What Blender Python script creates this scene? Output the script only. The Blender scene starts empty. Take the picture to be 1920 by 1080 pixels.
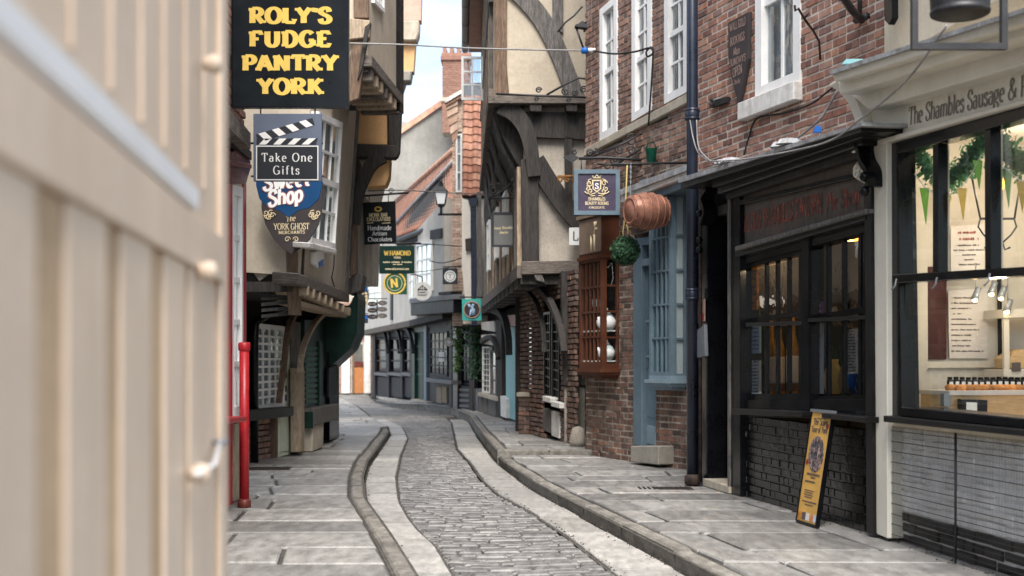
import bpy, bmesh, math, random
from mathutils import Vector as V, Matrix as Mx
random.seed(11)
R = random.random
U = random.uniform
S = bpy.context.scene
COL = S.collection

# ------------------------------------------------------------------ camera, sky, sun, exposure
CZ, FP, HX, HY = 1.42, 2400.0, 960.0, 685.0      # eye height; focal length, centre and horizon of the 1920 px photograph
cam_d = bpy.data.cameras.new("camera")
cam = bpy.data.objects.new("camera", cam_d)
COL.objects.link(cam)
cam.location = (0, 0, CZ)
cam.rotation_euler = (math.radians(90), 0, 0)
cam_d.sensor_width = 36
cam_d.lens = 45
cam_d.shift_y = 145 / 1920
cam_d.clip_start = 0.05
cam_d.clip_end = 1500
cam_d.dof.use_dof = True
cam_d.dof.focus_distance = 13.0
cam_d.dof.aperture_fstop = 2.3
S.camera = cam

SUN_EL, SUN_AZ = math.radians(54), math.radians(176)
w = bpy.data.worlds.new("World")
S.world = w
w.use_nodes = True
nt = w.node_tree
nt.nodes.clear()
out = nt.nodes.new("ShaderNodeOutputWorld")
bg = nt.nodes.new("ShaderNodeBackground")
sky = nt.nodes.new("ShaderNodeTexSky")
sky.sky_type = 'NISHITA'
sky.sun_disc = False
sky.sun_elevation = SUN_EL
sky.sun_rotation = SUN_AZ
sky.dust_density = 2.0
sky.air_density = 1.0
tc = nt.nodes.new("ShaderNodeTexCoord")
mp = nt.nodes.new("ShaderNodeMapping")
mp.inputs['Scale'].default_value = (1.6, 1.6, 4.0)
mp.inputs['Location'].default_value = (0.35, 0.2, 0.1)
nz = nt.nodes.new("ShaderNodeTexNoise")
nz.inputs['Scale'].default_value = 2.2
nz.inputs['Detail'].default_value = 8
nz.inputs['Roughness'].default_value = 0.62
cr = nt.nodes.new("ShaderNodeValToRGB")
cr.color_ramp.elements[0].position = 0.41
cr.color_ramp.elements[1].position = 0.80
cmix = nt.nodes.new("ShaderNodeMix")
cmix.data_type = 'RGBA'
cmix.inputs[7].default_value = (5.2, 5.5, 5.8, 1)
nt.links.new(tc.outputs['Generated'], mp.inputs['Vector'])
nt.links.new(mp.outputs[0], nz.inputs['Vector'])
nt.links.new(nz.outputs['Fac'], cr.inputs['Fac'])
nt.links.new(cr.outputs['Color'], cmix.inputs[0])
nt.links.new(sky.outputs[0], cmix.inputs[6])
nt.links.new(cmix.outputs[2], bg.inputs['Color'])
bg.inputs['Strength'].default_value = 0.10
nt.links.new(bg.outputs[0], out.inputs[0])

sun_d = bpy.data.lights.new("sun", 'SUN')
sun_d.energy = 2.4
sun_d.angle = math.radians(34)
sun_d.color = (1.0, 0.955, 0.90)
sun = bpy.data.objects.new("sun", sun_d)
COL.objects.link(sun)
_dir = V((math.sin(SUN_AZ) * math.cos(SUN_EL), math.cos(SUN_AZ) * math.cos(SUN_EL), math.sin(SUN_EL)))
sun.rotation_euler = _dir.to_track_quat('Z', 'Y').to_euler()

S.view_settings.view_transform = 'Standard'
S.view_settings.look = 'None'
S.view_settings.gamma = 1
S.view_settings.use_curve_mapping = False
S.view_settings.exposure = 1.66
S.cycles.max_bounces = 8
S.cycles.diffuse_bounces = 5
S.cycles.transparent_max_bounces = 12
S.cycles.use_denoising = True

# ------------------------------------------------------------------ materials
def node(nt, t, **kw):
    n = nt.nodes.new(t)
    for k, v in kw.items():
        setattr(n, k, v)
    return n

def mat(name, c, r=0.7, var=0.18, sc=2.5, bump=0.25, bsc=60, piece=0.0, ramp=None, metal=0, streak=0.0, dirt=None,
        spec=0.2, coat=0.0, grain=None, rvar=0.15, blotch=None):
    """base colour c with soft mottling, fine relief, optional vertical streaks, per-piece tint or a ramp of piece colours"""
    m = bpy.data.materials.new(name)
    m.use_nodes = True
    nt = m.node_tree
    b = nt.nodes["Principled BSDF"]
    L = nt.links.new
    g = node(nt, "ShaderNodeNewGeometry")
    n1 = node(nt, "ShaderNodeTexNoise")
    n1.inputs['Scale'].default_value = sc
    n1.inputs['Detail'].default_value = 6
    n1.inputs['Roughness'].default_value = 0.65
    n2 = node(nt, "ShaderNodeTexNoise")
    n2.inputs['Scale'].default_value = bsc
    n2.inputs['Detail'].default_value = 5
    if grain:
        mp = node(nt, "ShaderNodeMapping")
        mp.inputs['Scale'].default_value = grain
        L(g.outputs['Position'], mp.inputs[0])
        L(mp.outputs[0], n1.inputs['Vector'])
        L(mp.outputs[0], n2.inputs['Vector'])
    else:
        L(g.outputs['Position'], n1.inputs['Vector'])
        L(g.outputs['Position'], n2.inputs['Vector'])
    mixv = node(nt, "ShaderNodeMath", operation='MULTIPLY_ADD')
    L(n2.outputs['Fac'], mixv.inputs[0])
    mixv.inputs[1].default_value = 0.35
    sub = node(nt, "ShaderNodeMath", operation='SUBTRACT')
    L(n1.outputs['Fac'], sub.inputs[0])
    sub.inputs[1].default_value = 0.175
    L(sub.outputs[0], mixv.inputs[2])
    rg = node(nt, "ShaderNodeMapRange")
    rg.inputs[1].default_value = 0.3
    rg.inputs[2].default_value = 0.7
    rg.inputs[3].default_value = 1 - var * 1.6
    rg.inputs[4].default_value = 1 + var
    L(mixv.outputs[0], rg.inputs[0])
    rnd = None
    if piece or ramp:
        oi = node(nt, "ShaderNodeObjectInfo")
        ad = node(nt, "ShaderNodeMath", operation='ADD')
        L(oi.outputs['Random'], ad.inputs[0])
        L(g.outputs['Random Per Island'], ad.inputs[1])
        wn = node(nt, "ShaderNodeTexWhiteNoise", noise_dimensions='1D')
        L(ad.outputs[0], wn.inputs['W'])
        rnd = wn
    if ramp:
        rp = node(nt, "ShaderNodeValToRGB")
        e = rp.color_ramp
        e.interpolation = 'LINEAR'
        e.elements[0].color = (*ramp[0], 1)
        e.elements[1].color = (*ramp[-1], 1)
        for i, cc in enumerate(ramp[1:-1], 1):
            el = e.elements.new(i / (len(ramp) - 1))
            el.color = (*cc, 1)
        L(rnd.outputs['Value'], rp.inputs[0])
        col = rp.outputs[0]
    else:
        rgb = node(nt, "ShaderNodeRGB")
        rgb.outputs[0].default_value = (*c, 1)
        col = rgb.outputs[0]
    def mul(colsock, valsock):
        mx = node(nt, "ShaderNodeMix", data_type='RGBA', blend_type='MULTIPLY')
        mx.inputs[0].default_value = 1
        L(colsock, mx.inputs[6])
        L(valsock, mx.inputs[7])
        return mx.outputs[2]
    col = mul(col, rg.outputs[0])
    if piece:
        r2 = node(nt, "ShaderNodeMapRange")
        r2.inputs[3].default_value = 1 - piece
        r2.inputs[4].default_value = 1 + piece
        L(rnd.outputs['Value'], r2.inputs[0])
        col = mul(col, r2.outputs[0])
    if streak:
        mp2 = node(nt, "ShaderNodeMapping")
        mp2.inputs['Scale'].default_value = (7, 7, 0.7)
        L(g.outputs['Position'], mp2.inputs[0])
        n3 = node(nt, "ShaderNodeTexNoise")
        n3.inputs['Scale'].default_value = 1.0
        n3.inputs['Detail'].default_value = 7
        n3.inputs['Roughness'].default_value = 0.7
        L(mp2.outputs[0], n3.inputs['Vector'])
        r3 = node(nt, "ShaderNodeMapRange")
        r3.inputs[1].default_value = 0.48
        r3.inputs[2].default_value = 0.75
        r3.inputs[3].default_value = 0
        r3.inputs[4].default_value = streak
        L(n3.outputs['Fac'], r3.inputs[0])
        mx = node(nt, "ShaderNodeMix", data_type='RGBA')
        L(r3.outputs[0], mx.inputs[0])
        L(col, mx.inputs[6])
        mx.inputs[7].default_value = (*(dirt or tuple(x * 0.35 for x in c)), 1)
        col = mx.outputs[2]
    if blotch:
        bc, bs, lo, hi, amt = blotch
        n4 = node(nt, "ShaderNodeTexNoise")
        n4.inputs['Scale'].default_value = bs
        n4.inputs['Detail'].default_value = 8
        n4.inputs['Roughness'].default_value = 0.75
        L(g.outputs['Position'], n4.inputs['Vector'])
        r4 = node(nt, "ShaderNodeMapRange")
        r4.inputs[1].default_value = lo
        r4.inputs[2].default_value = hi
        r4.inputs[4].default_value = amt
        L(n4.outputs['Fac'], r4.inputs[0])
        mx = node(nt, "ShaderNodeMix", data_type='RGBA')
        L(r4.outputs[0], mx.inputs[0])
        L(col, mx.inputs[6])
        mx.inputs[7].default_value = (*bc, 1)
        col = mx.outputs[2]
    L(col, b.inputs['Base Color'])
    b.inputs['Metallic'].default_value = metal
    b.inputs['Specular IOR Level'].default_value = spec
    b.inputs['Coat Weight'].default_value = coat
    rr = node(nt, "ShaderNodeMapRange")
    rr.inputs[3].default_value = max(0.03, r - rvar)
    rr.inputs[4].default_value = min(1, r + rvar)
    L(n1.outputs['Fac'], rr.inputs[0])
    L(rr.outputs[0], b.inputs['Roughness'])
    if bump:
        bp = node(nt, "ShaderNodeBump")
        bp.inputs['Strength'].default_value = bump
        bp.inputs['Distance'].default_value = 0.01
        L(mixv.outputs[0], bp.inputs['Height'])
        L(bp.outputs[0], b.inputs['Normal'])
    return m

def glass_mat(name, tint=(0.92, 0.95, 0.95), refl=1.0, wavy=0.0):
    m = bpy.data.materials.new(name)
    m.use_nodes = True
    nt = m.node_tree
    nt.nodes.clear()
    o = node(nt, "ShaderNodeOutputMaterial")
    mx = node(nt, "ShaderNodeMixShader")
    tr = node(nt, "ShaderNodeBsdfTransparent")
    tr.inputs[0].default_value = (*tint, 1)
    gl = node(nt, "ShaderNodeBsdfGlossy")
    gl.inputs['Roughness'].default_value = 0.02
    fr = node(nt, "ShaderNodeFresnel")
    fr.inputs[0].default_value = 1.55
    mu = node(nt, "ShaderNodeMath", operation='MULTIPLY')
    mu.inputs[1].default_value = refl
    mu.use_clamp = True
    L = nt.links.new
    L(fr.outputs[0], mu.inputs[0])
    gb = node(nt, "ShaderNodeNewGeometry")
    inv = node(nt, "ShaderNodeMath", operation='SUBTRACT')
    inv.inputs[0].default_value = 1.0
    L(gb.outputs['Backfacing'], inv.inputs[1])
    m2 = node(nt, "ShaderNodeMath", operation='MULTIPLY')
    L(mu.outputs[0], m2.inputs[0])
    L(inv.outputs[0], m2.inputs[1])
    L(m2.outputs[0], mx.inputs[0])
    L(tr.outputs[0], mx.inputs[1])
    L(gl.outputs[0], mx.inputs[2])
    L(mx.outputs[0], o.inputs[0])
    if wavy:
        n = node(nt, "ShaderNodeTexNoise")
        n.inputs['Scale'].default_value = 6
        g = node(nt, "ShaderNodeNewGeometry")
        L(g.outputs['Position'], n.inputs['Vector'])
        bp = node(nt, "ShaderNodeBump")
        bp.inputs['Strength'].default_value = wavy
        bp.inputs['Distance'].default_value = 0.02
        L(n.outputs['Fac'], bp.inputs['Height'])
        L(bp.outputs[0], gl.inputs['Normal'])
    return m

def emit_mat(name, c, s):
    m = bpy.data.materials.new(name)
    m.use_nodes = True
    b = m.node_tree.nodes["Principled BSDF"]
    b.inputs['Base Color'].default_value = (*c, 1)
    b.inputs['Emission Color'].default_value = (*c, 1)
    b.inputs['Emission Strength'].default_value = s
    return m

M = {}
M['brick_red'] = mat('red_brick', (.3, .12, .08), .85, .22, 9, .5, 90, piece=.12, blotch=((.5, .42, .34), 5.0, .60, .80, .45),
    ramp=[(.15, .09, .075), (.27, .13, .095), (.36, .175, .12), (.24, .13, .10), (.42, .225, .15), (.20, .12, .105), (.31, .16, .115), (.35, .21, .155), (.24, .15, .125)])
M['brick_brown'] = mat('brown_brick', (.2, .12, .09), .85, .25, 9, .5, 90, piece=.12, blotch=((.42, .36, .30), 5.5, .60, .8, .4),
    ramp=[(.14, .085, .07), (.24, .145, .11), (.30, .175, .125), (.19, .12, .10), (.27, .17, .13), (.34, .20, .145), (.22, .16, .135)])
M['brick_dark'] = mat('weathered_brick', (.15, .08, .06), .85, .3, 6, .5, 90, piece=.2, blotch=((.05, .04, .04), 2.5, .45, .7, .6),
    ramp=[(.09, .065, .055), (.19, .115, .085), (.13, .085, .07), (.24, .13, .09), (.16, .11, .09), (.22, .165, .13)])
M['brick_black'] = mat('black_painted_brick', (.005, .005, .006), .17, .3, 8, .6, 50, spec=.5, piece=.2, rvar=.1)
M['brick_white'] = mat('white_painted_brick', (.78, .78, .77), .6, .12, 5, .6, 45, piece=.06, streak=.35, dirt=(.32, .28, .23), blotch=((.30, .27, .23), 7, .58, .75, .5))
M['mortar'] = mat('lime_mortar', (.60, .53, .45), .95, .2, 6, .6, 90, blotch=((.2, .17, .14), 3, .5, .7, .5))
M['mortar_dark'] = mat('sooty_mortar', (.36, .31, .255), .95, .3, 6, .6, 90)
M['flag'] = mat('york_stone_flag', (.235, .226, .21), .52, .26, 11, .7, 90, piece=.28, spec=.4, grain=(1, .3, 1), blotch=((.11, .104, .095), 3.0, .50, .74, .6))
M['kerb'] = mat('kerb_stone', (.185, .172, .15), .66, .35, 10, .7, 90, grain=(1, .4, 1), piece=.2, blotch=((.12, .11, .10), 3, .5, .75, .5))
M['gutter'] = mat('pale_gutter_stone', (.315, .303, .28), .55, .22, 14, .4, 110, piece=.2, spec=.4, grain=(1, .3, 1), blotch=((.20, .19, .175), 3.2, .52, .74, .7))
M['sett'] = mat('granite_sett', (.145, .14, .132), .5, .35, 12, .6, 90, piece=.32, grain=(1, .4, 1), spec=.45, blotch=((.34, .33, .31), 1.4, .62, .8, .3))
M['joint'] = mat('joint_grit', (.075, .07, .062), .95, .3, 8, .5, 80)
M['earth'] = mat('ground_base', (.12, .115, .11), .95, .2)
M['cream_paint'] = mat('cream_shop_paint', (.66, .63, .54), .42, .06, 3, .08, 50, streak=.16, dirt=(.4, .36, .28))
M['cream_render'] = mat('cream_render', (.60, .53, .41), .85, .14, 1.4, .35, 40, streak=.28, dirt=(.32, .27, .2), blotch=((.36, .30, .22), 2.0, .60, .8, .5))
M['plaster'] = mat('aged_plaster', (.47, .405, .315), .88, .13, 1.2, .35, 35, streak=.35, dirt=(.30, .25, .18), blotch=((.27, .225, .165), 1.7, .52, .76, .6))
M['plaster_grey'] = mat('old_grey_plaster', (.42, .375, .315), .9, .22, 1.5, .6, 35, streak=.4, dirt=(.2, .17, .14))
M['plaster_white'] = mat('limewashed_plaster', (.60, .555, .485), .85, .1, 1.2, .3, 30, streak=.25, dirt=(.45, .4, .33))
M['plaster_orange'] = mat('ochre_plaster', (.60, .36, .17), .85, .12, 1.6, .3, 30, streak=.2, dirt=(.36, .2, .1))
M['plaster_pink'] = mat('pink_plaster', (.52, .33, .26), .85, .15, 1.6, .3, 30, streak=.3, dirt=(.3, .2, .16))
M['render_grey'] = mat('grey_cement_render', (.27, .26, .235), .9, .18, .7, .35, 12, streak=.5, dirt=(.17, .165, .15))
M['timber'] = mat('black_oak_timber', (.042, .038, .035), .75, .4, 5, .7, 30, grain=(9, 9, 1.1), streak=.3, dirt=(.12, .105, .09))
M['timber_grey'] = mat('silvered_oak_timber', (.15, .138, .128), .85, .4, 5, .8, 30, grain=(9, 9, 1.1), streak=.6, dirt=(.05, .043, .038))
M['timber_brown'] = mat('brown_oak_timber', (.17, .115, .08), .8, .35, 5, .7, 30, grain=(9, 9, 1.1), streak=.5, dirt=(.07, .045, .03))
M['timber_h'] = mat('weathered_beam_timber', (.15, .128, .11), .85, .4, 5, .8, 30, grain=(1.5, 1.5, 12))
M['timber_pale'] = mat('pale_worn_timber', (.36, .28, .2), .8, .3, 5, .6, 30, grain=(8, 8, 1.3), streak=.4, dirt=(.15, .11, .08))
M['black'] = mat('black_gloss_paint', (.006, .0065, .008), .2, .25, 3, .12, 30, spec=.2)
M['black_worn'] = mat('worn_black_paint', (.012, .0112, .011), .34, .4, 4, .3, 40, spec=.22, blotch=((.13, .12, .105), 6, .64, .78, .6))
M['black_matt'] = mat('black_iron', (.018, .018, .019), .5, .3, 8, .3, 60, spec=.45)
M['rusty'] = mat('rusty_iron', (.05, .035, .028), .7, .5, 9, .4, 60, blotch=((.2, .08, .03), 12, .6, .75, .5))
M['navy'] = mat('navy_paint', (.014, .02, .036), .3, .25, 4, .12, 40, spec=.5)
M['blue'] = mat('blue_grey_paint', (.125, .178, .215), .42, .14, 3, .12, 45, streak=.3, dirt=(.07, .09, .105))
M['blue_light'] = mat('blue_grey_trim', (.20, .265, .305), .42, .12, 3, .12, 45)
M['red'] = mat('red_gloss_paint', (.34, .012, .017), .36, .2, 6, .2, 40, spec=.4, streak=.5, dirt=(.14, .008, .009), blotch=((.10, .03, .02), 14, .66, .8, .8))
M['red_brown'] = mat('oxblood_paint', (.12, .03, .022), .4, .25, 6, .2, 40, coat=.1)
M['white'] = mat('white_paint', (.78, .77, .74), .45, .06, 4, .08, 45, streak=.18, dirt=(.5, .46, .4))
M['white_worn'] = mat('peeling_white_paint', (.66, .64, .60), .65, .15, 6, .4, 45, streak=.5, dirt=(.33, .28, .22))
M['brown_paint'] = mat('chestnut_paint', (.095, .034, .018), .33, .2, 4, .12, 45, spec=.4, streak=.3, dirt=(.06, .025, .014))
M['taupe'] = mat('taupe_paint', (.22, .16, .12), .5, .15, 4, .1, 45)
M['green_dark'] = mat('dark_green_paint', (.008, .03, .022), .4, .25, 4, .15, 45)
M['green_pale'] = mat('pale_sage_paint', (.62, .66, .52), .5, .07, 3, .1, 45, streak=.15)
M['purple_grey'] = mat('aubergine_paint', (.020, .019, .025), .5, .3, 4, .12, 45, spec=.1)
M['slate_grey'] = mat('slate_grey_paint', (.13, .13, .135), .55, .12, 4, .1, 45)
M['turq'] = mat('turquoise_paint', (.20, .40, .42), .5, .08, 3, .1, 45)
M['teal'] = mat('teal_sign_paint', (.06, .42, .36), .45, .06, 3, .05, 45)
M['lead'] = mat('lead_flashing', (.36, .365, .37), .55, .3, 7, .5, 40, metal=.2, blotch=((.14, .13, .12), 9, .5, .68, .8))
M['stone'] = mat('sandstone_trim', (.42, .37, .29), .85, .18, 4, .4, 50, streak=.4, dirt=(.2, .17, .13))
M['stone_grey'] = mat('grey_step_stone', (.27, .25, .215), .85, .2, 3, .4, 40)
M['pantile'] = mat('clay_pantile', (.36, .15, .09), .8, .25, 6, .4, 40, piece=.2, blotch=((.16, .11, .07), 5, .52, .72, .6),
    ramp=[(.34, .155, .105), (.42, .21, .145), (.37, .175, .12), (.45, .25, .175), (.31, .165, .125)])
M['pantile_old'] = mat('weathered_pantile', (.47, .27, .19), .85, .25, 3, .4, 30, piece=.2, blotch=((.24, .17, .13), 2, .5, .7, .6))
M['copper'] = mat('copper_metal', (.33, .155, .105), .42, .3, 6, .3, 30, metal=.2, blotch=((.15, .075, .055), 5, .46, .72, .75))
M['leaf'] = mat('dark_leaf', (.03, .075, .035), .55, .3, 30, 0, piece=.5)
M['leaf_fresh'] = mat('fresh_leaf', (.06, .13, .03), .55, .3, 30, 0, piece=.5)
M['gold'] = mat('gold_leaf_paint', (.62, .42, .09), .5, .08, 8, .05, 60)
M['gold_pale'] = mat('pale_gold_paint', (.70, .58, .36), .5, .1, 20, .05, 60)
M['letter_white'] = mat('white_lettering', (.82, .82, .80), .5, .03, 4, 0)
M['letter_grey'] = mat('grey_lettering', (.17, .15, .125), .5, .06, 4, 0)
M['letter_rose'] = mat('faded_rose_lettering', (.40, .27, .225), .7, .25, 20, 0)
M['letter_red'] = mat('faded_red_lettering', (.33, .085, .06), .7, .6, 14, 0, blotch=((.09, .075, .065), 9, .45, .62, .8))
M['sign_black'] = mat('black_sign_board', (.006, .008, .010), .3, .25, 3, .05, 45, spec=.18)
M['sign_charcoal'] = mat('charcoal_sign', (.035, .038, .045), .45, .1, 3, .05, 45, spec=.2)
M['sign_bluegrey'] = mat('slate_blue_sign', (.125, .15, .205), .45, .07, 3, .05, 45)
M['sign_blue'] = mat('royal_blue_sign', (.012, .06, .16), .4, .08, 3, .05, 45, spec=.2)
M['sign_brown'] = mat('umber_sign', (.05, .042, .042), .45, .08, 3, .05, 45, spec=.2)
M['sign_green'] = mat('bottle_green_sign', (.008, .028, .022), .35, .1, 3, .05, 45, spec=.2)
M['sign_green_mid'] = mat('green_sign', (.02, .09, .05), .4, .1, 3, .05, 45, spec=.2)
M['sign_purple'] = mat('plum_sign', (.065, .052, .085), .4, .2, 5, .05, 45, spec=.2)
M['sign_grey'] = mat('grey_sign', (.14, .14, .135), .5, .1, 3, .05, 45)
M['tavern_board'] = mat('faded_tavern_board', (.105, .09, .075), .6, .3, 4, .3, 40, grain=(4, 4, 1), blotch=((.20, .085, .06), 3, .5, .68, .5))
M['poster'] = mat('amber_poster', (.62, .36, .09), .5, .12, 4, .03, 60)
M['shutter'] = mat('cream_gloss_shutter', (.68, .545, .415), .45, .08, 1.5, .08, 40, streak=.3, dirt=(.44, .33, .21))
M['shutter_shade'] = mat('shaded_cream_groove', (.52, .37, .23), .6, .15, 2, .05, 40)  # brown painted in for the shade between the battens
M['shutter_white'] = mat('white_gloss_rail', (.84, .83, .80), .35, .04, 2, .03, 40)
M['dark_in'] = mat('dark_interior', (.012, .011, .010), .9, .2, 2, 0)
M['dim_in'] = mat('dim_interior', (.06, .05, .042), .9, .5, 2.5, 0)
M['curtain_sky'] = mat('sky_toned_curtain', (.52, .53, .535), .9, .1, 2, .3, 10, grain=(14, 14, .25))  # curtain folds; the pale grey also stands in for sky reflected in the panes
M['shop_wall'] = mat('ivory_shop_wall', (.60, .55, .47), .7, .05, 2, .05, 40)
M['shop_door'] = mat('maroon_door', (.055, .014, .012), .5, .15, 3, .05, 40)
M['paper'] = mat('printed_paper', (.62, .57, .53), .7, .04, 3, 0)
M['ink'] = mat('dark_print', (.10, .085, .08), .7, .1, 3, 0)
M['flag_yellow'] = mat('pale_yellow_cloth', (.72, .62, .27), .9, .08, 5, .1, 60)
M['flag_green'] = mat('spring_green_cloth', (.30, .48, .16), .9, .15, 14, .1, 60)
M['garland'] = mat('garland_leaf', (.05, .15, .06), .6, .3, 30, 0, piece=.5)
M['wood_light'] = mat('light_oak_board', (.56, .38, .2), .5, .15, 4, .1, 30, grain=(2, 2, 12))
M['food'] = mat('baked_crust', (.55, .24, .08), .6, .3, 14, .4, 40, piece=.25)
M['jar_dark'] = mat('dark_jar', (.02, .02, .025), .25, .2, 8, 0, piece=.3)
M['grey_metal'] = mat('grey_metal_case', (.22, .235, .25), .4, .1, 5, .05, 40, metal=.3)
M['plastic_white'] = mat('white_plastic', (.75, .75, .72), .4, .05, 3, 0)
M['plastic_blue'] = mat('blue_plastic', (.02, .12, .42), .4, .1, 3, 0)
M['china'] = mat('white_china', (.72, .73, .72), .25, .06, 4, 0, spec=.5)
M['ginger'] = mat('varnished_orange_door', (.42, .17, .06), .45, .25, 5, .2, 30, grain=(6, 6, 1))
M['cable'] = mat('black_cable', (.02, .02, .02), .6, .1, 5, 0)
M['cable_grey'] = mat('grey_cable', (.26, .25, .24), .6, .2, 5, 0)
M['moss'] = mat('moss_clump', (.10, .11, .05), .95, .3, 12, .5, 60)
M['glass'] = glass_mat('window_glass', refl=1.0)
M['glass_far'] = glass_mat('shaded_shop_glass', (.6, .62, .63), .6)
M['glass_sash'] = glass_mat('old_sash_glass', (.80, .84, .86), 2.2, .25)
M['glass_dark'] = glass_mat('dark_shop_glass', (.85, .87, .88), 3.2, .08)
M['bulb'] = emit_mat('warm_bulb', (1, .62, .25), 7)
M['amber'] = emit_mat('amber_shade', (1, .34, .04), 2.6)
M['lamp_glass'] = mat('frosted_lamp_glass', (.72, .74, .74), .3, .05, 3, 0)

def thin_cloth(name, c):
    m = bpy.data.materials.new(name)
    m.use_nodes = True
    nt = m.node_tree
    b = nt.nodes["Principled BSDF"]
    b.inputs['Base Color'].default_value = (*c, 1)
    b.inputs['Roughness'].default_value = .9
    b.inputs['Specular IOR Level'].default_value = .1
    t = node(nt, "ShaderNodeBsdfTranslucent")
    t.inputs[0].default_value = (*c, 1)
    mx = node(nt, "ShaderNodeMixShader")
    mx.inputs[0].default_value = .55
    nt.links.new(b.outputs[0], mx.inputs[1])
    nt.links.new(t.outputs[0], mx.inputs[2])
    nt.links.new(mx.outputs[0], nt.nodes["Material Output"].inputs[0])
    return m
M['flag_yellow'] = thin_cloth('pale_yellow_cloth', (.78, .66, .30))
M['flag_green'] = thin_cloth('spring_green_cloth', (.36, .58, .20))
M['garland'] = thin_cloth('garland_leaf', (.07, .20, .09))

# ------------------------------------------------------------------ helpers
CAM = V((0, 0, CZ))
WM = {}

def add(name, me, m, Mw=None, parent=None):
    """link a mesh as one object whose world matrix is Mw, as a child of parent"""
    Mw = Mw if Mw is not None else Mx()
    o = bpy.data.objects.new(name, me)
    COL.objects.link(o)
    if m is not None and me is not None and len(me.materials) == 0:
        me.materials.append(M[m] if isinstance(m, str) else m)
    WM[o.name] = Mw.copy()
    if parent is not None:
        o.parent = parent
        o.matrix_basis = WM[parent.name].inverted() @ Mw
    else:
        o.matrix_basis = Mw
    return o

def thing(name, label, cat, loc=(0, 0, 0), group=None):
    o = add(name, None, None, Mx.Translation(V(loc)))
    o.empty_display_size = 0.1
    o['label'] = label
    o['category'] = cat
    if group:
        o['group'] = group
    return o

def structure(name, loc=(0, 0, 0)):
    o = add(name, None, None, Mx.Translation(V(loc)))
    o['kind'] = 'structure'
    return o

def mesh(vs, fs, smooth=False):
    me = bpy.data.meshes.new('m')
    me.from_pydata([tuple(v) for v in vs], [], fs)
    if smooth:
        me.polygons.foreach_set('use_smooth', [True] * len(me.polygons))
    me.update()
    return me

def prisms(items, bev=0.0):
    """items: (points(s,z), d, th): front face at y=-d, back at y=-d+th"""
    vs, fs = [], []
    for pts, d, th in items:
        a = sum(pts[i][0] * pts[(i + 1) % len(pts)][1] - pts[(i + 1) % len(pts)][0] * pts[i][1] for i in range(len(pts)))
        if a < 0:
            pts = pts[::-1]
        n = len(pts)
        b = len(vs)
        vs += [(p[0], -d, p[1]) for p in pts] + [(p[0], -d + th, p[1]) for p in pts]
        fs.append(tuple(range(b, b + n)))
        fs.append(tuple(range(b + 2 * n - 1, b + n - 1, -1)))
        for i in range(n):
            j = (i + 1) % n
            fs.append((b + j, b + i, b + n + i, b + n + j))
    me = mesh(vs, fs)
    if bev:
        bm = bmesh.new()
        bm.from_mesh(me)
        bmesh.ops.bevel(bm, geom=bm.edges[:], offset=bev, segments=1, affect='EDGES', clamp_overlap=True)
        bm.to_mesh(me)
        bm.free()
    return me

def catmull(P, n=6, closed=False):
    P = [V(p) for p in P]
    o = []
    m = len(P)
    for i in range(m if closed else m - 1):
        p0 = P[(i - 1) % m] if closed or i > 0 else P[0] * 2 - P[1]
        p1, p2 = P[i], P[(i + 1) % m]
        p3 = P[(i + 2) % m] if closed or i + 2 < m else P[-1] * 2 - P[-2]
        for k in range(n):
            t = k / n
            o.append(0.5 * (2 * p1 + (p2 - p0) * t + (2 * p0 - 5 * p1 + 4 * p2 - p3) * t * t + (3 * p1 - p0 - 3 * p2 + p3) * t ** 3))
    if not closed:
        o.append(P[-1])
    return o

def tube_data(pts, r, seg=6, cap=True):
    pts = [V(p) for p in pts]
    vs, fs = [], []
    n = len(pts)
    t0 = (pts[1] - pts[0]).normalized()
    up = V((0, 0, 1)) if abs(t0.z) < 0.9 else V((1, 0, 0))
    nrm = (up - t0 * up.dot(t0)).normalized()
    for i, p in enumerate(pts):
        t = (pts[min(i + 1, n - 1)] - pts[max(i - 1, 0)])
        t = t.normalized() if t.length > 1e-9 else t0
        nrm = nrm - t * nrm.dot(t)
        nrm = nrm.normalized() if nrm.length > 1e-6 else V((1, 0, 0))
        bi = t.cross(nrm)
        rr = r[i] if isinstance(r, (list, tuple)) else r
        for k in range(seg):
            a = 2 * math.pi * k / seg
            vs.append(p + (nrm * math.cos(a) + bi * math.sin(a)) * rr)
    for i in range(n - 1):
        for k in range(seg):
            k2 = (k + 1) % seg
            fs.append((i * seg + k, i * seg + k2, (i + 1) * seg + k2, (i + 1) * seg + k))
    if cap:
        fs.append(tuple(range(seg - 1, -1, -1)))
        fs.append(tuple(range((n - 1) * seg, n * seg)))
    return vs, fs

def tubes(list_of, r, seg=6):
    vs, fs = [], []
    for it in list_of:
        pts, rr = (it if isinstance(it, tuple) and isinstance(it[0], list) else (it, r))
        v, f = tube_data(pts, rr, seg)
        b = len(vs)
        vs += v
        fs += [tuple(i + b for i in q) for q in f]
    return mesh(vs, fs, True)

def tube(name, pts, r, m, parent=None, seg=6):
    v, f = tube_data(pts, r, seg)
    return add(name, mesh(v, f, True), m, None, parent)

def lathe(prof, seg=20, smooth=True):
    """profile (r,z) turned about z"""
    vs, fs = [], []
    for r, z in prof:
        for k in range(seg):
            a = 2 * math.pi * k / seg
            vs.append((r * math.cos(a), r * math.sin(a), z))
    for i in range(len(prof) - 1):
        for k in range(seg):
            k2 = (k + 1) % seg
            fs.append((i * seg + k, i * seg + k2, (i + 1) * seg + k2, (i + 1) * seg + k))
    fs.append(tuple(range(seg - 1, -1, -1)))
    fs.append(tuple(range((len(prof) - 1) * seg, len(prof) * seg)))
    return mesh(vs, fs, smooth)

def P(px, py, Y):
    return V(((px - HX) / FP * Y, Y, CZ + (HY - py) / FP * Y))

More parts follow.
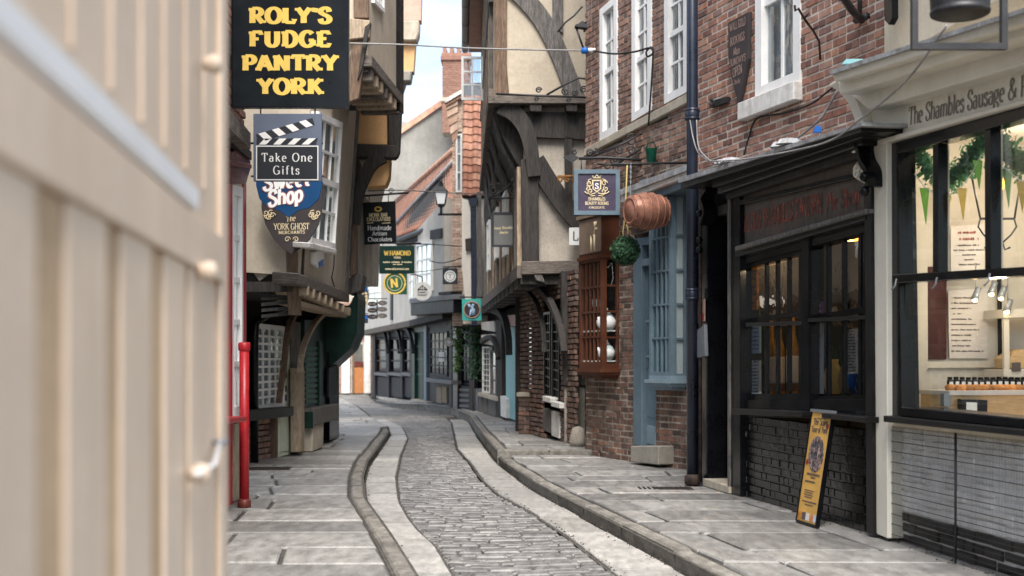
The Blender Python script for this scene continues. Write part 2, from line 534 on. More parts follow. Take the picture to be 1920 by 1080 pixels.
def G(px, py, z=0.12):
    Y = (CZ - z) * FP / (py - HY)
    return V(((px - HX) / FP * Y, Y, z))

def spiral(c, r, turns=1.6, a0=0.0, ccw=1, n=22):
    """flat scroll in local (s,z), returned as list of (s,z)"""
    o = []
    for i in range(n + 1):
        t = i / n
        a = a0 + ccw * t * turns * 2 * math.pi
        rr = r * (1 - 0.8 * t)
        o.append((c[0] + rr * math.cos(a), c[1] + rr * math.sin(a)))
    return o

class Fr:
    """a plane in the place: x along the front (left to right as seen from the street), y into the wall, z up the wall"""
    def __init__(s, O, ex, ez=(0, 0, 1), root=None):
        s.O = V(O)
        s.ex = V(ex).normalized()
        ez = V(ez)
        s.ez = (ez - s.ex * ez.dot(s.ex)).normalized()
        s.ey = s.ez.cross(s.ex)
        s.M = Mx(((s.ex.x, s.ey.x, s.ez.x, s.O.x), (s.ex.y, s.ey.y, s.ez.y, s.O.y), (s.ex.z, s.ey.z, s.ez.z, s.O.z), (0, 0, 0, 1)))
        s.root = root
    def uv(s, px, py, d=0.0):
        dr = V(((px - HX) / FP, 1, (HY - py) / FP))
        t = (s.O - s.ey * d - CAM).dot(s.ey) / dr.dot(s.ey)
        q = CAM + dr * t - s.O
        return (q.dot(s.ex), q.dot(s.ez))
    def W(s, x, d, z):
        return s.O + s.ex * x - s.ey * d + s.ez * z
    def wp(s, px, py, d=0.0):
        a, b = s.uv(px, py, d)
        return s.W(a, d, b)
    def par(s, p):
        return s.root if p is None else p
    def poly(s, name, pts, d, th, m, parent=None, bev=0.0):
        return add(name, prisms([(list(pts), d, th)], bev), m, s.M, s.par(parent))
    def px(s, name, pts, d, th, m, parent=None, bev=0.0):
        return s.poly(name, [s.uv(a, b, d) for a, b in pts], d, th, m, parent, bev)
    def multi(s, name, items, m, parent=None, bev=0.0):
        return add(name, prisms(items, bev), m, s.M, s.par(parent))
    def box(s, name, s0, s1, z0, z1, d, th, m, parent=None, bev=0.0):
        return s.poly(name, [(s0, z0), (s1, z0), (s1, z1), (s0, z1)], d, th, m, parent, bev)
    def line(s, a, b, w):
        a, b = V(a), V(b)
        t = (b - a).normalized()
        n = V((-t.y, t.x)) * w * 0.5
        return [tuple(a + n), tuple(a - n), tuple(b - n), tuple(b + n)]
    def bar(s, name, p0, p1, w, d, th, m, parent=None, bev=0.0):
        return s.poly(name, s.line(s.uv(*p0, d), s.uv(*p1, d), w), d, th, m, parent, bev)
    def curve(s, name, path, w, d, th, m, parent=None, taper=None):
        """a curved timber following pixel points: w metres wide, th deep"""
        c = catmull([s.uv(*p, d) for p in path], 6)
        return s.ribbon(name, c, w, d, th, m, parent, taper)
    def ribbon(s, name, c, w, d, th, m, parent=None, taper=None):
        c = [V(p) for p in c]
        n = len(c)
        vs, fs = [], []
        for i, p in enumerate(c):
            t = (c[min(i + 1, n - 1)] - c[max(i - 1, 0)]).normalized()
            q = V((-t.y, t.x))
            ww = (w if taper is None else w + (taper - w) * i / (n - 1)) * 0.5
            for sg, yy in ((1, -d), (-1, -d), (-1, -d + th), (1, -d + th)):
                e = p + q * ww * sg
                vs.append((e.x, yy, e.y))
        for i in range(n - 1):
            for k in range(4):
                k2 = (k + 1) % 4
                fs.append((i * 4 + k, i * 4 + k2, i * 4 + 4 + k2, i * 4 + 4 + k))
        fs += [(3, 2, 1, 0), (n * 4 - 4, n * 4 - 3, n * 4 - 2, n * 4 - 1)]
        me = mesh(vs, fs)
        bm = bmesh.new()
        bm.from_mesh(me)
        bmesh.ops.recalc_face_normals(bm, faces=bm.faces[:])
        bm.to_mesh(me)
        bm.free()
        return add(name, me, m, s.M, s.par(parent))
    def tube(s, name, pts, r, m, parent=None, seg=6):
        """points (s,d,z)"""
        v, f = tube_data([(a, -d, z) for a, d, z in pts], r, seg)
        return add(name, mesh(v, f, True), m, s.M, s.par(parent))
    def scrolls(s, name, lst, r, m, d=0.0, parent=None, seg=5):
        """several (s,z) polylines as one piece of ironwork"""
        return add(name, tubes([[(a, -d, b) for a, b in pl] for pl in lst], r, seg), m, s.M, s.par(parent))
    def put(s, name, me, m, x, d, z, parent=None, rot=None, sc=(1, 1, 1)):
        Mw = s.M @ Mx.Translation((x, -d, z)) @ (rot or Mx()) @ Mx.Diagonal((*sc, 1))
        return add(name, me, m, Mw, s.par(parent))

BOX = {}
def unit_box(m):
    if m not in BOX:
        h = 0.5
        vs = [(-h, -h, -h), (h, -h, -h), (h, h, -h), (-h, h, -h), (-h, -h, h), (h, -h, h), (h, h, h), (-h, h, h)]
        fs = [(0, 3, 2, 1), (4, 5, 6, 7), (0, 1, 5, 4), (1, 2, 6, 5), (2, 3, 7, 6), (3, 0, 4, 7)]
        me = mesh(vs, fs)
        me.materials.append(M[m])
        BOX[m] = me
    return BOX[m]

def ubox(fr, name, s0, s1, z0, z1, d, th, m, parent=None):
    """an upright box that shares one mesh (never given children)"""
    Mw = fr.M @ Mx.Translation(((s0 + s1) / 2, -d + th / 2, (z0 + z1) / 2)) @ Mx.Diagonal((abs(s1 - s0), th, abs(z1 - z0), 1))
    return add(name, unit_box(m), m, Mw, fr.par(parent))

BRICKS = {}
def brick_mesh(m):
    if m not in BRICKS:
        c, h = 0.035, 0.5
        vs, fs = [], []
        vs = [(-h, h, -h), (h, h, -h), (h, h, h), (-h, h, h), (-h, -h + .25, -h), (h, -h + .25, -h), (h, -h + .25, h), (-h, -h + .25, h),
              (-h + c * .5, -h, -h + c * 2), (h - c * .5, -h, -h + c * 2), (h - c * .5, -h, h - c * 2), (-h + c * .5, -h, h - c * 2)]
        fs = [(8, 9, 10, 11)]
        for i in range(4):
            j = (i + 1) % 4
            fs.append((4 + i, 4 + j, 8 + j, 8 + i))
            fs.append((i, j, 4 + j, 4 + i))
        me = mesh(vs, fs)
        me.materials.append(M[m])
        BRICKS[m] = me
    return BRICKS[m]

def spans(poly, z):
    xs = []
    n = len(poly)
    for i in range(n):
        (x0, z0), (x1, z1) = poly[i], poly[(i + 1) % n]
        if (z0 <= z) != (z1 <= z):
            xs.append(x0 + (z - z0) / (z1 - z0) * (x1 - x0))
    xs.sort()
    return [(xs[i], xs[i + 1]) for i in range(0, len(xs) - 1, 2)]

def lay_bricks(fr, region, holes, d, m, parent=None, bl=0.215, bh=0.065, j=0.017, headers=True, mpick=None, cap=300, rough=0.006, zoff=0.0, mortar=None, mdepth=.2):
    """bricks laid course by course inside a (s,z) region, leaving holes; the first `cap` seen largest are parts, the rest one joined part"""
    par = fr.par(parent)
    zs = [p[1] for p in region]
    out = []
    bed = []
    z = min(zs) + zoff
    k = 0
    while z < max(zs):
        zm = z + bh / 2
        free = spans(region, zm)
        for h in holes:
            for a, b in spans(h, zm):
                nf = []
                for x0, x1 in free:
                    if b <= x0 or a >= x1:
                        nf.append((x0, x1))
                    else:
                        if a > x0: nf.append((x0, a))
                        if b < x1: nf.append((b, x1))
                free = nf
        head = headers and k % 2
        for x0, x1 in free:
            if x1 - x0 > .01:
                bed.append(([(x0, z - j / 2), (x1, z - j / 2), (x1, z + bh + j / 2), (x0, z + bh + j / 2)], d - .009, mdepth))
        for x0, x1 in free:
            ph = (0.5 * bl if k % 2 else 0) + U(-.02, .02)
            step = bl + j
            i0 = math.floor((x0 - ph) / step)
            x = ph + i0 * step
            while x < x1:
                n = 2 if (head and R() < .55) else 1
                for q in range(n):
                    wq = (bl - (n - 1) * j) / n
                    a = max(x + q * (wq + j), x0)
                    b = min(x + q * (wq + j) + wq, x1)
                    if b - a > 0.03:
                        out.append((a, b, z + U(-.003, .003), z + bh + U(-.003, .003), U(-rough, rough)))
                x += step
        z += bh + j
        k += 1
    if mortar:
        o = add('mortar_bed', prisms(bed), mortar, fr.M, par)
        o['kind'] = 'stuff'
    def dist(q):
        p = fr.W((q[0] + q[1]) / 2, d, (q[2] + q[3]) / 2)
        pxx = HX + FP * p.x / p.y
        pyy = HY - FP * (p.z - CZ) / p.y
        off = 0 if (-20 < pxx < 1940 and -20 < pyy < 1100) else 1000
        return (p - CAM).length + off
    out.sort(key=dist)
    T = 0.05
    for a, b, z0, z1, e in out[:cap]:
        mm = mpick((a + b) / 2, (z0 + z1) / 2) if mpick else m
        Mw = fr.M @ Mx.Translation(((a + b) / 2, -d + T / 2 + e, (z0 + z1) / 2)) @ Mx.Rotation(U(-.012, .012), 4, 'Y') @ Mx.Diagonal((b - a, T, z1 - z0, 1))
        add('brick', brick_mesh(mm), mm, Mw, par)
    rest = {}
    for q in out[cap:]:
        mm = mpick((q[0] + q[1]) / 2, (q[2] + q[3]) / 2) if mpick else m
        rest.setdefault(mm, []).append(q)
    for mm, lst in rest.items():
        bv = [v.co.copy() for v in brick_mesh(mm).vertices]
        bf = [tuple(p.vertices) for p in brick_mesh(mm).polygons]
        vs, fs = [], []
        for a, b, z0, z1, e in lst:
            o = len(vs)
            for v in bv:
                vs.append(((a + b) / 2 + v.x * (b - a), -d + T / 2 + e + v.y * T, (z0 + z1) / 2 + v.z * (z1 - z0)))
            fs += [tuple(i + o for i in f) for f in bf]
        o = add('bricks', mesh(vs, fs), mm, fr.M, par)
        o['kind'] = 'stuff'

def win(fr, name, quad, d, cols, rows, mf, fw=.06, bw=.025, parent=None, glass='glass', th=.08, inset=.02, back=None, backd=.18, pxq=True, rails=(), name_bar='glazing_bar', split=None):
    """a glazed window: frame mesh = the part; glazing bars, panes and blind = its sub-parts. quad tl,tr,br,bl"""
    q = [V(fr.uv(a, b, d)) for a, b in quad] if pxq else [V(p) for p in quad]
    tl, tr, br, bl = q
    def pt(a, b):      # a across, b down
        return tuple((tl * (1 - a) + tr * a) * (1 - b) + (bl * (1 - a) + br * a) * b)
    W = max(.05, ((tr - tl).length + (br - bl).length) / 2)
    H = max(.05, ((bl - tl).length + (br - tr).length) / 2)
    fa, fb = min(.4, fw / W), min(.4, fw / H)
    items = [([pt(0, 0), pt(1, 0), pt(1, fb), pt(0, fb)], d, th), ([pt(0, 1 - fb), pt(1, 1 - fb), pt(1, 1), pt(0, 1)], d, th),
             ([pt(0, fb), pt(fa, fb), pt(fa, 1 - fb), pt(0, 1 - fb)], d, th), ([pt(1 - fa, fb), pt(1, fb), pt(1, 1 - fb), pt(1 - fa, 1 - fb)], d, th)]
    wo = fr.multi(name, items, mf, parent)
    def A(i): return fa + (1 - 2 * fa) * i
    def B(i): return fb + (1 - 2 * fb) * i
    cs = [i / cols for i in range(cols + 1)] if not isinstance(cols, (list, tuple)) else list(cols)
    rs = [i / rows for i in range(rows + 1)] if not isinstance(rows, (list, tuple)) else list(rows)
    ha, hb = bw / 2 / W, bw / 2 / H
    dd = d - inset
    for i, c in enumerate(cs[1:-1]):
        fr.poly(name_bar, [pt(A(c) - ha, fb), pt(A(c) + ha, fb), pt(A(c) + ha, 1 - fb), pt(A(c) - ha, 1 - fb)], dd, .03, mf, wo)
    for i, r in enumerate(rs[1:-1], 1):
        k = 2.2 if i in rails else 1
        fr.poly('meeting_rail' if i in rails else name_bar, [pt(fa, B(r) - hb * k), pt(1 - fa, B(r) - hb * k), pt(1 - fa, B(r) + hb * k), pt(fa, B(r) + hb * k)], dd + .004 + (.02 if i in rails else 0), .035, mf, wo)
    for i in range(len(cs) - 1):
        for k in range(len(rs) - 1):
            fr.poly('pane', [pt(A(cs[i]) + ha * .8, B(rs[k]) + hb * .8), pt(A(cs[i + 1]) - ha * .8, B(rs[k]) + hb * .8), pt(A(cs[i + 1]) - ha * .8, B(rs[k + 1]) - hb * .8), pt(A(cs[i]) + ha * .8, B(rs[k + 1]) - hb * .8)],
                    dd - .016 + U(-.002, .002), .004, glass, wo)
    if back:
        fr.poly('blind', [pt(fa * .3, fb * .3), pt(1 - fa * .3, fb * .3), pt(1 - fa * .3, 1 - fb * .3), pt(fa * .3, 1 - fb * .3)], d - backd, .02, back, wo)
    return wo

# ------------------------------------------------------------------ a small pen-drawn alphabet for signs
def arc(cx, cy, rx, ry, a0, a1, n=12):
    return [(cx + rx * math.cos(math.radians(a0 + (a1 - a0) * i / n)), cy + ry * math.sin(math.radians(a0 + (a1 - a0) * i / n))) for i in range(n + 1)]
def sm(*p):
    return [(v.x, v.y) for v in catmull([V((*q, 0)).xy for q in p], 5)]
_x = .66
GL = {
 'A': (.78, [[(.06, 0), (.38, 1)], [(.38, 1), (.72, 0)], [(.19, .33), (.58, .33)]], [(.07, 0), (.71, 0)]),
 'B': (.66, [[(.14, 0), (.14, 1)], [(.14, 1), (.32, 1)] + arc(.32, .76, .22, .24, 90, -90) + [(.14, .52)], [(.32, .52)] + arc(.34, .26, .26, .26, 90, -90) + [(.14, 0)]], [(.1, 0), (.1, 1)]),
 'C': (.72, [arc(.38, .5, .32, .5, 42, 318, 18)], []),
 'D': (.76, [[(.14, 0), (.14, 1)], [(.14, 1), (.32, 1)] + arc(.32, .5, .36, .5, 90, -90, 16) + [(.14, 0)]], [(.1, 0), (.1, 1)]),
 'E': (.64, [[(.14, 0), (.14, 1)], [(.14, .97), (.56, .97), (.57, .8)], [(.14, .52), (.46, .52)], [(.14, .03), (.58, .03), (.6, .22)]], [(.1, 0), (.1, 1)]),
 'F': (.62, [[(.14, 0), (.14, 1)], [(.14, .97), (.56, .97), (.57, .78)], [(.14, .5), (.46, .5)]], [(.14, 0), (.1, 1)]),
 'G': (.76, [arc(.38, .5, .32, .5, 42, 340, 18), [(.66, .06), (.66, .42)], [(.44, .42), (.72, .42)]], []),
 'H': (.82, [[(.16, 0), (.16, 1)], [(.66, 0), (.66, 1)], [(.16, .52), (.66, .52)]], [(.16, 0), (.16, 1), (.66, 0), (.66, 1)]),
 'I': (.36, [[(.18, 0), (.18, 1)]], [(.18, 0), (.18, 1)]),
 'K': (.78, [[(.16, 0), (.16, 1)], [(.64, 1), (.2, .45)], [(.33, .56), (.68, 0)]], [(.16, 0), (.16, 1), (.64, 1), (.68, 0)]),
 'L': (.62, [[(.14, 0), (.14, 1)], [(.14, .03), (.56, .03), (.58, .26)]], [(.1, 0), (.14, 1)]),
 'M': (.96, [[(.14, 0), (.16, 1)], [(.16, 1), (.48, .12)], [(.48, .12), (.8, 1)], [(.8, 1), (.82, 0)]], [(.14, 0), (.14, 1), (.82, 0), (.82, 1)]),
 'N': (.84, [[(.16, 0), (.16, 1)], [(.16, 1), (.68, 0)], [(.68, 0), (.68, 1)]], [(.16, 0), (.12, 1), (.68, 1)]),
 'O': (.8, [arc(.4, .5, .33, .49, 0, 360, 28)], []),
 'P': (.66, [[(.14, 0), (.14, 1)], [(.14, .98), (.32, .98)] + arc(.34, .72, .26, .26, 90, -90) + [(.14, .46)]], [(.14, 0), (.1, 1)]),
 'R': (.76, [[(.14, 0), (.14, 1)], [(.14, .98), (.32, .98)] + arc(.34, .73, .26, .25, 90, -90) + [(.14, .48)], [(.36, .46), (.66, 0)]], [(.14, 0), (.1, 1), (.68, 0)]),
 'S': (.62, [sm((.53, .74), (.46, .94), (.29, 1.0), (.12, .88), (.1, .7), (.26, .56), (.42, .46), (.54, .3), (.5, .1), (.32, 0), (.14, .06), (.07, .28))], []),
 'T': (.7, [[(.35, 0), (.35, 1)], [(.05, .78), (.07, .97), (.63, .97), (.65, .78)]], [(.35, 0)]),
 'U': (.8, [[(.15, 1), (.15, .35)] + arc(.4, .34, .25, .33, 180, 360) + [(.65, 1)]], [(.15, 1), (.65, 1)]),
 'V': (.76, [[(.06, 1), (.38, 0)], [(.38, 0), (.7, 1)]], [(.07, 1), (.69, 1)]),
 'W': (1.06, [[(.06, 1), (.3, 0)], [(.3, 0), (.53, .85)], [(.53, .85), (.76, 0)], [(.76, 0), (1.0, 1)]], [(.07, 1), (.99, 1)]),
 'Y': (.76, [[(.07, 1), (.38, .46)], [(.69, 1), (.38, .46)], [(.38, .48), (.38, 0)]], [(.08, 1), (.68, 1), (.38, 0)]),
 'a': (.54, [arc(.24, .2, .17, .2, 50, 330, 16), [(.41, 0), (.41, .42)] + arc(.25, .44, .16, .21, 0, 150, 8)], []),
 'b': (.58, [[(.12, 0), (.12, 1)], arc(.3, .32, .19, .32, 150, -150, 16)], [(.09, 1)]),
 'c': (.5, [arc(.27, .33, .2, .33, 50, 310, 14)], []),
 'd': (.6, [[(.46, 0), (.46, 1)], arc(.28, .32, .19, .32, 30, 330, 16)], [(.43, 1)]),
 'e': (.52, [[(.08, .36), (.44, .36)] + arc(.26, .33, .19, .33, 8, 310, 16)], []),
 'f': (.4, [[(.16, 0), (.16, .8)] + arc(.29, .82, .13, .17, 180, 50, 6), [(.04, .64), (.32, .64)]], [(.16, 0)]),
 'g': (.56, [arc(.25, .42, .17, .22, 0, 360, 18), sm((.36, .6), (.44, .66), (.52, .64)), sm((.16, .24), (.1, .12), (.3, .06), (.48, -.04), (.42, -.24), (.2, -.26), (.07, -.14), (.14, .03))], []),
 'h': (.64, [[(.14, 0), (.14, 1)], arc(.32, .44, .18, .22, 160, 0, 8) + [(.5, 0)]], [(.14, 0), (.1, 1), (.5, 0)]),
 'i': (.32, [[(.16, 0), (.16, .66)], arc(.16, .88, .035, .035, 0, 360, 6)], [(.16, 0), (.13, .66)]),
 'k': (.6, [[(.14, 0), (.14, 1)], [(.46, .64), (.16, .3)], [(.26, .4), (.52, 0)]], [(.14, 0), (.1, 1), (.53, 0)]),
 'l': (.32, [[(.16, 0), (.16, 1)]], [(.16, 0), (.12, 1)]),
 'm': (.94, [[(.14, 0), (.14, .66)], arc(.3, .46, .16, .2, 160, 0, 8) + [(.46, 0)], arc(.62, .46, .16, .2, 160, 0, 8) + [(.78, 0)]], [(.14, 0), (.46, 0), (.78, 0)]),
 'n': (.64, [[(.14, 0), (.14, .66)], arc(.32, .46, .18, .2, 160, 0, 8) + [(.5, 0)]], [(.14, 0), (.1, .66), (.5, 0)]),
 'o': (.56, [arc(.28, .33, .2, .33, 0, 360, 22)], []),
 'p': (.58, [[(.12, -.3), (.12, .66)], arc(.3, .33, .19, .32, 150, -150, 16)], [(.12, -.3)]),
 'r': (.44, [[(.14, 0), (.14, .66)], sm((.14, .4), (.22, .58), (.34, .64), (.4, .58))], [(.14, 0), (.1, .66)]),
 's': (.46, [sm((.38, .5), (.32, .63), (.2, .66), (.09, .56), (.1, .44), (.22, .36), (.34, .28), (.38, .14), (.28, .01), (.14, .02), (.06, .16))], []),
 't': (.38, [[(.16, .9), (.16, .14)] + arc(.26, .13, .1, .12, 180, 310, 6), [(.04, .64), (.32, .64)]], []),
 'u': (.64, [[(.14, .66), (.14, .2)] + arc(.3, .2, .16, .2, 180, 340, 8) + [(.48, .22)], [(.48, .66), (.48, 0)]], [(.1, .66), (.44, .66)]),
 'w': (.78, [[(.06, .66), (.22, 0)], [(.22, 0), (.38, .6)], [(.38, .6), (.55, 0)], [(.55, 0), (.71, .66)]], [(.07, .66), (.7, .66)]),
 'y': (.58, [[(.06, .66), (.29, 0)], [(.52, .66), (.29, 0), (.16, -.26), (.06, -.28)]], [(.07, .66), (.51, .66)]),
 "'": (.26, [[(.15, 1), (.1, .72)]], []),
 '&': (.86, [sm((.78, .06), (.5, .34), (.26, .66), (.26, .9), (.4, 1), (.52, .86), (.42, .66), (.16, .42), (.08, .2), (.24, 0), (.5, .06), (.7, .34), (.76, .5))], []),
 '.': (.24, [[(.12, .0), (.12, .07)]], []),
 '-': (.4, [[(.06, .36), (.34, .36)]], []),
 '1': (.44, [[(.24, 0), (.24, 1)], [(.24, 1), (.1, .84)]], [(.24, 0)]),
 '0': (.6, [arc(.3, .5, .22, .49, 0, 360, 22)], []),
 ' ': (.34, [], []),
}

def text(fr, name, txt, p0, p1, h, m, d, parent=None, kxm=1.08, thick=.14, thin=.06, serif=.0, shear=0.0, pxl=True, ghost=None, th=.0015):
    """lettering along the line p0-p1 (fitted to its length), cap height h metres"""
    a = V(fr.uv(*p0, d)) if pxl else V(p0)
    b = V(fr.uv(*p1, d)) if pxl else V(p1)
    t = (b - a).normalized()
    n = V((-t.y, t.x))
    tot = sum(GL[c][0] for c in txt)
    kx = min((b - a).length / tot, kxm * h)
    gap = ((b - a).length - tot * kx) / len(txt) / kx
    vs, fs = [], []
    x = gap / 2
    lay = 0
    def tr(u, v, e):
        q = a + t * (u * kx + v * shear * h) + n * v * h
        return (q.x, -d - e, q.y)
    for c in txt:
        wd, strokes, ser = GL[c]
        for st in strokes:
            lay += 1
            e = .0004 * (lay % 5)
            k0 = len(vs)
            m_ = len(st)
            closed = abs(st[0][0] - st[-1][0]) + abs(st[0][1] - st[-1][1]) < 1e-6
            for i in range(m_):
                p = V(st[i])
                q0 = V(st[i - 1]) if i > 0 else (V(st[-2]) if closed else p)
                q1 = V(st[i + 1]) if i < m_ - 1 else (V(st[1]) if closed else p)
                dv = q1 - q0
                if dv.length < 1e-9:
                    dv = V((0, 1))
                dv.normalize()
                ww = thin + (thick - thin) * abs(dv.y) ** 1.3
                nn = V((-dv.y, dv.x)) * ww * .5
                vs.append(tr(x + p.x + nn.x, p.y + nn.y, e))
                vs.append(tr(x + p.x - nn.x, p.y - nn.y, e))
            for i in range(m_ - 1):
                fs.append((k0 + 2 * i, k0 + 2 * i + 1, k0 + 2 * i + 3, k0 + 2 * i + 2))
        if serif:
            for (sx, sy) in ser:
                lay += 1
                e = .0004 * (lay % 5) + .0001
                hh = max(thin * .9, .03)
                y0 = sy - hh if sy > .3 else sy
                k0 = len(vs)
                for u_, v_ in ((-serif, 0), (serif, 0), (serif, hh), (-serif, hh)):
                    vs.append(tr(x + sx + u_, y0 + v_, e))
                fs.append((k0, k0 + 1, k0 + 2, k0 + 3))
        x += wd + gap
    return add(name, mesh(vs, fs), m, fr.M, fr.par(parent))

def scribble(fr, name, p0, p1, h, m, d, parent=None, n=None):
    """print too small to read: a row of short strokes"""
    a, b = V(fr.uv(*p0, d)), V(fr.uv(*p1, d))
    L_ = (b - a).length
    t = (b - a).normalized()
    nn = V((-t.y, t.x))
    vs, fs = [], []
    x = 0
    while x < L_:
        w_ = U(.3, .8) * h
        if R() < .85:
            k = len(vs)
            y0, y1 = U(0, .2) * h, U(.7, 1) * h
            for u_, v_ in ((x, y0), (min(L_, x + w_ * .8), y0), (min(L_, x + w_ * .8), y1), (x, y1)):
                q = a + t * u_ + nn * v_
                vs.append((q.x, -d, q.y))
            fs.append((k, k + 1, k + 2, k + 3))
        x += w_
    return add(name, mesh(vs, fs), m, fr.M, fr.par(parent))

def leaves(n, pts_fn, size, flat=None):
    """a cloud of small two-triangle leaves"""
    vs, fs = [], []
    for i in range(n):
        p, nrm = pts_fn()
        a = V((U(-1, 1), U(-1, 1), U(-1, 1))).normalized()
        nv = (V(nrm) + a * .8).normalized()
        t = nv.cross(V((U(-1, 1), U(-1, 1), U(-1, 1)))).normalized()
        b = nv.cross(t)
        s_ = size * U(.6, 1.3)
        k = len(vs)
        p = V(p)
        vs += [p - t * s_, p + b * s_ * .45 + nv * s_ * .1, p + t * s_, p - b * s_ * .45 + nv * s_ * .1]
        fs += [(k, k + 1, k + 2), (k, k + 2, k + 3)]
    return mesh(vs, fs)

def sphere(name, c, r, m, parent=None, sc=(1, 1, 1), seg=14):
    prof = [(max(.001, math.sin(math.pi * i / 10)), -math.cos(math.pi * i / 10)) for i in range(11)]
    me = lathe(prof, seg)
    return add(name, me, m, Mx.Translation(V(c)) @ Mx.Diagonal((r * sc[0], r * sc[1], r * sc[2], 1)), parent)
# ------------------------------------------------------------------ ground, road, kerbs, pavements
def interp(tab, y):
    if y <= tab[0][0]:
        (y0, x0), (y1, x1) = tab[0], tab[1]
    elif y >= tab[-1][0]:
        (y0, x0), (y1, x1) = tab[-2], tab[-1]
    else:
        for (y0, x0), (y1, x1) in zip(tab, tab[1:]):
            if y0 <= y <= y1:
                break
    return x0 + (x1 - x0) * (y - y0) / (y1 - y0 + 1e-9)

def track(pxs, z, extra=()):
    t = [(G(a, b, z).y, G(a, b, z).x) for a, b in pxs] + list(extra)
    t.sort()
    # gentle smoothing of the measured line
    return t

L0 = track([(769, 1080), (735, 1023), (703, 976), (686, 951), (682, 910), (690, 878), (711, 848), (731, 817)], 0, [(29.5, -2.86), (34, -3.7), (45, -5.5), (60, -8.2), (75, -10.5)])
L1 = track([(853, 1080), (839, 1058), (817, 1020), (795, 1004), (769, 973), (750, 941), (744, 897), (752, 856), (766, 822), (754, 800)], 0, [(32.5, -3.1), (36, -3.9)])
R0 = track([(1120, 1053), (1057, 1003), (987, 957), (933, 927), (900, 897), (880, 867), (857, 843), (847, 793)], 0, [(36, -1.9)])
R1 = track([(1120, 987), (1040, 943), (1000, 920), (944, 880), (927, 863), (917, 850), (897, 823), (880, 793), (850, 778), (800, 770), (740, 766)], 0, [(48.7, -5.2), (60, -6.7), (75, -9.6)])
KW = .17
WL = [(5, -2.45), (9, -2.55), (13, -2.7), (14, -3.0), (16, -3.5), (24, -3.3), (28, -4.4), (34, -5.6), (45, -7.6), (60, -11)]
WR = [(5, 3.3), (9.7, 2.85), (9.9, 2.80), (14.4, 2.1), (15.9, 2.2), (18.7, 1.1), (19.5, .95), (24.0, .1), (28, .08), (31, -.3), (35, -.9), (37, -1.7), (44, -3.1), (47, -4.2), (56, -6.1), (62, -7.2)]

def flat(name, quads, m, parent=None, th=.12, ch=.008):
    """stones with a worn, chamfered upper edge. quads: (corners ccw from above, z top)"""
    vs, fs = [], []
    for q, z in quads:
        b = len(vs)
        cx = sum(p[0] for p in q) / 4
        cy = sum(p[1] for p in q) / 4
        for p in q:
            vs.append((p[0], p[1], (p[2] if len(p) > 2 else z) - th))
        for p in q:
            vs.append((p[0], p[1], (p[2] if len(p) > 2 else z) - ch))
        for p in q:
            dv = V((cx - p[0], cy - p[1]))
            l = dv.length
            dv = dv / l * min(ch * 1.5, l * .2)
            vs.append((p[0] + dv.x, p[1] + dv.y, p[2] if len(p) > 2 else z))
        fs.append((b + 8, b + 9, b + 10, b + 11))
        for i in range(4):
            j = (i + 1) % 4
            fs.append((b + 4 + i, b + 4 + j, b + 8 + j, b + 8 + i))
            fs.append((b + i, b + j, b + 4 + j, b + 4 + i))
    return add(name, mesh(vs, fs), m, None, parent)

def strip(name, fl, fr_, ys, z, m, kind='structure', th=.1):
    """a sheet between two lines, as setting"""
    vs, fs = [], []
    zf = z if callable(z) else (lambda y: z)
    for y in ys:
        vs += [(fl(y), y, zf(y)), (fr_(y), y, zf(y))]
    for i in range(len(ys) - 1):
        fs.append((2 * i, 2 * i + 1, 2 * i + 3, 2 * i + 2))
    o = add(name, mesh(vs, fs), m)
    o['kind'] = kind
    return o

g = add('ground', mesh([(-400, -60, -.16), (400, -60, -.16), (400, 700, -.16), (-400, 700, -.16)], [(0, 1, 2, 3)]), 'earth')
g['kind'] = 'structure'

def frange(a, b, s):
    o = []
    while a < b:
        o.append(a)
        a += s
    return o + [b]

YS = frange(3, 72, .4)
l0 = lambda y: interp(L0, y)
l1 = lambda y: interp(L1, y)
r0 = lambda y: interp(R0, y)
r1 = lambda y: interp(R1, y)
road = strip('road', lambda y: l0(y) - .05, lambda y: r1(y) + .05, YS, -.045, 'joint')

# granite setts across the carriageway
quads = []
y = 7.2
row = 0
while y < 68:
    dep = U(.095, .135) if y < 36 else U(.3, .5)
    xl = (lambda yy: l1(yy)) if y < 34 else (lambda yy: l0(yy) + .02)
    xr = (lambda yy: r0(yy)) if y < 35.5 else (lambda yy: r1(yy) - .02)
    ya, yb = y, y + dep - .014
    X0, X1 = xl(y), xr(y)
    x = X0 + .01 - (R() * .1)
    Wd = X1 - X0
    bow = lambda xx: .10 * math.sin((xx - X0) / max(.4, Wd) * math.pi) * -1 + .05 * math.sin(xx * 3 + y * .7)
    while x < X1 - .03:
        ln = U(.14, .32) if y < 36 else U(.4, .9)
        x2 = min(x + ln, X1 - .008)
        if x2 - x > .05:
            a = max(x, X0 + .008)
            t = U(-.01, .01)
            cam_ = .03 * (1 - ((x + x2 - X0 - X1) / max(.4, Wd)) ** 2)
            zz = -.004 + cam_ * .7 + U(-.008, .009)
            q = [(a, ya + bow(a) + U(-.008, .008)), (x2 - .014, ya + bow(x2) + U(-.008, .008)), (x2 - .014 + t, yb + bow(x2) + U(-.008, .008)), (a + t, yb + bow(a) + U(-.008, .008))]
            quads.append((q, zz))
        x = x2
    y += dep
    row += 1
for q in quads[:290]:
    flat('sett', [q], 'sett', road, .06, .011)
o = flat('setts', quads[290:], 'sett', road, .06, .014)
o['kind'] = 'stuff'

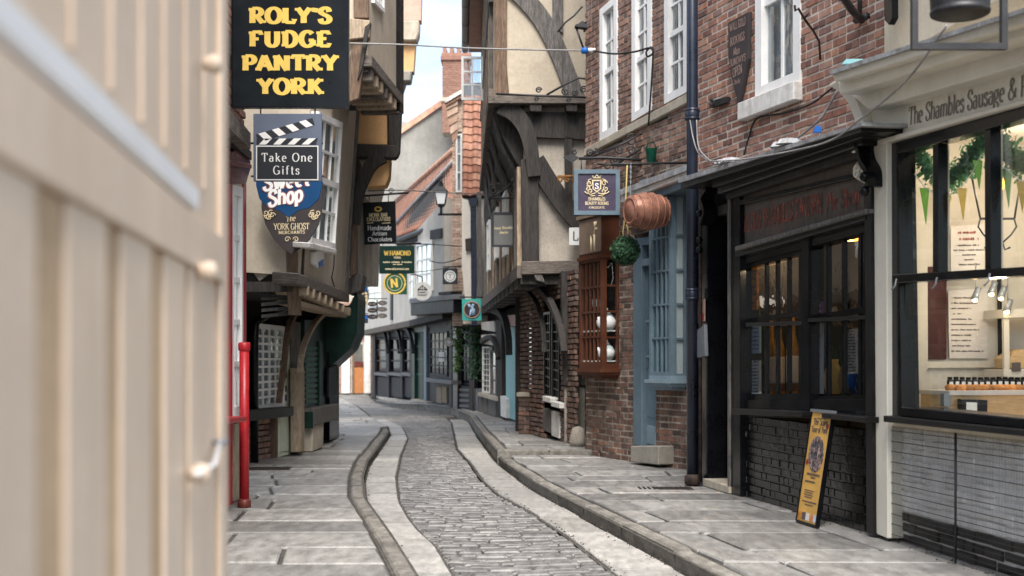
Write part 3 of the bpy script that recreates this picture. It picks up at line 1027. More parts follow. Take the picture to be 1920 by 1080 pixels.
# gutter slabs beside each kerb
def band(name, piece, fa, fb, y0, y1, m, lo, hi, zt, th=.1, ch=.008, base=True, gap=.045):
    root = strip(name, fa, fb, frange(y0, y1, .3), (lambda y: (zt(y) if callable(zt) else zt) - .02), 'joint')
    y = y0
    while y < y1 - .05:
        ye = min(y1, y + U(lo, hi))
        n = max(1, int(round((ye - y) / .45)))
        dz = U(-.010, .010)
        z = (zt(y) if callable(zt) else zt) + dz
        # one stone: follow the curve with n sections
        vs, fs = [], []
        for i in range(n + 1):
            yy = y + gap / 2 + (ye - y - gap) * i / n
            z_ = (zt(yy) if callable(zt) else zt) + dz
            a, b = fa(yy) + gap / 2, fb(yy) - gap / 2
            vs += [(a, yy, z_ - th), (a, yy, z_ - ch), (a + ch, yy, z_), (b - ch, yy, z_ + .001), (b, yy, z_ - ch), (b, yy, z_ - th)]
        for i in range(n):
            k = 6 * i
            for j in range(5):
                fs.append((k + j, k + 6 + j, k + 7 + j, k + 1 + j))
        fs.append((0, 1, 2, 3, 4, 5))
        k = 6 * n
        fs.append((k + 5, k + 4, k + 3, k + 2, k + 1, k))
        me = mesh(vs, fs)
        bm = bmesh.new(); bm.from_mesh(me); bmesh.ops.recalc_face_normals(bm, faces=bm.faces[:]); bm.to_mesh(me); bm.free()
        add(piece, me, m, None, root)
        y = ye
    return root

band('gutter', 'gutter_slab', lambda y: l0(y), lambda y: l1(y), 6.6, 33.5, 'gutter', .55, 1.25, .012)
band('gutter', 'gutter_slab', lambda y: r0(y), lambda y: r1(y), 6.6, 33.0, 'gutter', .6, 1.4, .012)
band('kerb', 'kerb_stone', lambda y: l0(y) - KW, lambda y: l0(y), 6.4, 28.2, 'kerb', 1.0, 1.9, lambda y: .115 if y < 25.5 else .115 - .09 * (y - 25.5) / 2.7, .2, .016)
band('kerb', 'kerb_stone', lambda y: r1(y), lambda y: r1(y) + KW, 6.0, 18.45, 'kerb', 1.1, 2.0, .12, .2, .016)
band('kerb', 'kerb_stone', lambda y: r1(y), lambda y: r1(y) + KW, 18.5, 49, 'kerb', 1.2, 2.2, lambda y: .2 if y < 40 else .2 - .012 * (y - 40), .26, .016)

def paving(name, fl, fr_, y0, y1, zt, lo, hi, wlo, whi, skew=0.0, joint=.032):
    base = strip(name, lambda y: fl(y) - .0, lambda y: fr_(y), frange(y0, y1, .4), (lambda y: (zt(y) if callable(zt) else zt) - .025), 'joint')
    y = y0
    while y < y1 - .05:
        ye = min(y1, y + U(lo, hi))
        W0 = fr_(y) - fl(y)
        cuts = [0]
        x = U(.3, 1.0) * wlo
        while x < W0 - .35 * wlo:
            cuts.append(x / W0)
            x += U(wlo, whi)
        cuts.append(1)
        for a, b in zip(cuts, cuts[1:]):
            dz = U(-.009, .009)
            q = []
            for (f, yy) in ((a, y), (b, y), (b, ye), (a, ye)):
                fa_, fb_ = fl(yy), fr_(yy)
                xx = fa_ + (fb_ - fa_) * f
                xx += joint / 2 if f == a else -joint / 2
                y2 = yy + (joint / 2 if yy == y else -joint / 2) + skew * (xx - fa_)
                q.append((xx, y2, (zt(yy) if callable(zt) else zt) + dz + U(-.006, .006)))
            flat('paving_slab', [(q, 0)], 'flag', base, .08, .012)
        y = ye
    return base

zl = lambda y: .12 if y < 26 else max(.02, .12 - .02 * (y - 26))
paving('pavement', lambda y: interp(WL, y) - .25, lambda y: l0(y) - (KW if y < 28.2 else 0) - .004, 6.2, 60, zl, .5, .95, .75, 1.5, .0)
paving('pavement', lambda y: r1(y) + KW + .004, lambda y: interp(WR, y) + .35, 6.0, 18.45, .12, .55, .95, .8, 1.5, .0)
paving('pavement', lambda y: r1(y) + KW + .004, lambda y: interp(WR, y) + .35, 18.68, 61, lambda y: .2 if y < 40 else .2 - .006 * (y - 40), .6, 1.1, .8, 1.5, .0)
# the step up where the farther pavement begins
st = structure('kerb', (1, 18.5, 0))
xs = [r1(18.6) + .0, r1(18.6) + .75, r1(18.6) + 1.5, 1.25]
for a, b in zip(xs, xs[1:]):
    flat('kerb_stone', [([(a + .006, 18.46), (b - .006, 18.47), (b - .006, 18.67), (a + .006, 18.66)], .203)], 'kerb', st, .26, .016)

# grit and scraps gathered in the channels and at the wall feet
vs, fs = [], []
for i in range(1500):
    y = 7.5 + 20 * R() ** 1.6
    k_ = R()
    if k_ < .3: x, z = l0(y) + abs(random.gauss(0, .025)), .016
    elif k_ < .6: x, z = r1(y) - abs(random.gauss(0, .03)), .016
    elif k_ < .75: x, z = interp(WR, y) - abs(random.gauss(0, .06)) - .02, (.128 if y < 18.4 else .208)
    elif k_ < .85: x, z = l1(y) + random.gauss(0, .02), .03
    else: x, z = r0(y) + random.gauss(0, .02), .03
    s_ = U(.004, .016)
    a = U(0, 3)
    k = len(vs)
    vs += [(x + s_ * math.cos(a), y + s_ * math.sin(a), z), (x - s_ * math.sin(a) * .6, y + s_ * math.cos(a) * .6, z), (x - s_ * math.cos(a), y - s_ * math.sin(a), z), (x, y, z + s_ * .7)]
    fs += [(k, k + 1, k + 3), (k + 1, k + 2, k + 3), (k + 2, k, k + 3)]
M['grit'] = mat('dark_grit', (.06, .05, .04), .95, .3, 9, 0, piece=.6)
o = add('grit', mesh(vs, fs), 'grit')
o['kind'] = 'stuff'
# ================================================================== RIGHT SIDE, NEAR: the sausage shop
A1 = V((2.80, 9.78, .12))
r1o = thing('sausage_shop', 'cream painted sausage shop with black framed window and lettered fascia', 'shop', A1)
F1 = Fr(A1, (.23, -1.80, 0), root=r1o)
zs1 = F1.uv(1690, 783)[1]                     # underside of the sill
F1.box('wall', -.12, 3.4, zs1 + 2.72, 9.2, -.1, .5, 'cream_render')
F1.box('roof', -.12, 3.4, 9.2, 9.4, .25, 6.0, 'lead')
F1.box('floor', .02, 3.4, .25, .33, -.25, 3.6, 'wood_light')
F1.box('ceiling', -.08, 3.4, 3.02, 3.1, -.12, 3.6, 'shop_wall')
F1.box('party_wall', -.14, -.06, .2, 3.02, -.12, 3.6, 'shop_wall')
F1.box('back_wall', -.06, 3.4, .33, 3.02, -3.4, .1, 'shop_wall')
F1.box('base_wall', -.0, 3.4, -.05, zs1 - .01, -.036, .2, 'brick_white')
reg = [(.015, .0), (3.3, .0), (3.3, zs1 - .02), (.015, zs1 - .02)]
lay_bricks(F1, reg, [], -.02, 'brick_white', bl=.235, bh=.066, j=.012, rough=.013,
           mpick=lambda s_, z_: 'brick_black' if z_ < .235 + .008 * math.sin(s_ * 9) else 'brick_white', cap=300)
# pilaster, console, fascia and cornice
F1.px('pilaster', [(1631, 250), (1662, 240), (1664, 1010), (1643, 1001)], .09, .2, 'cream_paint', bev=.006)
F1.px('fascia', [(1630, 205), (1990, 98), (1990, 168), (1645, 264)], .06, .12, 'cream_paint', bev=.004)
F1.px('moulding', [(1643, 263), (1990, 167), (1990, 174), (1647, 271)], .10, .14, 'cream_paint', bev=.004)
F1.px('soffit_board', [(1592, 175), (1990, 50), (1990, 100), (1628, 206)], .20, .2, 'cream_paint', bev=.008)
F1.px('cornice', [(1572, 152), (1990, 22), (1990, 48), (1574, 178)], .36, .34, 'cream_paint', bev=.012)
F1.px('cornice', [(1560, 138), (1990, 0), (1990, 22), (1565, 154)], .44, .42, 'cream_paint', bev=.008)
F1.px('lead_flashing', [(1554, 132), (1990, -8), (1990, 0), (1556, 140)], .47, .5, 'lead')
z0 = F1.uv(1640, 262)[1]
prof = []
c_ = [(.33, .49), (.33, .47), (.30, .455), (.25, .43), (.18, .34), (.13, .22), (.12, .12), (.17, .05), (.16, -.03), (.10, -.09), (.14, -.16), (.12, -.24), (.05, -.28)]
vs, fs = [], []
zc = z0 - .05
sc0 = F1.uv(1640, 300)[0]
for side in (-.075, .075):
    for d_, z_ in c_:
        vs.append((sc0 + side, -d_, zc + z_))
    vs += [(sc0 + side, .05, zc - .28), (sc0 + side, .05, zc + .49)]
n_ = len(c_) + 2
fs = [tuple(range(n_)), tuple(range(2 * n_ - 1, n_ - 1, -1))] + [((i + 1) % n_, i, n_ + i, n_ + (i + 1) % n_) for i in range(n_)]
me = mesh(vs, fs)
bm = bmesh.new(); bm.from_mesh(me); bmesh.ops.recalc_face_normals(bm, faces=bm.faces[:]); bm.to_mesh(me); bm.free()
con = add('console', me, 'cream_paint', F1.M, r1o)
F1.scrolls('scroll', [[(sc0 - .08, b) for a, b in []] or [(sc0 - .078, zc)]] if False else [spiral((sc0, zc - .2), .06, 1.5)], .012, 'cream_paint', .145, con)
text(F1, 'lettering', 'The Shambles Sausage & P', (1703, 235), (1926, 179), .125, 'letter_grey', .064, thick=.16, thin=.05, serif=.08)
# window: black frame, two mullions, rail, lower pane
w1 = F1.multi('window', [
    ([F1.uv(*p, .05) for p in [(1664, 272), (1682, 266), (1690, 785), (1668, 782)]], .05, .14),
    ([F1.uv(*p, .05) for p in [(1682, 266), (1990, 178), (1990, 203), (1682, 288)]], .05, .12)], 'black', bev=.004)
F1.px('mullion', [(1749, 272), (1759, 269), (1759, 516), (1749, 517)], .03, .07, 'black', w1)
F1.px('mullion', [(1759, 275), (1767, 272), (1768, 512), (1759, 513)], -.03, .05, 'cream_paint', w1)
F1.px('mullion', [(1846, 245), (1857, 242), (1858, 510), (1847, 511)], .03, .07, 'black', w1)
F1.px('mullion', [(1857, 248), (1866, 245), (1867, 505), (1858, 506)], -.03, .05, 'cream_paint', w1)
F1.px('transom', [(1672, 515), (1990, 496), (1990, 513), (1672, 531)], .09, .14, 'black', w1, bev=.006)
F1.px('frame_post', [(1683, 530), (1697, 530), (1697, 768), (1686, 768)], .01, .08, 'black', w1)
F1.px('frame_post', [(1697, 532), (1703, 532), (1703, 762), (1698, 762)], -.04, .05, 'cream_paint', w1)
for q in ([(1683, 286), (1749, 270), (1749, 516), (1686, 520)], [(1767, 265), (1846, 243), (1846, 510), (1767, 515)], [(1866, 238), (1990, 202), (1990, 500), (1866, 508)], [(1697, 530), (1990, 513), (1990, 795), (1697, 770)]):
    F1.px('pane', q, -.005, .006, 'glass', w1)
F1.px('sill', [(1688, 762), (1990, 792), (1990, 812), (1688, 781)], .09, .22, 'black', bev=.008)
F1.px('sill', [(1656, 779), (1990, 813), (1990, 826), (1656, 791)], .14, .24, 'black_worn', bev=.006)
F1.px('sill_board', [(1664, 791), (1990, 826), (1990, 840), (1664, 800)], .05, .1, 'cream_render')
for px_, py_ in ((1678, 536), (1754, 534), (1853, 528)):
    a_ = F1.uv(px_, py_, .17)
    F1.tube('rail_hook', [(a_[0], .16, a_[1] + .05), (a_[0], .17, a_[1]), (a_[0] - .01, .19, a_[1] - .025), (a_[0] - .03, .18, a_[1] - .02)], .006, 'grey_metal', w1)
# wire guard in front of the base
wg = thing('wire_guard', 'black wire mesh guard in front of the white painted bricks', 'wire guard', F1.W(.05, .05, 0))
FW = Fr(F1.W(0, .055, 0), F1.ex, root=wg)
zt = zs1 - .06
wires = []
s_ = .03
while s_ < 3.0:
    wires.append([(s_, 0, .02), (s_ + U(-.002, .002), 0, zt)])
    s_ += .018
wm = add('vertical_wires', tubes(wires, 0.0017, 3), 'black_matt', FW.M, wg)
wm['kind'] = 'stuff'
k = 0
z_ = .06
while z_ < zt:
    FW.tube('cross_wire', [(.02, .004, z_), (1.0, .004 + U(0, .004), z_ + U(-.004, .004)), (3.0, .004, z_)], .0028, 'black_matt', wg, 4)
    z_ += .076
for px_ in (1668, 1793):
    a_ = F1.uv(px_, 900, .06)
    FW.tube('post', [(a_[0], .01, -.0), (a_[0], .01, zt)], .007, 'black_matt', wg, 6)
# ---- inside the shop
FI = Fr(F1.W(-.055, -.12, 0), F1.ey, root=r1o)           # the party wall that the window shows
FI.px('door_panel', [(1740, 500), (1775, 500), (1775, 674), (1741, 674)], .02, .03, 'shop_door')
FI.px('dado_rail', [(1740, 678), (2000, 676), (2000, 688), (1740, 690)], .03, .05, 'shop_wall')
FI.px('cover_strip', [(1701, 280), (1707, 280), (1708, 770), (1702, 770)], .03, .05, 'plastic_white')
FI.px('cupboard', [(1705, 240), (1738, 240), (1740, 690), (1707, 740)], .06, .1, 'shop_wall')
nl = thing('price_list', 'large printed price list on the cream wall inside the shop window', 'price list', FI.wp(1815, 670, .03))
FN = Fr(FI.O, FI.ex, root=nl)
FN.px('sheet', [(1778, 545), (1852, 540), (1852, 672), (1780, 672)], .025, .012, 'paper')
for i in range(11):
    scribble(FN, 'print', (1784, 560 + i * 10), (1800 + 46 * R(), 560 + i * 10), .014, 'ink', .027)
nn = thing('notice', 'printed notice with red heading hung behind the upper window panes', 'notice', FI.wp(1815, 500, .03))
FN = Fr(FI.O, FI.ex, root=nn)
FN.px('sheet', [(1783, 425), (1846, 420), (1846, 512), (1783, 512)], .12, .01, 'paper')
for i, (a, b) in enumerate(((1796, 1830), (1799, 1835))):
    scribble(FN, 'print', (a, 439 + i * 12), (b, 438 + i * 12), .022, 'letter_red', .123)
for i, (a, b) in enumerate(((1792, 1836), (1788, 1846), (1804, 1830), (1809, 1826), (1798, 1838))):
    scribble(FN, 'print', (a, 462 + i * 9), (b, 461 + i * 9), .014, 'ink', .123)
FI.px('picture_frame', [(1874, 520), (1878, 520), (1880, 676), (1876, 676)], .06, .04, 'black')
# shelf unit and counter
FS = Fr(F1.W(.30, -.12, 0), F1.ey)
su = thing('shelf_unit', 'white shelf unit with baskets beside the shop counter', 'shelf unit', FS.wp(1900, 790, 0))
FS.root = su
for q in ([(1882, 585), (1892, 585), (1894, 740), (1884, 740)],):
    FS.px('side_panel', q, .0, .03, 'shop_wall')
for yy in (580, 693):
    FS.px('shelf', [(1882, yy), (2010, yy - 6), (2010, yy + 12), (1882, yy + 16)], .02, .3, 'shop_wall')
FS.px('basket', [(1888, 672), (1915, 655), (2000, 655), (2000, 690), (1892, 690)], -.02, .2, 'wood_light')
FS.px('price_tag', [(1898, 680), (1914, 679), (1914, 696), (1898, 697)], .03, .01, 'ink')
FC = Fr(F1.W(.62, -.14, 0), F1.ey)
co = thing('counter', 'pale wood deli counter just inside the shop window', 'counter', FC.wp(1850, 800, 0))
FC.root = co
FC.px('body', [(1778, 738), (2010, 738), (2010, 860), (1778, 860)], .0, .45, 'wood_light', bev=.006)
FC.px('end_block', [(1770, 738), (1783, 738), (1783, 764), (1770, 762)], .03, .06, 'grey_metal')
FC.px('top', [(1780, 733), (2010, 731), (2010, 740), (1780, 741)], .03, .5, 'paper')
tb = thing('till_box', 'small black card machine and box at the counter edge', 'till', FC.wp(1830, 772, .08))
FT_ = Fr(FC.O, FC.ex, root=tb)
FT_.px('body', [(1802, 748), (1852, 750), (1852, 776), (1802, 772)], .09, .06, 'jar_dark', bev=.004)
FT_.px('label', [(1812, 754), (1832, 755), (1832, 770), (1812, 768)], .093, .002, 'plastic_white')
pies = thing('baked_pies', 'row of golden pies along the top of the deli counter', 'pies', FC.wp(1850, 733, -.1))
FPi = Fr(FC.O, FC.ex, root=pies)
for i in range(13):
    a = FPi.uv(1786 + i * 14, 728, -.12)
    FPi.put('pie', lathe([(.001, -.02), (.035, -.02), (.045, .012), (.03, .026), (.001, .03)], 10), 'food', a[0], -.12 + U(-.03, .03), a[1], pies)
for i in range(15):
    a = FC.uv(1781 + i * 11.5, 718 + U(-1, 1), -.3)
    j_ = thing('jar', 'one of the small dark jars lined up behind the pies', 'jar', FC.W(a[0], -.3, a[1]), 'dark jars behind the pies')
    fj = Fr(FC.O, FC.ex, root=j_)
    fj.put('glass', lathe([(.001, -.05), (.022, -.05), (.022, .02), (.015, .03), (.001, .03)], 10), 'jar_dark', a[0], -.3, a[1], j_)
    fj.put('lid', lathe([(.001, .03), (.018, .03), (.018, .045), (.001, .045)], 10), 'black', a[0], -.3, a[1], j_)
    fj.box('label', a[0] - .014, a[0] + .014, a[1] - .03, a[1] + .01, -.3 + .024, .002, 'plastic_white')
# garland and bunting behind the upper panes
gl = thing('garland', 'swag of green leaves draped behind the upper shop window', 'garland', F1.wp(1757, 330, -.12))
path = [F1.uv(*p, -.14) for p in ((1690, 250), (1712, 285), (1735, 318), (1760, 338), (1785, 335), (1806, 312), (1824, 285), (1845, 262), (1868, 268), (1890, 292), (1912, 312), (1940, 312), (1975, 280))]
path = catmull([V((a, b, 0)) for a, b in path], 8)
def gp():
    q = path[random.randrange(len(path))]
    a, rr = U(0, 6.28), abs(random.gauss(0, .055))
    return F1.W(q.x + rr * math.cos(a), -.16 + U(-.05, .05), q.y + rr * math.sin(a) + (.03 if R() < .3 else 0)), (-1, -.3, .3)
o = add('leaves', leaves(3000, gp, .027), 'garland', None, gl)
o['kind'] = 'stuff'
bt = thing('bunting', 'string of yellow and green triangular flags behind the upper panes', 'bunting', F1.wp(1757, 350, -.1))
bp_ = [(1696, 300), (1714, 325), (1735, 352), (1757, 368), (1780, 366), (1802, 352), (1822, 325), (1840, 290), (1862, 300), (1888, 318), (1912, 338), (1950, 345)]
F1b = Fr(F1.O, F1.ex, root=bt)
F1b.tube('string', [(F1.uv(*p, -.08)[0], -.08, F1.uv(*p, -.08)[1]) for p in bp_], .003, 'plastic_white', bt)
for i, (a, b, L_, mm) in enumerate(((1707, 313, 62, 'flag_yellow'), (1733, 352, 70, 'flag_green'), (1773, 368, 65, 'flag_yellow'), (1803, 352, 62, 'flag_yellow'), (1833, 300, 55, 'flag_green'), (1862, 300, 58, 'flag_yellow'), (1888, 318, 72, 'flag_green'), (1914, 340, 60, 'flag_yellow'))):
    s0, zz0 = F1b.uv(a - 9, b, -.085)
    s1_, zz1 = F1b.uv(a + 9, b + 1, -.085)
    s2_, zz2 = F1b.uv(a + 3, b + L_, -.085)
    F1b.poly('flag', [(s0, zz0), (s1_, zz1), (s2_, zz2)], -.085, .004, mm)
# amber lamp in an iron lantern frame, spotlights
FL = Fr(F1.W(.55, -.45, 0), F1.ey)
la = thing('iron_lantern', 'black iron lantern frame round a glowing amber bulb inside the shop', 'lantern', FL.wp(1868, 470, 0))
FL.root = la
zz = [FL.uv(1822, 330, 0), FL.uv(1838, 410, 0), FL.uv(1902, 410, 0), FL.uv(1915, 330, 0), FL.uv(1870, 465, 0)]
def q3(p, d=0): return (p[0], d, p[1])
FL.tube('frame_bar', [q3(zz[0]), q3(zz[1])], .008, 'black_matt')
FL.tube('frame_bar', [q3(zz[3]), q3(zz[2])], .008, 'black_matt')
FL.tube('frame_bar', [q3(FL.uv(1868, 300, 0)), q3(FL.uv(1870, 480, 0))], .009, 'black_matt')
FL.tube('frame_ring', [q3(zz[1]), q3(zz[2])], .009, 'black_matt')
for sgn, x0 in ((1, 1838), (-1, 1902)):
    FL.tube('scroll', [q3(FL.uv(*p, 0)) for p in ((x0, 412), (x0 - 4 * sgn, 425), (x0 + 6 * sgn, 440), (x0 + 22 * sgn, 455), (x0 + 18 * sgn, 468), (x0 + 8 * sgn, 464))], .007, 'black_matt')
sphere('bulb', FL.wp(1867, 346, .02), .028, 'bulb', la, (1, 1, 1.3))
sphere('amber_globe', FL.wp(1867, 346, -.10), .065, 'amber', la)
for i, (a, b) in enumerate(((1829, 556), (1860, 545), (1878, 553), (1889, 578))):
    sp = thing('spotlight', ('first white ceiling spotlight above the deli counter, over the price list', 'second white ceiling spotlight, small one in the middle of the row', 'third white ceiling spotlight, next to the lowest one', 'lowest and brightest white spotlight, above the shelf unit')[i], 'spotlight', FS.wp(a, b, .05), 'spotlights above the deli counter')
    c0 = FS.wp(a, b, .05)
    rot = Mx.Rotation(math.radians(20), 4, 'Y')
    add('housing', lathe([(.001, .07), (.022, .07), (.028, -.03), (.024, -.03), (.02, .0)], 12), 'grey_metal', Mx.Translation(c0) @ rot, sp)
    sphere('bulb', c0 + V((-.008, -.01, -.025)), .019, 'bulb', sp)
    tube('stem', [c0 + V((0, 0, .06)), c0 + V((.01, .02, .25))], .005, 'grey_metal', sp)
for loc, e in ((FL.wp(1867, 346, .1), 3), (FS.wp(1870, 560, .35), 3), (F1.W(1.0, -1.0, 2.7), 10)):
    ld = bpy.data.lights.new('shop_bulb', 'POINT')
    ld.energy = e
    ld.color = (1, .86, .68)
    ld.shadow_soft_size = .06
    lo = bpy.data.objects.new('shop_bulb', ld)
    COL.objects.link(lo)
    lo.location = loc

# iron sign frame with a fluted black pot, hung from the wall above
hf = thing('hanging_sign_frame', 'black square iron frame with a fluted pot hanging above the cream cornice', 'sign', P(1800, 90, 6.7))
FH = Fr(P(1712, 90, 6.7), (1, .06, 0), root=hf)
for q in ([(1711, -160), (1722, -160), (1722, 92), (1711, 92)], [(1879, -160), (1890, -160), (1890, 92), (1879, 92)], [(1722, 80), (1879, 80), (1879, 92), (1722, 92)], [(1721, -160), (1880, -160), (1880, -150), (1721, -150)]):
    FH.px('frame_bar', q, 0, .035, 'black_matt')
a = FH.uv(1800, 30, -.02)
pr = [(.001, 0), (.17, 0), (.19, .01), (.195, .03), (.185, .04), (.19, .055)]
me = lathe(pr + [(.2, .3), (.21, .42), (.16, .5), (.05, .56), (.001, .57)], 40)
for v in me.vertices:
    if .05 < v.co.z < .14 and int(round(math.atan2(v.co.y, v.co.x) / (2 * math.pi) * 40)) % 2:
        v.co.x *= .955; v.co.y *= .955
FH.put('pot', me, 'black_matt', a[0], -.02, a[1], sc=(.79, .79, .79))
FH.tube('chain', [(a[0], -.02, a[1] + .42), (a[0], -.02, a[1] + .62)], .008, 'black_matt')
FH.tube('bracket', [(a[0] - .35, -.02, a[1] + .63), (a[0] + 1.2, -.05, a[1] + .63)], .018, 'black_matt')
st_ = thing('iron_stay', 'short black iron stay on the cream wall above the cornice corner', 'iron stay', F1.wp(1664, 45, 0))
Fr(F1.O, F1.ex, root=st_).px('bar', [(1656, -60), (1672, -60), (1673, 34), (1666, 47), (1658, 38)], .02, .05, 'black', bev=.004)

# ================================================================== RIGHT SIDE: the old tavern front
A2, B2 = G(1300, 902), G(1632, 1001)
tv = thing('tavern_front', 'low black timber tavern front with faded red lettered fascia and barred windows', 'tavern', A2)
T = Fr(A2, B2 - A2, root=tv)
LT = (B2 - A2).length
def Tp(n, q, d, th, m, p=None, bev=.0): return T.px(n, q, d, th, m, p, bev)
# recess and room behind the glass
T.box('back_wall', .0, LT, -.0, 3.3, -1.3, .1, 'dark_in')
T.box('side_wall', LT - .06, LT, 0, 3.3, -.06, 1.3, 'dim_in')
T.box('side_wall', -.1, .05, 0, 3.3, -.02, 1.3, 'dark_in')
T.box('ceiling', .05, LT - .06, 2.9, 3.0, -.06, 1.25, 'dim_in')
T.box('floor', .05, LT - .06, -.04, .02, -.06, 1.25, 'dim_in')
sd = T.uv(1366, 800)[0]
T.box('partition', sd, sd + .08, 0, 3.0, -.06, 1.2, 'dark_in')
Tp('door_post', [(1310, 350), (1327, 345), (1327, 908), (1310, 902)], .05, .2, 'black')
T.box('door', T.uv(1327, 700)[0], sd, .06, 2.75, -.55, .06, 'black')
Tp('threshold', [(1318, 897), (1366, 913), (1366, 925), (1318, 910)], .1, .6, 'stone')
Tp('door_post', [(1366, 350), (1387, 344), (1388, 931), (1366, 925)], .07, .2, 'black', bev=.005)
Tp('bead', [(1364, 360), (1367, 360), (1367, 922), (1364, 921)], .09, .03, 'timber_grey')
zb = T.uv(1388, 780)[1]
sl = T.uv(1388, 850)[0]
T.box('base_wall', sl, LT - .05, -.05, zb, -.002, .2, 'brick_black')
lay_bricks(T, [(sl, 0), (LT - .06, 0), (LT - .06, zb), (sl, zb)], [], .012, 'brick_black', bl=.21, bh=.06, j=.014, rough=.007, cap=300)
Tp('corner_post', [(1620, 236), (1632, 232), (1638, 1003), (1624, 999)], .10, .25, 'black_worn', bev=.005)
Tp('window_post', [(1503, 440), (1516, 437), (1516, 770), (1503, 770)], .05, .14, 'black', bev=.004)
Tp('window_rail', [(1386, 750), (1624, 748), (1624, 784), (1386, 782)], .03, .14, 'black', bev=.004)
Tp('window_rail', [(1386, 478), (1624, 410), (1624, 434), (1386, 498)], .03, .14, 'black')
Tp('sill', [(1372, 766), (1503, 771), (1503, 781), (1372, 777)], .17, .2, 'black_worn', bev=.006)
Tp('sill', [(1540, 774), (1624, 782), (1624, 793), (1540, 784)], .18, .2, 'black_worn', bev=.006)
win(T, 'window', [(1394, 492), (1503, 462), (1503, 752), (1394, 752)], .0, [0, .36, .57, .78, 1], [0, .42, 1], 'black', .07, .05, glass='glass_dark')
win(T, 'window', [(1516, 458), (1622, 428), (1622, 750), (1516, 752)], .0, [0, .30, .60, .90, 1], [0, .47, 1], 'black', .04, .05, glass='glass_dark')
for y0_, y1_, xa, xb in ((608, 605, 1398, 1503), (600, 594, 1512, 1622)):
    Tp('transom', [(xa, y0_ - 3), (xb, y1_ - 3), (xb, y1_ + 4), (xa, y0_ + 4)], .05, .05, 'black_worn')
# fascia and cornice
Tp('canopy', [(1276, 343), (1614, 236), (1614, 247), (1276, 354)], .38, .7, 'black_worn', bev=.006)
Tp('lead_flashing', [(1272, 334), (1616, 229), (1616, 236), (1272, 343)], .41, .75, 'lead')
Tp('cornice', [(1335, 342), (1616, 246), (1616, 258), (1335, 352)], .27, .3, 'black_worn', bev=.006)
Tp('cornice', [(1345, 351), (1616, 257), (1616, 272), (1345, 364)], .2, .24, 'black_worn', bev=.01)
Tp('cornice', [(1360, 358), (1617, 274), (1617, 292), (1360, 374)], .12, .2, 'timber', bev=.01)
Tp('frieze', [(1378, 362), (1618, 292), (1618, 325), (1378, 385)], .03, .1, 'tavern_board')
Tp('moulding', [(1380, 377), (1618, 321), (1618, 329), (1380, 386)], .07, .1, 'black', bev=.004)
Tp('fascia', [(1386, 384), (1620, 326), (1620, 400), (1386, 466)], .02, .1, 'tavern_board')
Tp('moulding', [(1378, 462), (1622, 391), (1622, 400), (1378, 471)], .15, .18, 'timber_grey', bev=.006)
Tp('moulding', [(1378, 471), (1622, 400), (1622, 412), (1378, 482)], .11, .16, 'black_worn', bev=.006)
text(T, 'lettering', 'YE OLD SHAMBLES TAVERN', (1393, 436), (1541, 398), .17, 'letter_red', .024, thick=.17, thin=.07, serif=.09)
text(T, 'lettering', 'Pie Shop', (1549, 398), (1612, 381), .15, 'letter_red', .024, thick=.13, thin=.05, serif=.05)
# console brackets
for path, w_ in ((((1594, 250), (1604, 272), (1610, 300), (1622, 322), (1624, 350)), .055), (((1322, 352), (1312, 372), (1318, 395), (1312, 420)), .06)):
    T.curve('console', path, w_, .2, .14, 'black', taper=.04)
a = T.uv(1625, 330, .2)
for dz_ in (0, -.11):
    T.put('console_ball', lathe([(.001, -.04), (.03, -.03), (.042, 0), (.03, .03), (.001, .04)], 12), 'black', a[0] - .03, .2, a[1] + dz_)
# displays behind the barred windows
def item(n, lab, cat, q, d, m, group=None, th=.02):
    o_ = thing(n, lab, cat, T.wp(*q[3], d), group)
    Fr(T.O, T.ex, root=o_).px('panel', q, d, th, m)
    return o_
def flyer(n, lab, q, d, m, rows, mi):
    o_ = item(n, lab, 'flyer', q, d, m)
    f_ = Fr(T.O, T.ex, root=o_)
    for i in range(rows):
        t_ = (i + .7) / (rows + .6)
        ya = q[0][1] + (q[3][1] - q[0][1]) * t_
        scribble(f_, 'print', (q[0][0] + 2, ya), (q[1][0] - 2, ya), .02, mi, d + .002)
M['flyer_orange'] = mat('orange_print', (.62, .25, .04), .6, .3, 12, 0, blotch=((.1, .03, .02), 16, .5, .6, .9))
M['flyer_blue'] = mat('pale_blue_print', (.36, .50, .66), .6, .12, 8, 0)
M['flyer_pale'] = mat('pale_print', (.52, .56, .60), .6, .1, 8, 0)
M['purple'] = mat('violet_print', (.24, .08, .26), .6, .2, 8, 0)
M['bottle'] = mat('amber_liquor', (.42, .22, .06), .25, .3, 9, 0)
flyer('flyer', 'orange flyer stuck inside the left edge of the tavern window', [(1407, 500), (1419, 497), (1419, 580), (1407, 582)], -.05, 'flyer_orange', 5, 'ink')
flyer('flyer', 'pale blue flyer below the orange one in the tavern window', [(1407, 612), (1424, 612), (1424, 662), (1407, 663)], -.05, 'flyer_blue', 6, 'ink')
flyer('flyer', 'white menu sheet at the bottom left of the tavern window', [(1407, 676), (1424, 676), (1424, 742), (1407, 742)], -.05, 'flyer_pale', 10, 'ink')
flyer('flyer', 'violet flyer in the right tavern window above the transom', [(1521, 568), (1541, 565), (1541, 592), (1521, 595)], -.05, 'purple', 2, 'paper')
flyer('flyer', 'pale flyer with a blue disc in the right tavern window', [(1521, 606), (1541, 604), (1541, 738), (1521, 740)], -.05, 'flyer_pale', 3, 'ink')
a = T.uv(1531, 655, -.045)
ds = thing('sticker', 'round blue sticker on the flyer in the right tavern window', 'sticker', T.W(a[0], -.045, a[1]))
Fr(T.O, T.ex, root=ds).poly('disc', [(a[0] + .06 * math.cos(i * .4), a[1] + .06 * math.sin(i * .4)) for i in range(16)], -.045, .004, 'plastic_blue')
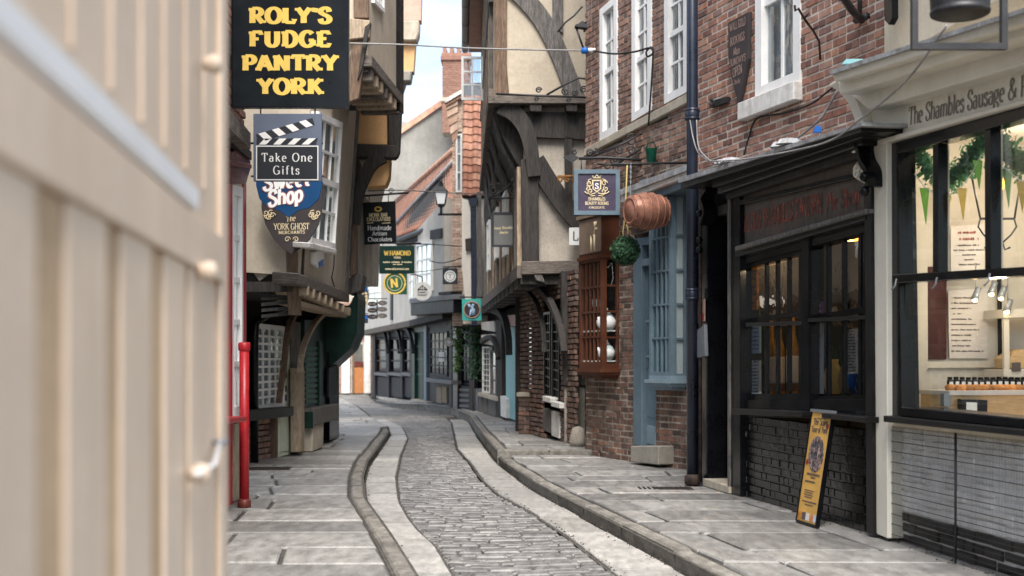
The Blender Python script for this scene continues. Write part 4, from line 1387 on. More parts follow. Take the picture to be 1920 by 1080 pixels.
flyer('newspaper', 'folded newspaper page pinned in the right tavern window', [(1580, 620), (1606, 616), (1606, 700), (1580, 702)], -.05, 'paper', 14, 'ink')
for i, px_ in enumerate((1446, 1460, 1486)):
    q = T.uv(px_, 742, -.28)
    bo = thing('bottle', ('amber bottle nearest the flyers in the tavern window', 'amber bottle in the middle of the left tavern window', 'amber bottle beside the post of the left tavern window')[i], 'bottle', T.W(q[0], -.28, q[1]))
    Fr(T.O, T.ex, root=bo).put('glass', lathe([(.001, 0), (.06, 0), (.06, .45), (.03, .58), (.02, .75), (.022, .8), (.001, .8)], 12), 'bottle', q[0], -.28, q[1] - .0)
    Fr(T.O, T.ex, root=bo).put('label', lathe([(.0605, .12), (.061, .14), (.061, .36), (.0605, .38)], 12), 'paper', q[0], -.28, q[1] - .0)
T.box('display_shelf', sl + .05, LT - .08, T.uv(1450, 744, -.3)[1] - .04, T.uv(1450, 744, -.3)[1], -.1, .45, 'timber_brown')
for i, px_ in enumerate((1562, 1590, 1608)):
    q = T.uv(px_, 738, -.25)
    jg = thing('jug', ('cream stoneware jug in the right tavern window', 'small brown jug between the newspaper and the bars', 'blue mug at the right end of the tavern window')[i], 'jug', T.W(q[0], -.25, q[1]))
    fj = Fr(T.O, T.ex, root=jg)
    mm = ('flag_yellow', 'food', 'plastic_blue')[i]
    fj.put('body', lathe([(.001, 0), (.06, 0), (.085, .1), (.07, .2), (.045, .27), (.05, .3), (.04, .3), (.001, .28)], 14), mm, q[0], -.25, q[1])
    fj.tube('handle', [(q[0] + .06, -.25, q[1] + .24), (q[0] + .12, -.25, q[1] + .2), (q[0] + .12, -.25, q[1] + .12), (q[0] + .08, -.25, q[1] + .08)], .01, mm)
for px_, py_ in ((1470, 478), (1594, 447), (1490, 474)):
    q = T.uv(px_, py_, -.5)
    lp = thing('ceiling_lamp', {1470: 'small amber lamp glowing high in the left tavern window', 1594: 'amber lamp glowing at the top of the right tavern window', 1490: 'amber lamp nearest the post inside the left tavern window'}[px_], 'lamp', T.W(q[0], -.5, q[1]), 'amber lamps inside the tavern')
    ld = bpy.data.lights.new('tavern_bulb', 'POINT')
    ld.energy = 9
    ld.color = (1, .72, .42)
    ld.shadow_soft_size = .05
    lo = bpy.data.objects.new('tavern_bulb', ld)
    COL.objects.link(lo)
    lo.location = T.W(q[0], -.5, q[1] - .06)
    fl = Fr(T.O, T.ex, root=lp)
    fl.put('shade', lathe([(.08, -.02), (.075, .02), (.02, .05), (.01, .25)], 12), 'amber', q[0], -.5, q[1])
# pavement poster board leaning on the base
pb = thing('poster_board', 'tall amber poster board leaning on the black brick base', 'poster board', T.wp(1516, 975, .2))
zb0, sA, sB = 0.0, T.uv(1497, 966, .24)[0], T.uv(1535, 980, .24)[0]
FB = Fr(T.W(sA, .26, 0), T.ex, (T.ez * 1.0 - T.ey * -.13), root=pb)
wB = sB - sA
H_ = T.uv(1507, 768, .12)[1] + .01
lean = .0
fx = lambda t: t
FB.poly('panel', [(.012, .015), (wB - .012, .015), (wB + .045, H_ - .01), (.065, H_ - .01)], .0, .02, 'poster')
FB.multi('edge', [([(0, 0), (.014, 0), (.067, H_), (.053, H_)], .008, .035), ([(wB - .014, 0), (wB, 0), (wB + .055, H_), (wB + .041, H_)], .008, .035), ([(0, 0), (wB, 0), (wB, .018), (0, .018)], .009, .037)], 'black')
FB.poly('top_rail', [(.045, H_ - .012), (wB + .06, H_ - .012), (wB + .06, H_ + .012), (.045, H_ + .012)], .014, .04, 'grey_metal')
def bx(u_, v_): return (u_ * wB + .055 * v_, v_ * H_)
text(FB, 'lettering', 'The Scary', bx(.16, .875), bx(.84, .875), .055, 'ink', .003, thick=.2, thin=.08, serif=.06, pxl=False)
text(FB, 'lettering', 'Tour of York', bx(.12, .81), bx(.88, .81), .05, 'ink', .003, thick=.2, thin=.08, serif=.06, pxl=False)
M['photo_dark'] = mat('printed_photo', (.10, .09, .10), .5, .9, 22, 0, blotch=((.50, .33, .28), 16, .50, .58, .85))
c0 = bx(.5, .62)
FB.poly('picture', [(c0[0] + .36 * wB * math.cos(i * .3), c0[1] + .16 * H_ * math.sin(i * .3)) for i in range(21)], .003, .002, 'photo_dark')
for u_, v_ in ((.85, .87), (.13, .54)):
    c0 = bx(u_, v_)
    FB.poly('rosette', [(c0[0] + .022 * math.cos(i * .5), c0[1] + .022 * math.sin(i * .5)) for i in range(13)], .004, .002, 'red')
for v_, a_, b_, h_ in ((.43, .2, .8, .018), (.405, .4, .62, .013), (.365, .16, .62, .016), (.29, .2, .66, .009), (.27, .22, .6, .009), (.25, .2, .64, .009), (.23, .24, .6, .009), (.19, .16, .84, .012), (.165, .3, .7, .01), (.93, .3, .75, .009)):
    q0, q1 = bx(a_, v_), bx(b_, v_)
    vs, fs = [], []
    x_ = q0[0]
    while x_ < q1[0]:
        ww = U(.3, .9) * h_
        k = len(vs)
        vs += [(x_, -.003, q0[1]), (x_ + ww * .8, -.003, q0[1]), (x_ + ww * .8, -.003, q0[1] + h_), (x_, -.003, q0[1] + h_)]
        fs.append((k, k + 1, k + 2, k + 3))
        x_ += ww
    add('print', mesh(vs, fs), 'ink', FB.M, pb)
for i, (u_, mm) in enumerate(((.14, 'flyer_orange'), (.34, 'ink'), (.52, 'paper'), (.72, 'food'), (.88, 'flyer_pale'))):
    q0, q1 = bx(u_ - .08, .035), bx(u_ + .08, .10)
    FB.poly('emblem', [(q0[0], q0[1]), (q1[0], q0[1]), (q1[0], q1[1]), (q0[0], q1[1])], .003, .002, mm)

# ---- red brick storey above the tavern
UA, UB = V((2.14, 14.67, 0)), V((3.30, 11.15, 0))
ub = thing('red_brick_house', 'red brick upper house with white sash window and iron sign hooks', 'house', UA)
TU = Fr(UA, UB - UA, root=ub)
LU = (UB - UA).length
TU.box('wall', -.3, LU + .3, 3.3, 9.6, -.21, 4.5, 'dim_in')
TU.box('roof', -.5, LU + .5, 9.6, 9.8, .3, 5, 'pantile_old')
zb3 = TU.uv(1450, 300)[1]
wq = [TU.uv(*p) for p in ((1418, -150), (1502, -190), (1502, 140), (1418, 186))]
sq = [TU.uv(*p) for p in ((1398, 184), (1504, 130), (1504, 172), (1398, 208))]
lay_bricks(TU, [(-.28, 3.42), (LU + .28, 3.42), (LU + .28, 9.4), (-.28, 9.4)], [wq, sq], .0, 'brick_red', cap=300, mortar='mortar')
wz0 = wq[3][1] - .02
win(TU, 'window', [(wq[0][0], wz0 + 2.0), (wq[1][0], wz0 + 2.0), (wq[1][0], wz0), (wq[0][0], wz0)], .015, [0, .5, 1], [0, .5, 1], 'white', .13, .04, glass='glass_sash', back='curtain_sky', backd=.2, pxq=False, rails=(1,), th=.12, inset=.06)
TU.poly('sill', [(sq[0][0], wz0 - .17), (sq[1][0], wz0 - .17), (sq[1][0], wz0 + .015), (sq[0][0], wz0 + .015)], .10, .25, 'white_worn', bev=.008)
# wall plaque
pq = thing('wall_plaque', 'brown shield shaped plaque with rose lettering on the red bricks', 'plaque', TU.wp(1385, 190, .03))
FP_ = Fr(TU.O, TU.ex, root=pq)
FP_.px('board', [(1365, 42), (1403, 22), (1402, 110), (1385, 194), (1376, 168), (1365, 110)], .05, .045, 'sign_brown', bev=.004)
for t_, a_, b_, h_ in (('WALL GOLD', (1368, 60), (1398, 46), .085), ('BOOKINGS', (1369, 87), (1396, 74), .085), ('Mon', (1375, 105), (1387, 100), .085), ('SUNDAYS', (1368, 126), (1398, 113), .075), ('OPEN', (1374, 146), (1392, 136), .10), ('Daily', (1376, 159), (1388, 154), .05)):
    text(FP_, 'lettering', t_.replace('D', 'D'), a_, b_, h_, 'letter_rose', .052, thick=.13, thin=.08, serif=.05)
# iron hooks and arms
hk = thing('iron_hook', 'thin rusty iron hook rod on the red bricks beside the window', 'iron hook', TU.wp(1537, 110, .05))
f_ = Fr(TU.O, TU.ex, root=hk)
def tb3(f, n, pts, r, m): return f.tube(n, [(f.uv(a, b, d)[0], d, f.uv(a, b, d)[1]) for a, b, d in pts], r, m)
tb3(f_, 'rod', [(1538, 112, .04), (1536, 78, .06), (1525, 58, .2), (1508, 35, .35), (1497, 16, .45), (1491, 20, .48), (1490, 10, .5)], .011, 'rusty')
tb3(f_, 'prong', [(1524, 55, .2), (1534, 49, .18)], .009, 'rusty')
tb3(f_, 'prong', [(1509, 33, .35), (1517, 24, .33)], .009, 'rusty')
sa = thing('sign_arm', 'heavy black iron bracket arm on the red bricks at the top', 'sign bracket', TU.wp(1612, 40, .05))
f_ = Fr(TU.O, TU.ex, root=sa)
tb3(f_, 'arm', [(1616, 38, .05), (1598, 20, .3), (1570, -22, .6), (1552, -50, .8)], .035, 'black_matt')
tb3(f_, 'stay', [(1612, -60, .04), (1612, 42, .04)], .02, 'black_matt')
tb3(f_, 'clamp', [(1604, 38, .06), (1626, 30, .06)], .035, 'black_matt')
an = thing('wall_anchor', 'short black iron anchor with ring on the red bricks below the plaque', 'wall anchor', TU.wp(1345, 190, .05))
f_ = Fr(TU.O, TU.ex, root=an)
f_.px('plate', [(1330, 190), (1362, 181), (1362, 192), (1330, 202)], .05, .05, 'black_matt')
tb3(f_, 'ring', [(1333, 186, .09), (1340, 190, .1), (1337, 198, .1), (1331, 194, .1), (1333, 186, .09)], .012, 'black_matt')
# drainpipe between the houses
dpx = T.wp(1298, 700, .16)
dp = thing('drainpipe', 'tall navy cast iron drainpipe between tavern and brown brick house', 'drainpipe', V((dpx.x, dpx.y, .12)))
tube('pipe', [V((dpx.x, dpx.y, .12)), V((dpx.x, dpx.y, 9))], .062, 'navy', dp, 12)
for yy in (215, 552):
    zc = CZ + (HY - yy) / FP * dpx.y
    add('collar', lathe([(.062, -.07), (.078, -.06), (.078, .06), (.062, .07)], 14), 'navy', Mx.Translation((dpx.x, dpx.y, zc)), dp)
    for dz_ in (-.045, .045):
        add('collar_ring', lathe([(.078, -.012), (.086, 0), (.078, .012)], 14), 'navy', Mx.Translation((dpx.x, dpx.y, zc + dz_)), dp)
add('shoe', lathe([(.062, 0), (.085, .02), (.085, .1), (.062, .12)], 12), 'rusty', Mx.Translation((dpx.x, dpx.y, .12)), dp)
cd = thing('conduit', 'thin rusty conduit beside the tavern doorway', 'conduit', T.wp(1314, 900, .1))
q0, q1 = T.uv(1313, 905, .1), T.uv(1313, 440, .1)
f_ = Fr(T.O, T.ex, root=cd)
f_.tube('pipe', [(q0[0], .1, q0[1]), (q0[0], .1, q1[1]), (q0[0] + .02, .1, q1[1] + .2)], .02, 'rusty')
for yy in (400, 450, 468):
    q = T.uv(1311, yy, .14)
    f_.put('fitting', lathe([(.001, -.04), (.03, -.03), (.04, 0), (.03, .03), (.001, .04)], 10), 'black', q[0], .14, q[1])
mb = thing('letter_box', 'small grey metal box fixed beside the tavern doorway', 'letter box', T.wp(1312, 672, .16))
f_ = Fr(T.O, T.ex, root=mb)
f_.px('case', [(1303, 622), (1320, 608), (1322, 668), (1304, 672)], .12, .04, 'grey_metal', bev=.006)
q = T.uv(1307, 632, .12)
f_.put('lock', lathe([(.001, 0), (.014, 0), (.014, .01), (.001, .01)], 10), 'black', q[0], .125, q[1], rot=Mx.Rotation(math.pi / 2, 4, 'X'))
nt_ = thing('notice', 'small white and red notice above the grey letter box', 'notice', T.wp(1314, 604, .12))
f_ = Fr(T.O, T.ex, root=nt_)
f_.px('plate', [(1307, 566), (1321, 560), (1321, 602), (1307, 606)], .075, .01, 'letter_rose')
f_.px('red_panel', [(1309, 590), (1319, 587), (1319, 600), (1309, 602)], .078, .003, 'red')

# ================================================================== RIGHT SIDE: brown brick house with three sash windows
A3, B3 = G(1097, 852), G(1290, 882)
bh_ = thing('brown_brick_house', 'brown brick house with three tall white sash windows and stone band', 'house', A3)
H3 = Fr(A3, B3 - A3, root=bh_)
L3 = (B3 - A3).length + .35
H3.box('wall', .0, L3, -.1, 9.6, -.215, 5.0, 'dim_in')
H3.box('roof', -.2, L3 + .2, 9.6, 9.8, .3, 5.5, 'pantile_old')
SW = [[(1124, 18), (1156, -10), (1156, 246), (1124, 264)], [(1184, -40), (1220, -70), (1220, 206), (1184, 228)], [(1245, -110), (1288, -140), (1288, 172), (1245, 195)]]
holes = []
for q in SW:
    u_ = [H3.uv(*p) for p in q]
    holes.append(u_)
band_q = [H3.uv(*p, .04) for p in ((1096, 279), (1320, 158), (1320, 177), (1094, 294))]
holes.append(band_q)
dq = [H3.uv(*p) for p in ((1187, 440), (1230, 436), (1230, 880), (1187, 868))]
bq = [H3.uv(*p) for p in ((1090, 405), (1160, 405), (1160, 700), (1090, 700))]
cq = [H3.uv(*p) for p in ((1215, 350), (1288, 330), (1288, 716), (1215, 716))]
holes += [dq, bq, cq]
zsp = (band_q[0][1] + band_q[1][1]) / 2
lay_bricks(H3, [(.01, zsp - .6), (L3, zsp - .6), (L3, 9.4), (.01, 9.4)], holes, .0, 'brick_brown', bl=.215, bh=.066, cap=160, mortar='mortar_dark')
lay_bricks(H3, [(.01, .0), (L3 - .25, .0), (L3 - .25, zsp - .605), (.01, zsp - .605)], holes, .0, 'brick_dark', bl=.215, bh=.066, cap=140, rough=.009, mortar='mortar_dark')
H3.poly('stone_band', band_q, .05, .2, 'stone', bev=.01)
for i, q in enumerate(SW):
    top = [q[0], q[1]]
    win(H3, 'window', q, .02, 2, [0, .25, .5, .75, 1] if i == 0 else [0, .2, .4, .6, .8, 1], 'white', .10, .03, glass='glass_sash', back='curtain_sky', backd=.16, rails=(2,) if i == 0 else (3,), th=.1, inset=.05)
# blue door
bd = dq
H3.px('door_frame', [(1187, 448), (1203, 446), (1203, 836), (1187, 834)], .04, .14, 'blue', bev=.005)
H3.px('door_frame', [(1203, 446), (1230, 442), (1230, 456), (1203, 460)], .04, .14, 'blue')
H3.px('transom_rail', [(1203, 486), (1230, 483), (1230, 496), (1203, 499)], .05, .14, 'blue', bev=.004)
H3.px('fanlight', [(1203, 458), (1230, 455), (1230, 486), (1203, 489)], -.04, .01, 'glass_sash')
dr = H3.px('door', [(1203, 497), (1232, 494), (1232, 848), (1203, 840)], -.05, .06, 'blue')
H3.px('panel', [(1208, 690), (1229, 692), (1229, 785), (1208, 780)], -.04, .02, 'blue', dr, bev=.008)
H3.px('panel', [(1208, 796), (1229, 800), (1229, 836), (1208, 830)], -.04, .02, 'blue_light', dr, bev=.008)
for yy in (600, 666):
    H3.px('glazing_bar', [(1204, yy), (1232, yy - 1), (1232, yy + 4), (1204, yy + 5)], -.02, .03, 'blue_light', dr)
for xx in (1211, 1219):
    H3.px('glazing_bar', [(xx, 505), (xx + 3, 504), (xx + 3, 690), (xx, 690)], -.03, .03, 'blue', dr)
for yy in (510, 604, 670):
    for xx in (1204, 1213, 1221):
        H3.px('pane', [(xx, yy), (xx + 8, yy - 1), (xx + 8, yy + (88 if yy == 510 else 60 if yy == 604 else 20)), (xx, yy + (88 if yy == 510 else 60 if yy == 604 else 20))], -.042, .004, 'glass_dark', dr)
H3.px('door_step', [(1182, 836), (1234, 836), (1234, 872), (1182, 866)], .22, .4, 'stone_grey', bev=.012)

def bay(fr, root, jx, w_, d_, y0, y1, mp, mt, cols, rows, scols, label_back, glass, kind, base_px, top_px, blind):
    """small projecting shop window: front, near cheek, far cheek, base and cornice; jx is where its near side meets the wall"""
    s1_ = fr.uv(jx, (y0 + y1) / 2)[0]
    Y_ = fr.W(s1_, 0, 0).y
    zt_, zb_ = CZ + (HY - y0) / FP * Y_ - fr.O.z, CZ + (HY - y1) / FP * Y_ - fr.O.z
    s0_ = s1_ - w_
    b = fr.box(kind, s0_ + .02, s1_ - .02, zb_ - .01, zb_ + .03, d_ - .03, d_ + .1, mp, root)
    zw0, zw1 = zb_ + .05, zt_ - .02
    win(fr, 'front_sash', [(s0_, zw1), (s1_, zw1), (s1_, zw0), (s0_, zw0)], d_, cols, rows, mp, .05, .028, glass=glass, pxq=False, th=.05, parent=root)
    side = Fr(fr.W(s1_, d_, 0), fr.ey, root=root)
    win(side, 'side_sash', [(.052, zw1), (d_ + .0, zw1), (d_ + .0, zw0), (.052, zw0)], .0, scols, rows, mp, .028, .028, glass=glass, pxq=False, th=.05, parent=root)
    fside = Fr(fr.W(s0_, 0, 0), -fr.ey, root=root)
    fside.box('far_cheek', .0, d_ - .052, zw0, zw1, .0, .04, mp)
    fr.box('backing', s0_ + .04, s1_ - .055, zw0, zw1, .02 if False else -.02, .01, blind, root)
    # base mouldings
    for i, (e, h0, h1) in enumerate(((.0, .0, .05), (.045, -.045, .0), (.02, -.085, -.045), (-.03, -.13, -.085))):
        ss = [(s0_ - e, -(d_ + e)), (s1_ + e, -(d_ + e)), (s1_ + e, .02), (s0_ - e, .02)]
        vs = [(a, b_, zb_ + h0) for a, b_ in ss] + [(a, b_, zb_ + h1) for a, b_ in ss]
        me = mesh(vs, [(3, 2, 1, 0), (4, 5, 6, 7), (0, 1, 5, 4), (1, 2, 6, 5), (2, 3, 7, 6), (3, 0, 4, 7)])
        add('base_moulding', me, mt, fr.M, root)
    return s0_, s1_, zb_, zt_, side

def ring_box(fr, name, s0_, s1_, d_, e, z0_, z1_, m, root):
    ss = [(s0_ - e, -(d_ + e)), (s1_ + e, -(d_ + e)), (s1_ + e, .02), (s0_ - e, .02)]
    vs = [(a, b_, z0_) for a, b_ in ss] + [(a, b_, z1_) for a, b_ in ss]
    return add(name, mesh(vs, [(3, 2, 1, 0), (4, 5, 6, 7), (0, 1, 5, 4), (1, 2, 6, 5), (2, 3, 7, 6), (3, 0, 4, 7)]), m, fr.M, root)

# chestnut bay: glazed between y 480 and 692, sign board above
bb = H3.box('bay_window', H3.uv(1160, 560)[0] - .70, H3.uv(1160, 560)[0] - .03, H3.uv(1160, 688)[1], H3.uv(1160, 688)[1] + .02, .2, .2, 'brown_paint')
s0_, s1_, zb_, zt_, sideB = bay(H3, bb, 1160, .74, .26, 480, 692, 'brown_paint', 'brown_paint', 5, 4, 1, None, 'glass', 'shelf', None, None, 'dark_in')
ztop = H3.uv(1160, 404)[1]
ring_box(H3, 'moulding', s0_, s1_, .26, .025, zt_ - .03, zt_ + .02, 'brown_paint', bb)
ring_box(H3, 'fascia_box', s0_, s1_, .26, .0, zt_ + .02, ztop, 'brown_paint', bb)
ring_box(H3, 'cap', s0_, s1_, .26, .035, ztop, ztop + .05, 'taupe', bb)
H3.box('sign_panel', s0_ + .01, s1_ - .01, zt_ + .06, ztop - .02, .268, .01, 'taupe', bb)
# stag silhouette on the sign panel
sgx, sgz = (s0_ + s1_) / 2 + .1, (zt_ + ztop) / 2
H3.scrolls('stag_emblem', [[(sgx - .05, sgz - .2), (sgx - .04, sgz + .02), (sgx + .06, sgz + .02), (sgx + .07, sgz - .2)], [(sgx + .05, sgz + .02), (sgx + .09, sgz + .12), (sgx + .07, sgz + .2)], [(sgx + .09, sgz + .12), (sgx + .13, sgz + .2)], [(sgx + .09, sgz + .1), (sgx + .14, sgz + .1)]], .016, 'gold_pale', .272, bb)
for i, (zz_, r_) in enumerate(((.12, .125), (.54, .14))):
    tp = thing('teapot', ('white china teapot on the lower shelf of the chestnut bay', 'large white china teapot on the upper shelf of the chestnut bay')[i], 'teapot', H3.W(s1_ - .14, .12, zb_ + zz_))
    f_ = Fr(H3.O, H3.ex, root=tp)
    f_.put('body', lathe([(.001, -.08), (.06, -.08), (.1, -.03), (.105, .02), (.07, .08), (.03, .1), (.001, .1)], 16), 'china', s1_ - .14, .12, zb_ + zz_ + .1, sc=(r_ / .105,) * 3)
    f_.put('lid', lathe([(.05, .09), (.03, .12), (.012, .13), (.018, .15), (.001, .16)], 12), 'china', s1_ - .14, .12, zb_ + zz_ + .1, sc=(r_ / .105,) * 3)
    f_.tube('spout', [(s1_ - .14, .2, zb_ + zz_ + .08), (s1_ - .14, .235, zb_ + zz_ + .12), (s1_ - .14, .245, zb_ + zz_ + .18)], .016, 'china')
for zz_ in (.10, .52):
    H3.box('shelf', s0_ + .05, s1_ - .06, zb_ + zz_, zb_ + zz_ + .02, .22, .22, 'white', bb)
ft = thing('fairy_lights', 'string of tiny white lights hung inside the chestnut bay', 'fairy lights', H3.W(s1_ - .1, .2, zt_ - .05))
f_ = Fr(sideB.O, sideB.ex, root=ft)
pp = [(.03, zt_ - .05), (.07, zt_ - .12), (.12, zt_ - .16), (.18, zt_ - .1), (.2, zt_ - .3), (.16, zt_ - .42)]
f_.tube('wire', [(a, -.05, b) for a, b in pp], .003, 'plastic_white')
for a, b in [(q.x, q.y) for q in catmull([V((*p, 0)) for p in pp], 3)]:
    f_.put('light', lathe([(.001, -.006), (.006, 0), (.001, .006)], 6), 'plastic_white', a, -.045, b)

# blue bay with canopy
bl_ = H3.box('bay_window', H3.uv(1287, 560)[0] - .53, H3.uv(1287, 560)[0] - .03, H3.uv(1287, 712)[1], H3.uv(1287, 712)[1] + .02, .16, .16, 'blue')
s0_, s1_, zb_, zt_, sideL = bay(H3, bl_, 1287, .58, .22, 352, 712, 'blue', 'blue_light', 4, [0, .24, .43, .62, .81, 1], 1, None, 'glass', 'shelf', None, None, 'curtain_sky')
ring_box(H3, 'frieze', s0_, s1_, .22, .03, zt_ - .02, zt_ + .1, 'blue', bl_)
ring_box(H3, 'cornice', s0_, s1_, .22, .09, zt_ + .1, zt_ + .16, 'blue_light', bl_)
sideL.box('blind', .055, .215, zb_ + .06, zt_ - .04, -.045, .006, 'curtain_sky', bl_)
H3.px('canopy', [(1164, 366), (1290, 318), (1290, 330), (1164, 380)], .36, .4, 'white_worn', bev=.006)
H3.px('canopy_lead', [(1161, 356), (1292, 306), (1292, 318), (1161, 367)], .40, .45, 'lead')
H3.px('canopy_cornice', [(1170, 380), (1290, 331), (1290, 348), (1172, 398)], .3, .34, 'blue', bev=.01)
# ================================================================== RIGHT SIDE: timber framed house with two jetties
def slab(name, corners, m, parent, th=None):
    """solid between two equal rings of points"""
    a, b = corners
    n = len(a)
    vs = [tuple(p) for p in a] + [tuple(p) for p in b]
    fs = [tuple(range(n)), tuple(range(2 * n - 1, n - 1, -1))] + [((i + 1) % n, i, n + i, n + (i + 1) % n) for i in range(n)]
    me = mesh(vs, fs)
    bm = bmesh.new(); bm.from_mesh(me); bmesh.ops.recalc_face_normals(bm, faces=bm.faces[:]); bm.to_mesh(me); bm.free()
    return add(name, me, m, None, parent)

YT = 20.5
th_ = thing('timber_house', 'jettied timber house with great curved black brace and aged plaster gable', 'house', (.9, YT, .2))
FG = Fr((.16, YT, .2), (1, 0, 0), root=th_)
def Gp(n, q, d, t, m, p=None, bev=.0): return FG.px(n, q, d, t, m, p, bev)
XU, XF = -.31, .16                                    # front corner of the upper storey, of the first floor
du, df = -.039, -.077                                 # how the fronts run away from the corner (x per metre of depth)
EU = YT + 10.5
EF = YT + 7.0
# bodies
slab('upper_wall', ([(XU + .02, YT, 5.72), (2.6, YT, 5.72), (2.6, EU, 5.72), (XU + .02 + du * 10.5, EU, 5.72)], [(XU + .02, YT, 9.4), (2.6, YT, 9.4), (2.6, EU, 9.4), (XU + .02 + du * 10.5, EU, 9.4)]), 'plaster', th_)
slab('first_floor_wall', ([(XF + .03, YT + .12, 2.98), (2.6, YT + .12, 2.98), (2.6, EU, 2.98), (XF + .03 + df * 10.5, EU, 2.98)], [(XF + .03, YT + .12, 5.72), (2.6, YT + .12, 5.72), (2.6, EU, 5.72), (XF + .03 + df * 10.5, EU, 5.72)]), 'plaster_grey', th_)
slab('roof', ([(XU - .35, YT - .3, 9.15), (3.2, YT - .3, 11.5), (3.2, EU, 11.5), (XU - .35 + du * 10.5, EU, 9.15)], [(XU - .35, YT - .3, 9.3), (3.2, YT - .3, 11.7), (3.2, EU, 11.7), (XU - .35 + du * 10.5, EU, 9.3)]), 'pantile_old', th_)
slab('eaves_soffit', ([(XU - .33, YT, 9.0), (XU + .05, YT, 9.0), (XU + .05 + du * 10.5, EU, 9.0), (XU - .33 + du * 10.5, EU, 9.0)], [(XU - .33, YT, 9.12), (XU + .05, YT, 9.12), (XU + .05 + du * 10.5, EU, 9.12), (XU - .33 + du * 10.5, EU, 9.12)]), 'black_worn', th_)
gt = thing('gutter', 'grey half round gutter along the eaves of the timber house', 'gutter', (XU - .4, YT, 9))
tube('trough', [V((XU - .41, YT - .2, 9.06)), V((XU - .41 + du * 10.7, EU, 9.06))], .085, 'slate_grey', gt, 10)
for i in range(7):
    yy = YT + .5 + i * 1.5
    tube('joint', [V((XU - .41 + du * (yy - YT), yy, 9.06)), V((XU - .41 + du * (yy + .09 - YT), yy + .09, 9.06))], .095, 'slate_grey', gt, 10)
# gable: upper storey timbers
Gp('corner_post', [(925, -300), (952, -300), (950, 120), (955, 182), (927, 184)], .07, .2, 'timber_brown', bev=.01)
FG.curve('curved_brace', [(930, -52), (985, -2), (1020, 42), (1048, 98), (1068, 150), (1086, 196)], .30, .06, .12, 'timber_grey', taper=.27)
Gp('stud', [(1034, -200), (1056, -200), (1056, 62), (1036, 52)], .05, .1, 'timber_grey')
Gp('jetty_beam', [(928, 176), (1110, 179), (1110, 194), (926, 194)], .2, .32, 'timber_h', bev=.01)
for a, b in ((992, 1016), (1060, 1083)):
    Gp('joist_end', [(a, 194), (b, 194), (b, 210), (a + 2, 209)], .17, .5, 'timber', bev=.012)
# gable: first floor
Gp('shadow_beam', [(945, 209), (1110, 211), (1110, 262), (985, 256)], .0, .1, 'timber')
Gp('stud', [(1058, 258), (1073, 258), (1074, 400), (1060, 380)], .0, .1, 'timber')
FG.curve('corner_brace', [(940, 196), (965, 212), (985, 240), (996, 280), (1002, 330)], .30, .10, .16, 'timber', taper=.2)
Gp('corner_post', [(976, 300), (1009, 290), (1011, 505), (979, 510)], .02, .2, 'timber', bev=.012)
FG.curve('diagonal_brace', [(1004, 300), (1035, 350), (1068, 395), (1110, 440)], .30, .03, .12, 'timber')
Gp('jetty_beam', [(978, 490), (1110, 488), (1110, 511), (978, 515)], .12, .3, 'timber_h', bev=.012)
Gp('joist_end', [(1000, 514), (1016, 514), (1022, 530), (1006, 526)], .1, .3, 'timber_grey', bev=.01)
# front of the upper storey: close studding
FU = Fr((XU, YT, 0), (-du, -1, 0), root=th_)
FF = Fr((XF, YT, 0), (-df, -1, 0), root=th_)
for i in range(13):
    s_ = -.5 - i * .72
    FU.box('stud', s_ - .09, s_ + .09, 5.75, 9.0, .05, .1, 'timber_pale' if i % 2 else 'timber_grey')
FU.box('bressumer', -10.4, 0, 5.62, 5.85, .07, .2, 'timber_h')
FU.box('rail', -10.4, -.2, 7.3, 7.45, .06, .1, 'timber_grey')
# cove under the front jetty
cov = []
for y_ in (YT + .2, EU - .1):
    xa, xb = XU + du * (y_ - YT), XF + df * (y_ - YT)
    cov.append([(xa + .02, y_, 5.64), (xa + .05, y_, 5.5), (xa + (xb - xa) * .38, y_, 5.1), (xa + (xb - xa) * .75, y_, 4.78), (xb - .0, y_, 4.6), (xb + .1, y_, 4.6), (xb + .1, y_, 5.64)])
slab('cove', cov, 'timber', th_)
for i in range(5):
    y_ = YT + .6 + i * 1.7
    xa, xb = XU + du * (y_ - YT), XF + df * (y_ - YT)
    c_ = catmull([V((xa + .03, y_, 5.55)), V((xa + (xb - xa) * .36, y_, 5.06)), V((xa + (xb - xa) * .74, y_, 4.74)), V((xb, y_, 4.5))], 5)
    tube('cove_rib', c_, .045, 'timber_grey', th_, 5)
# first floor front: studs, pale boards, windows
i = 0
s_ = -.25
while s_ > -10.2:
    w_ = U(.07, .12)
    FF.box('stud', s_ - w_, s_ + w_, 3.0, 4.62, .05 + U(0, .02), .1, ('timber_pale', 'timber_grey', 'timber_pale', 'timber_brown')[i % 4])
    s_ -= U(.42, .62)
    i += 1
for s_, zz_, hh_ in ((-3.2, 3.4, 1.15), (-5.6, 3.55, 1.0), (-8.2, 3.5, 1.1)):
    win(FF, 'window', [(s_, zz_ + hh_), (s_ + .8, zz_ + hh_), (s_ + .8, zz_), (s_, zz_)], .10, 2, 3, 'white', .06, .03, glass='glass_sash', back='curtain_sky', backd=.06, pxq=False, th=.08)
FF.box('bressumer', -10.4, 0, 2.82, 3.02, .08, .3, 'timber_h')
i = 0
s_ = -.2
while s_ > -10:
    FF.box('joist_end', s_ - .07, s_ + .07, 2.68, 2.82, .05, .3, 'timber_grey' if i % 3 else 'timber')
    s_ -= .36
    i += 1
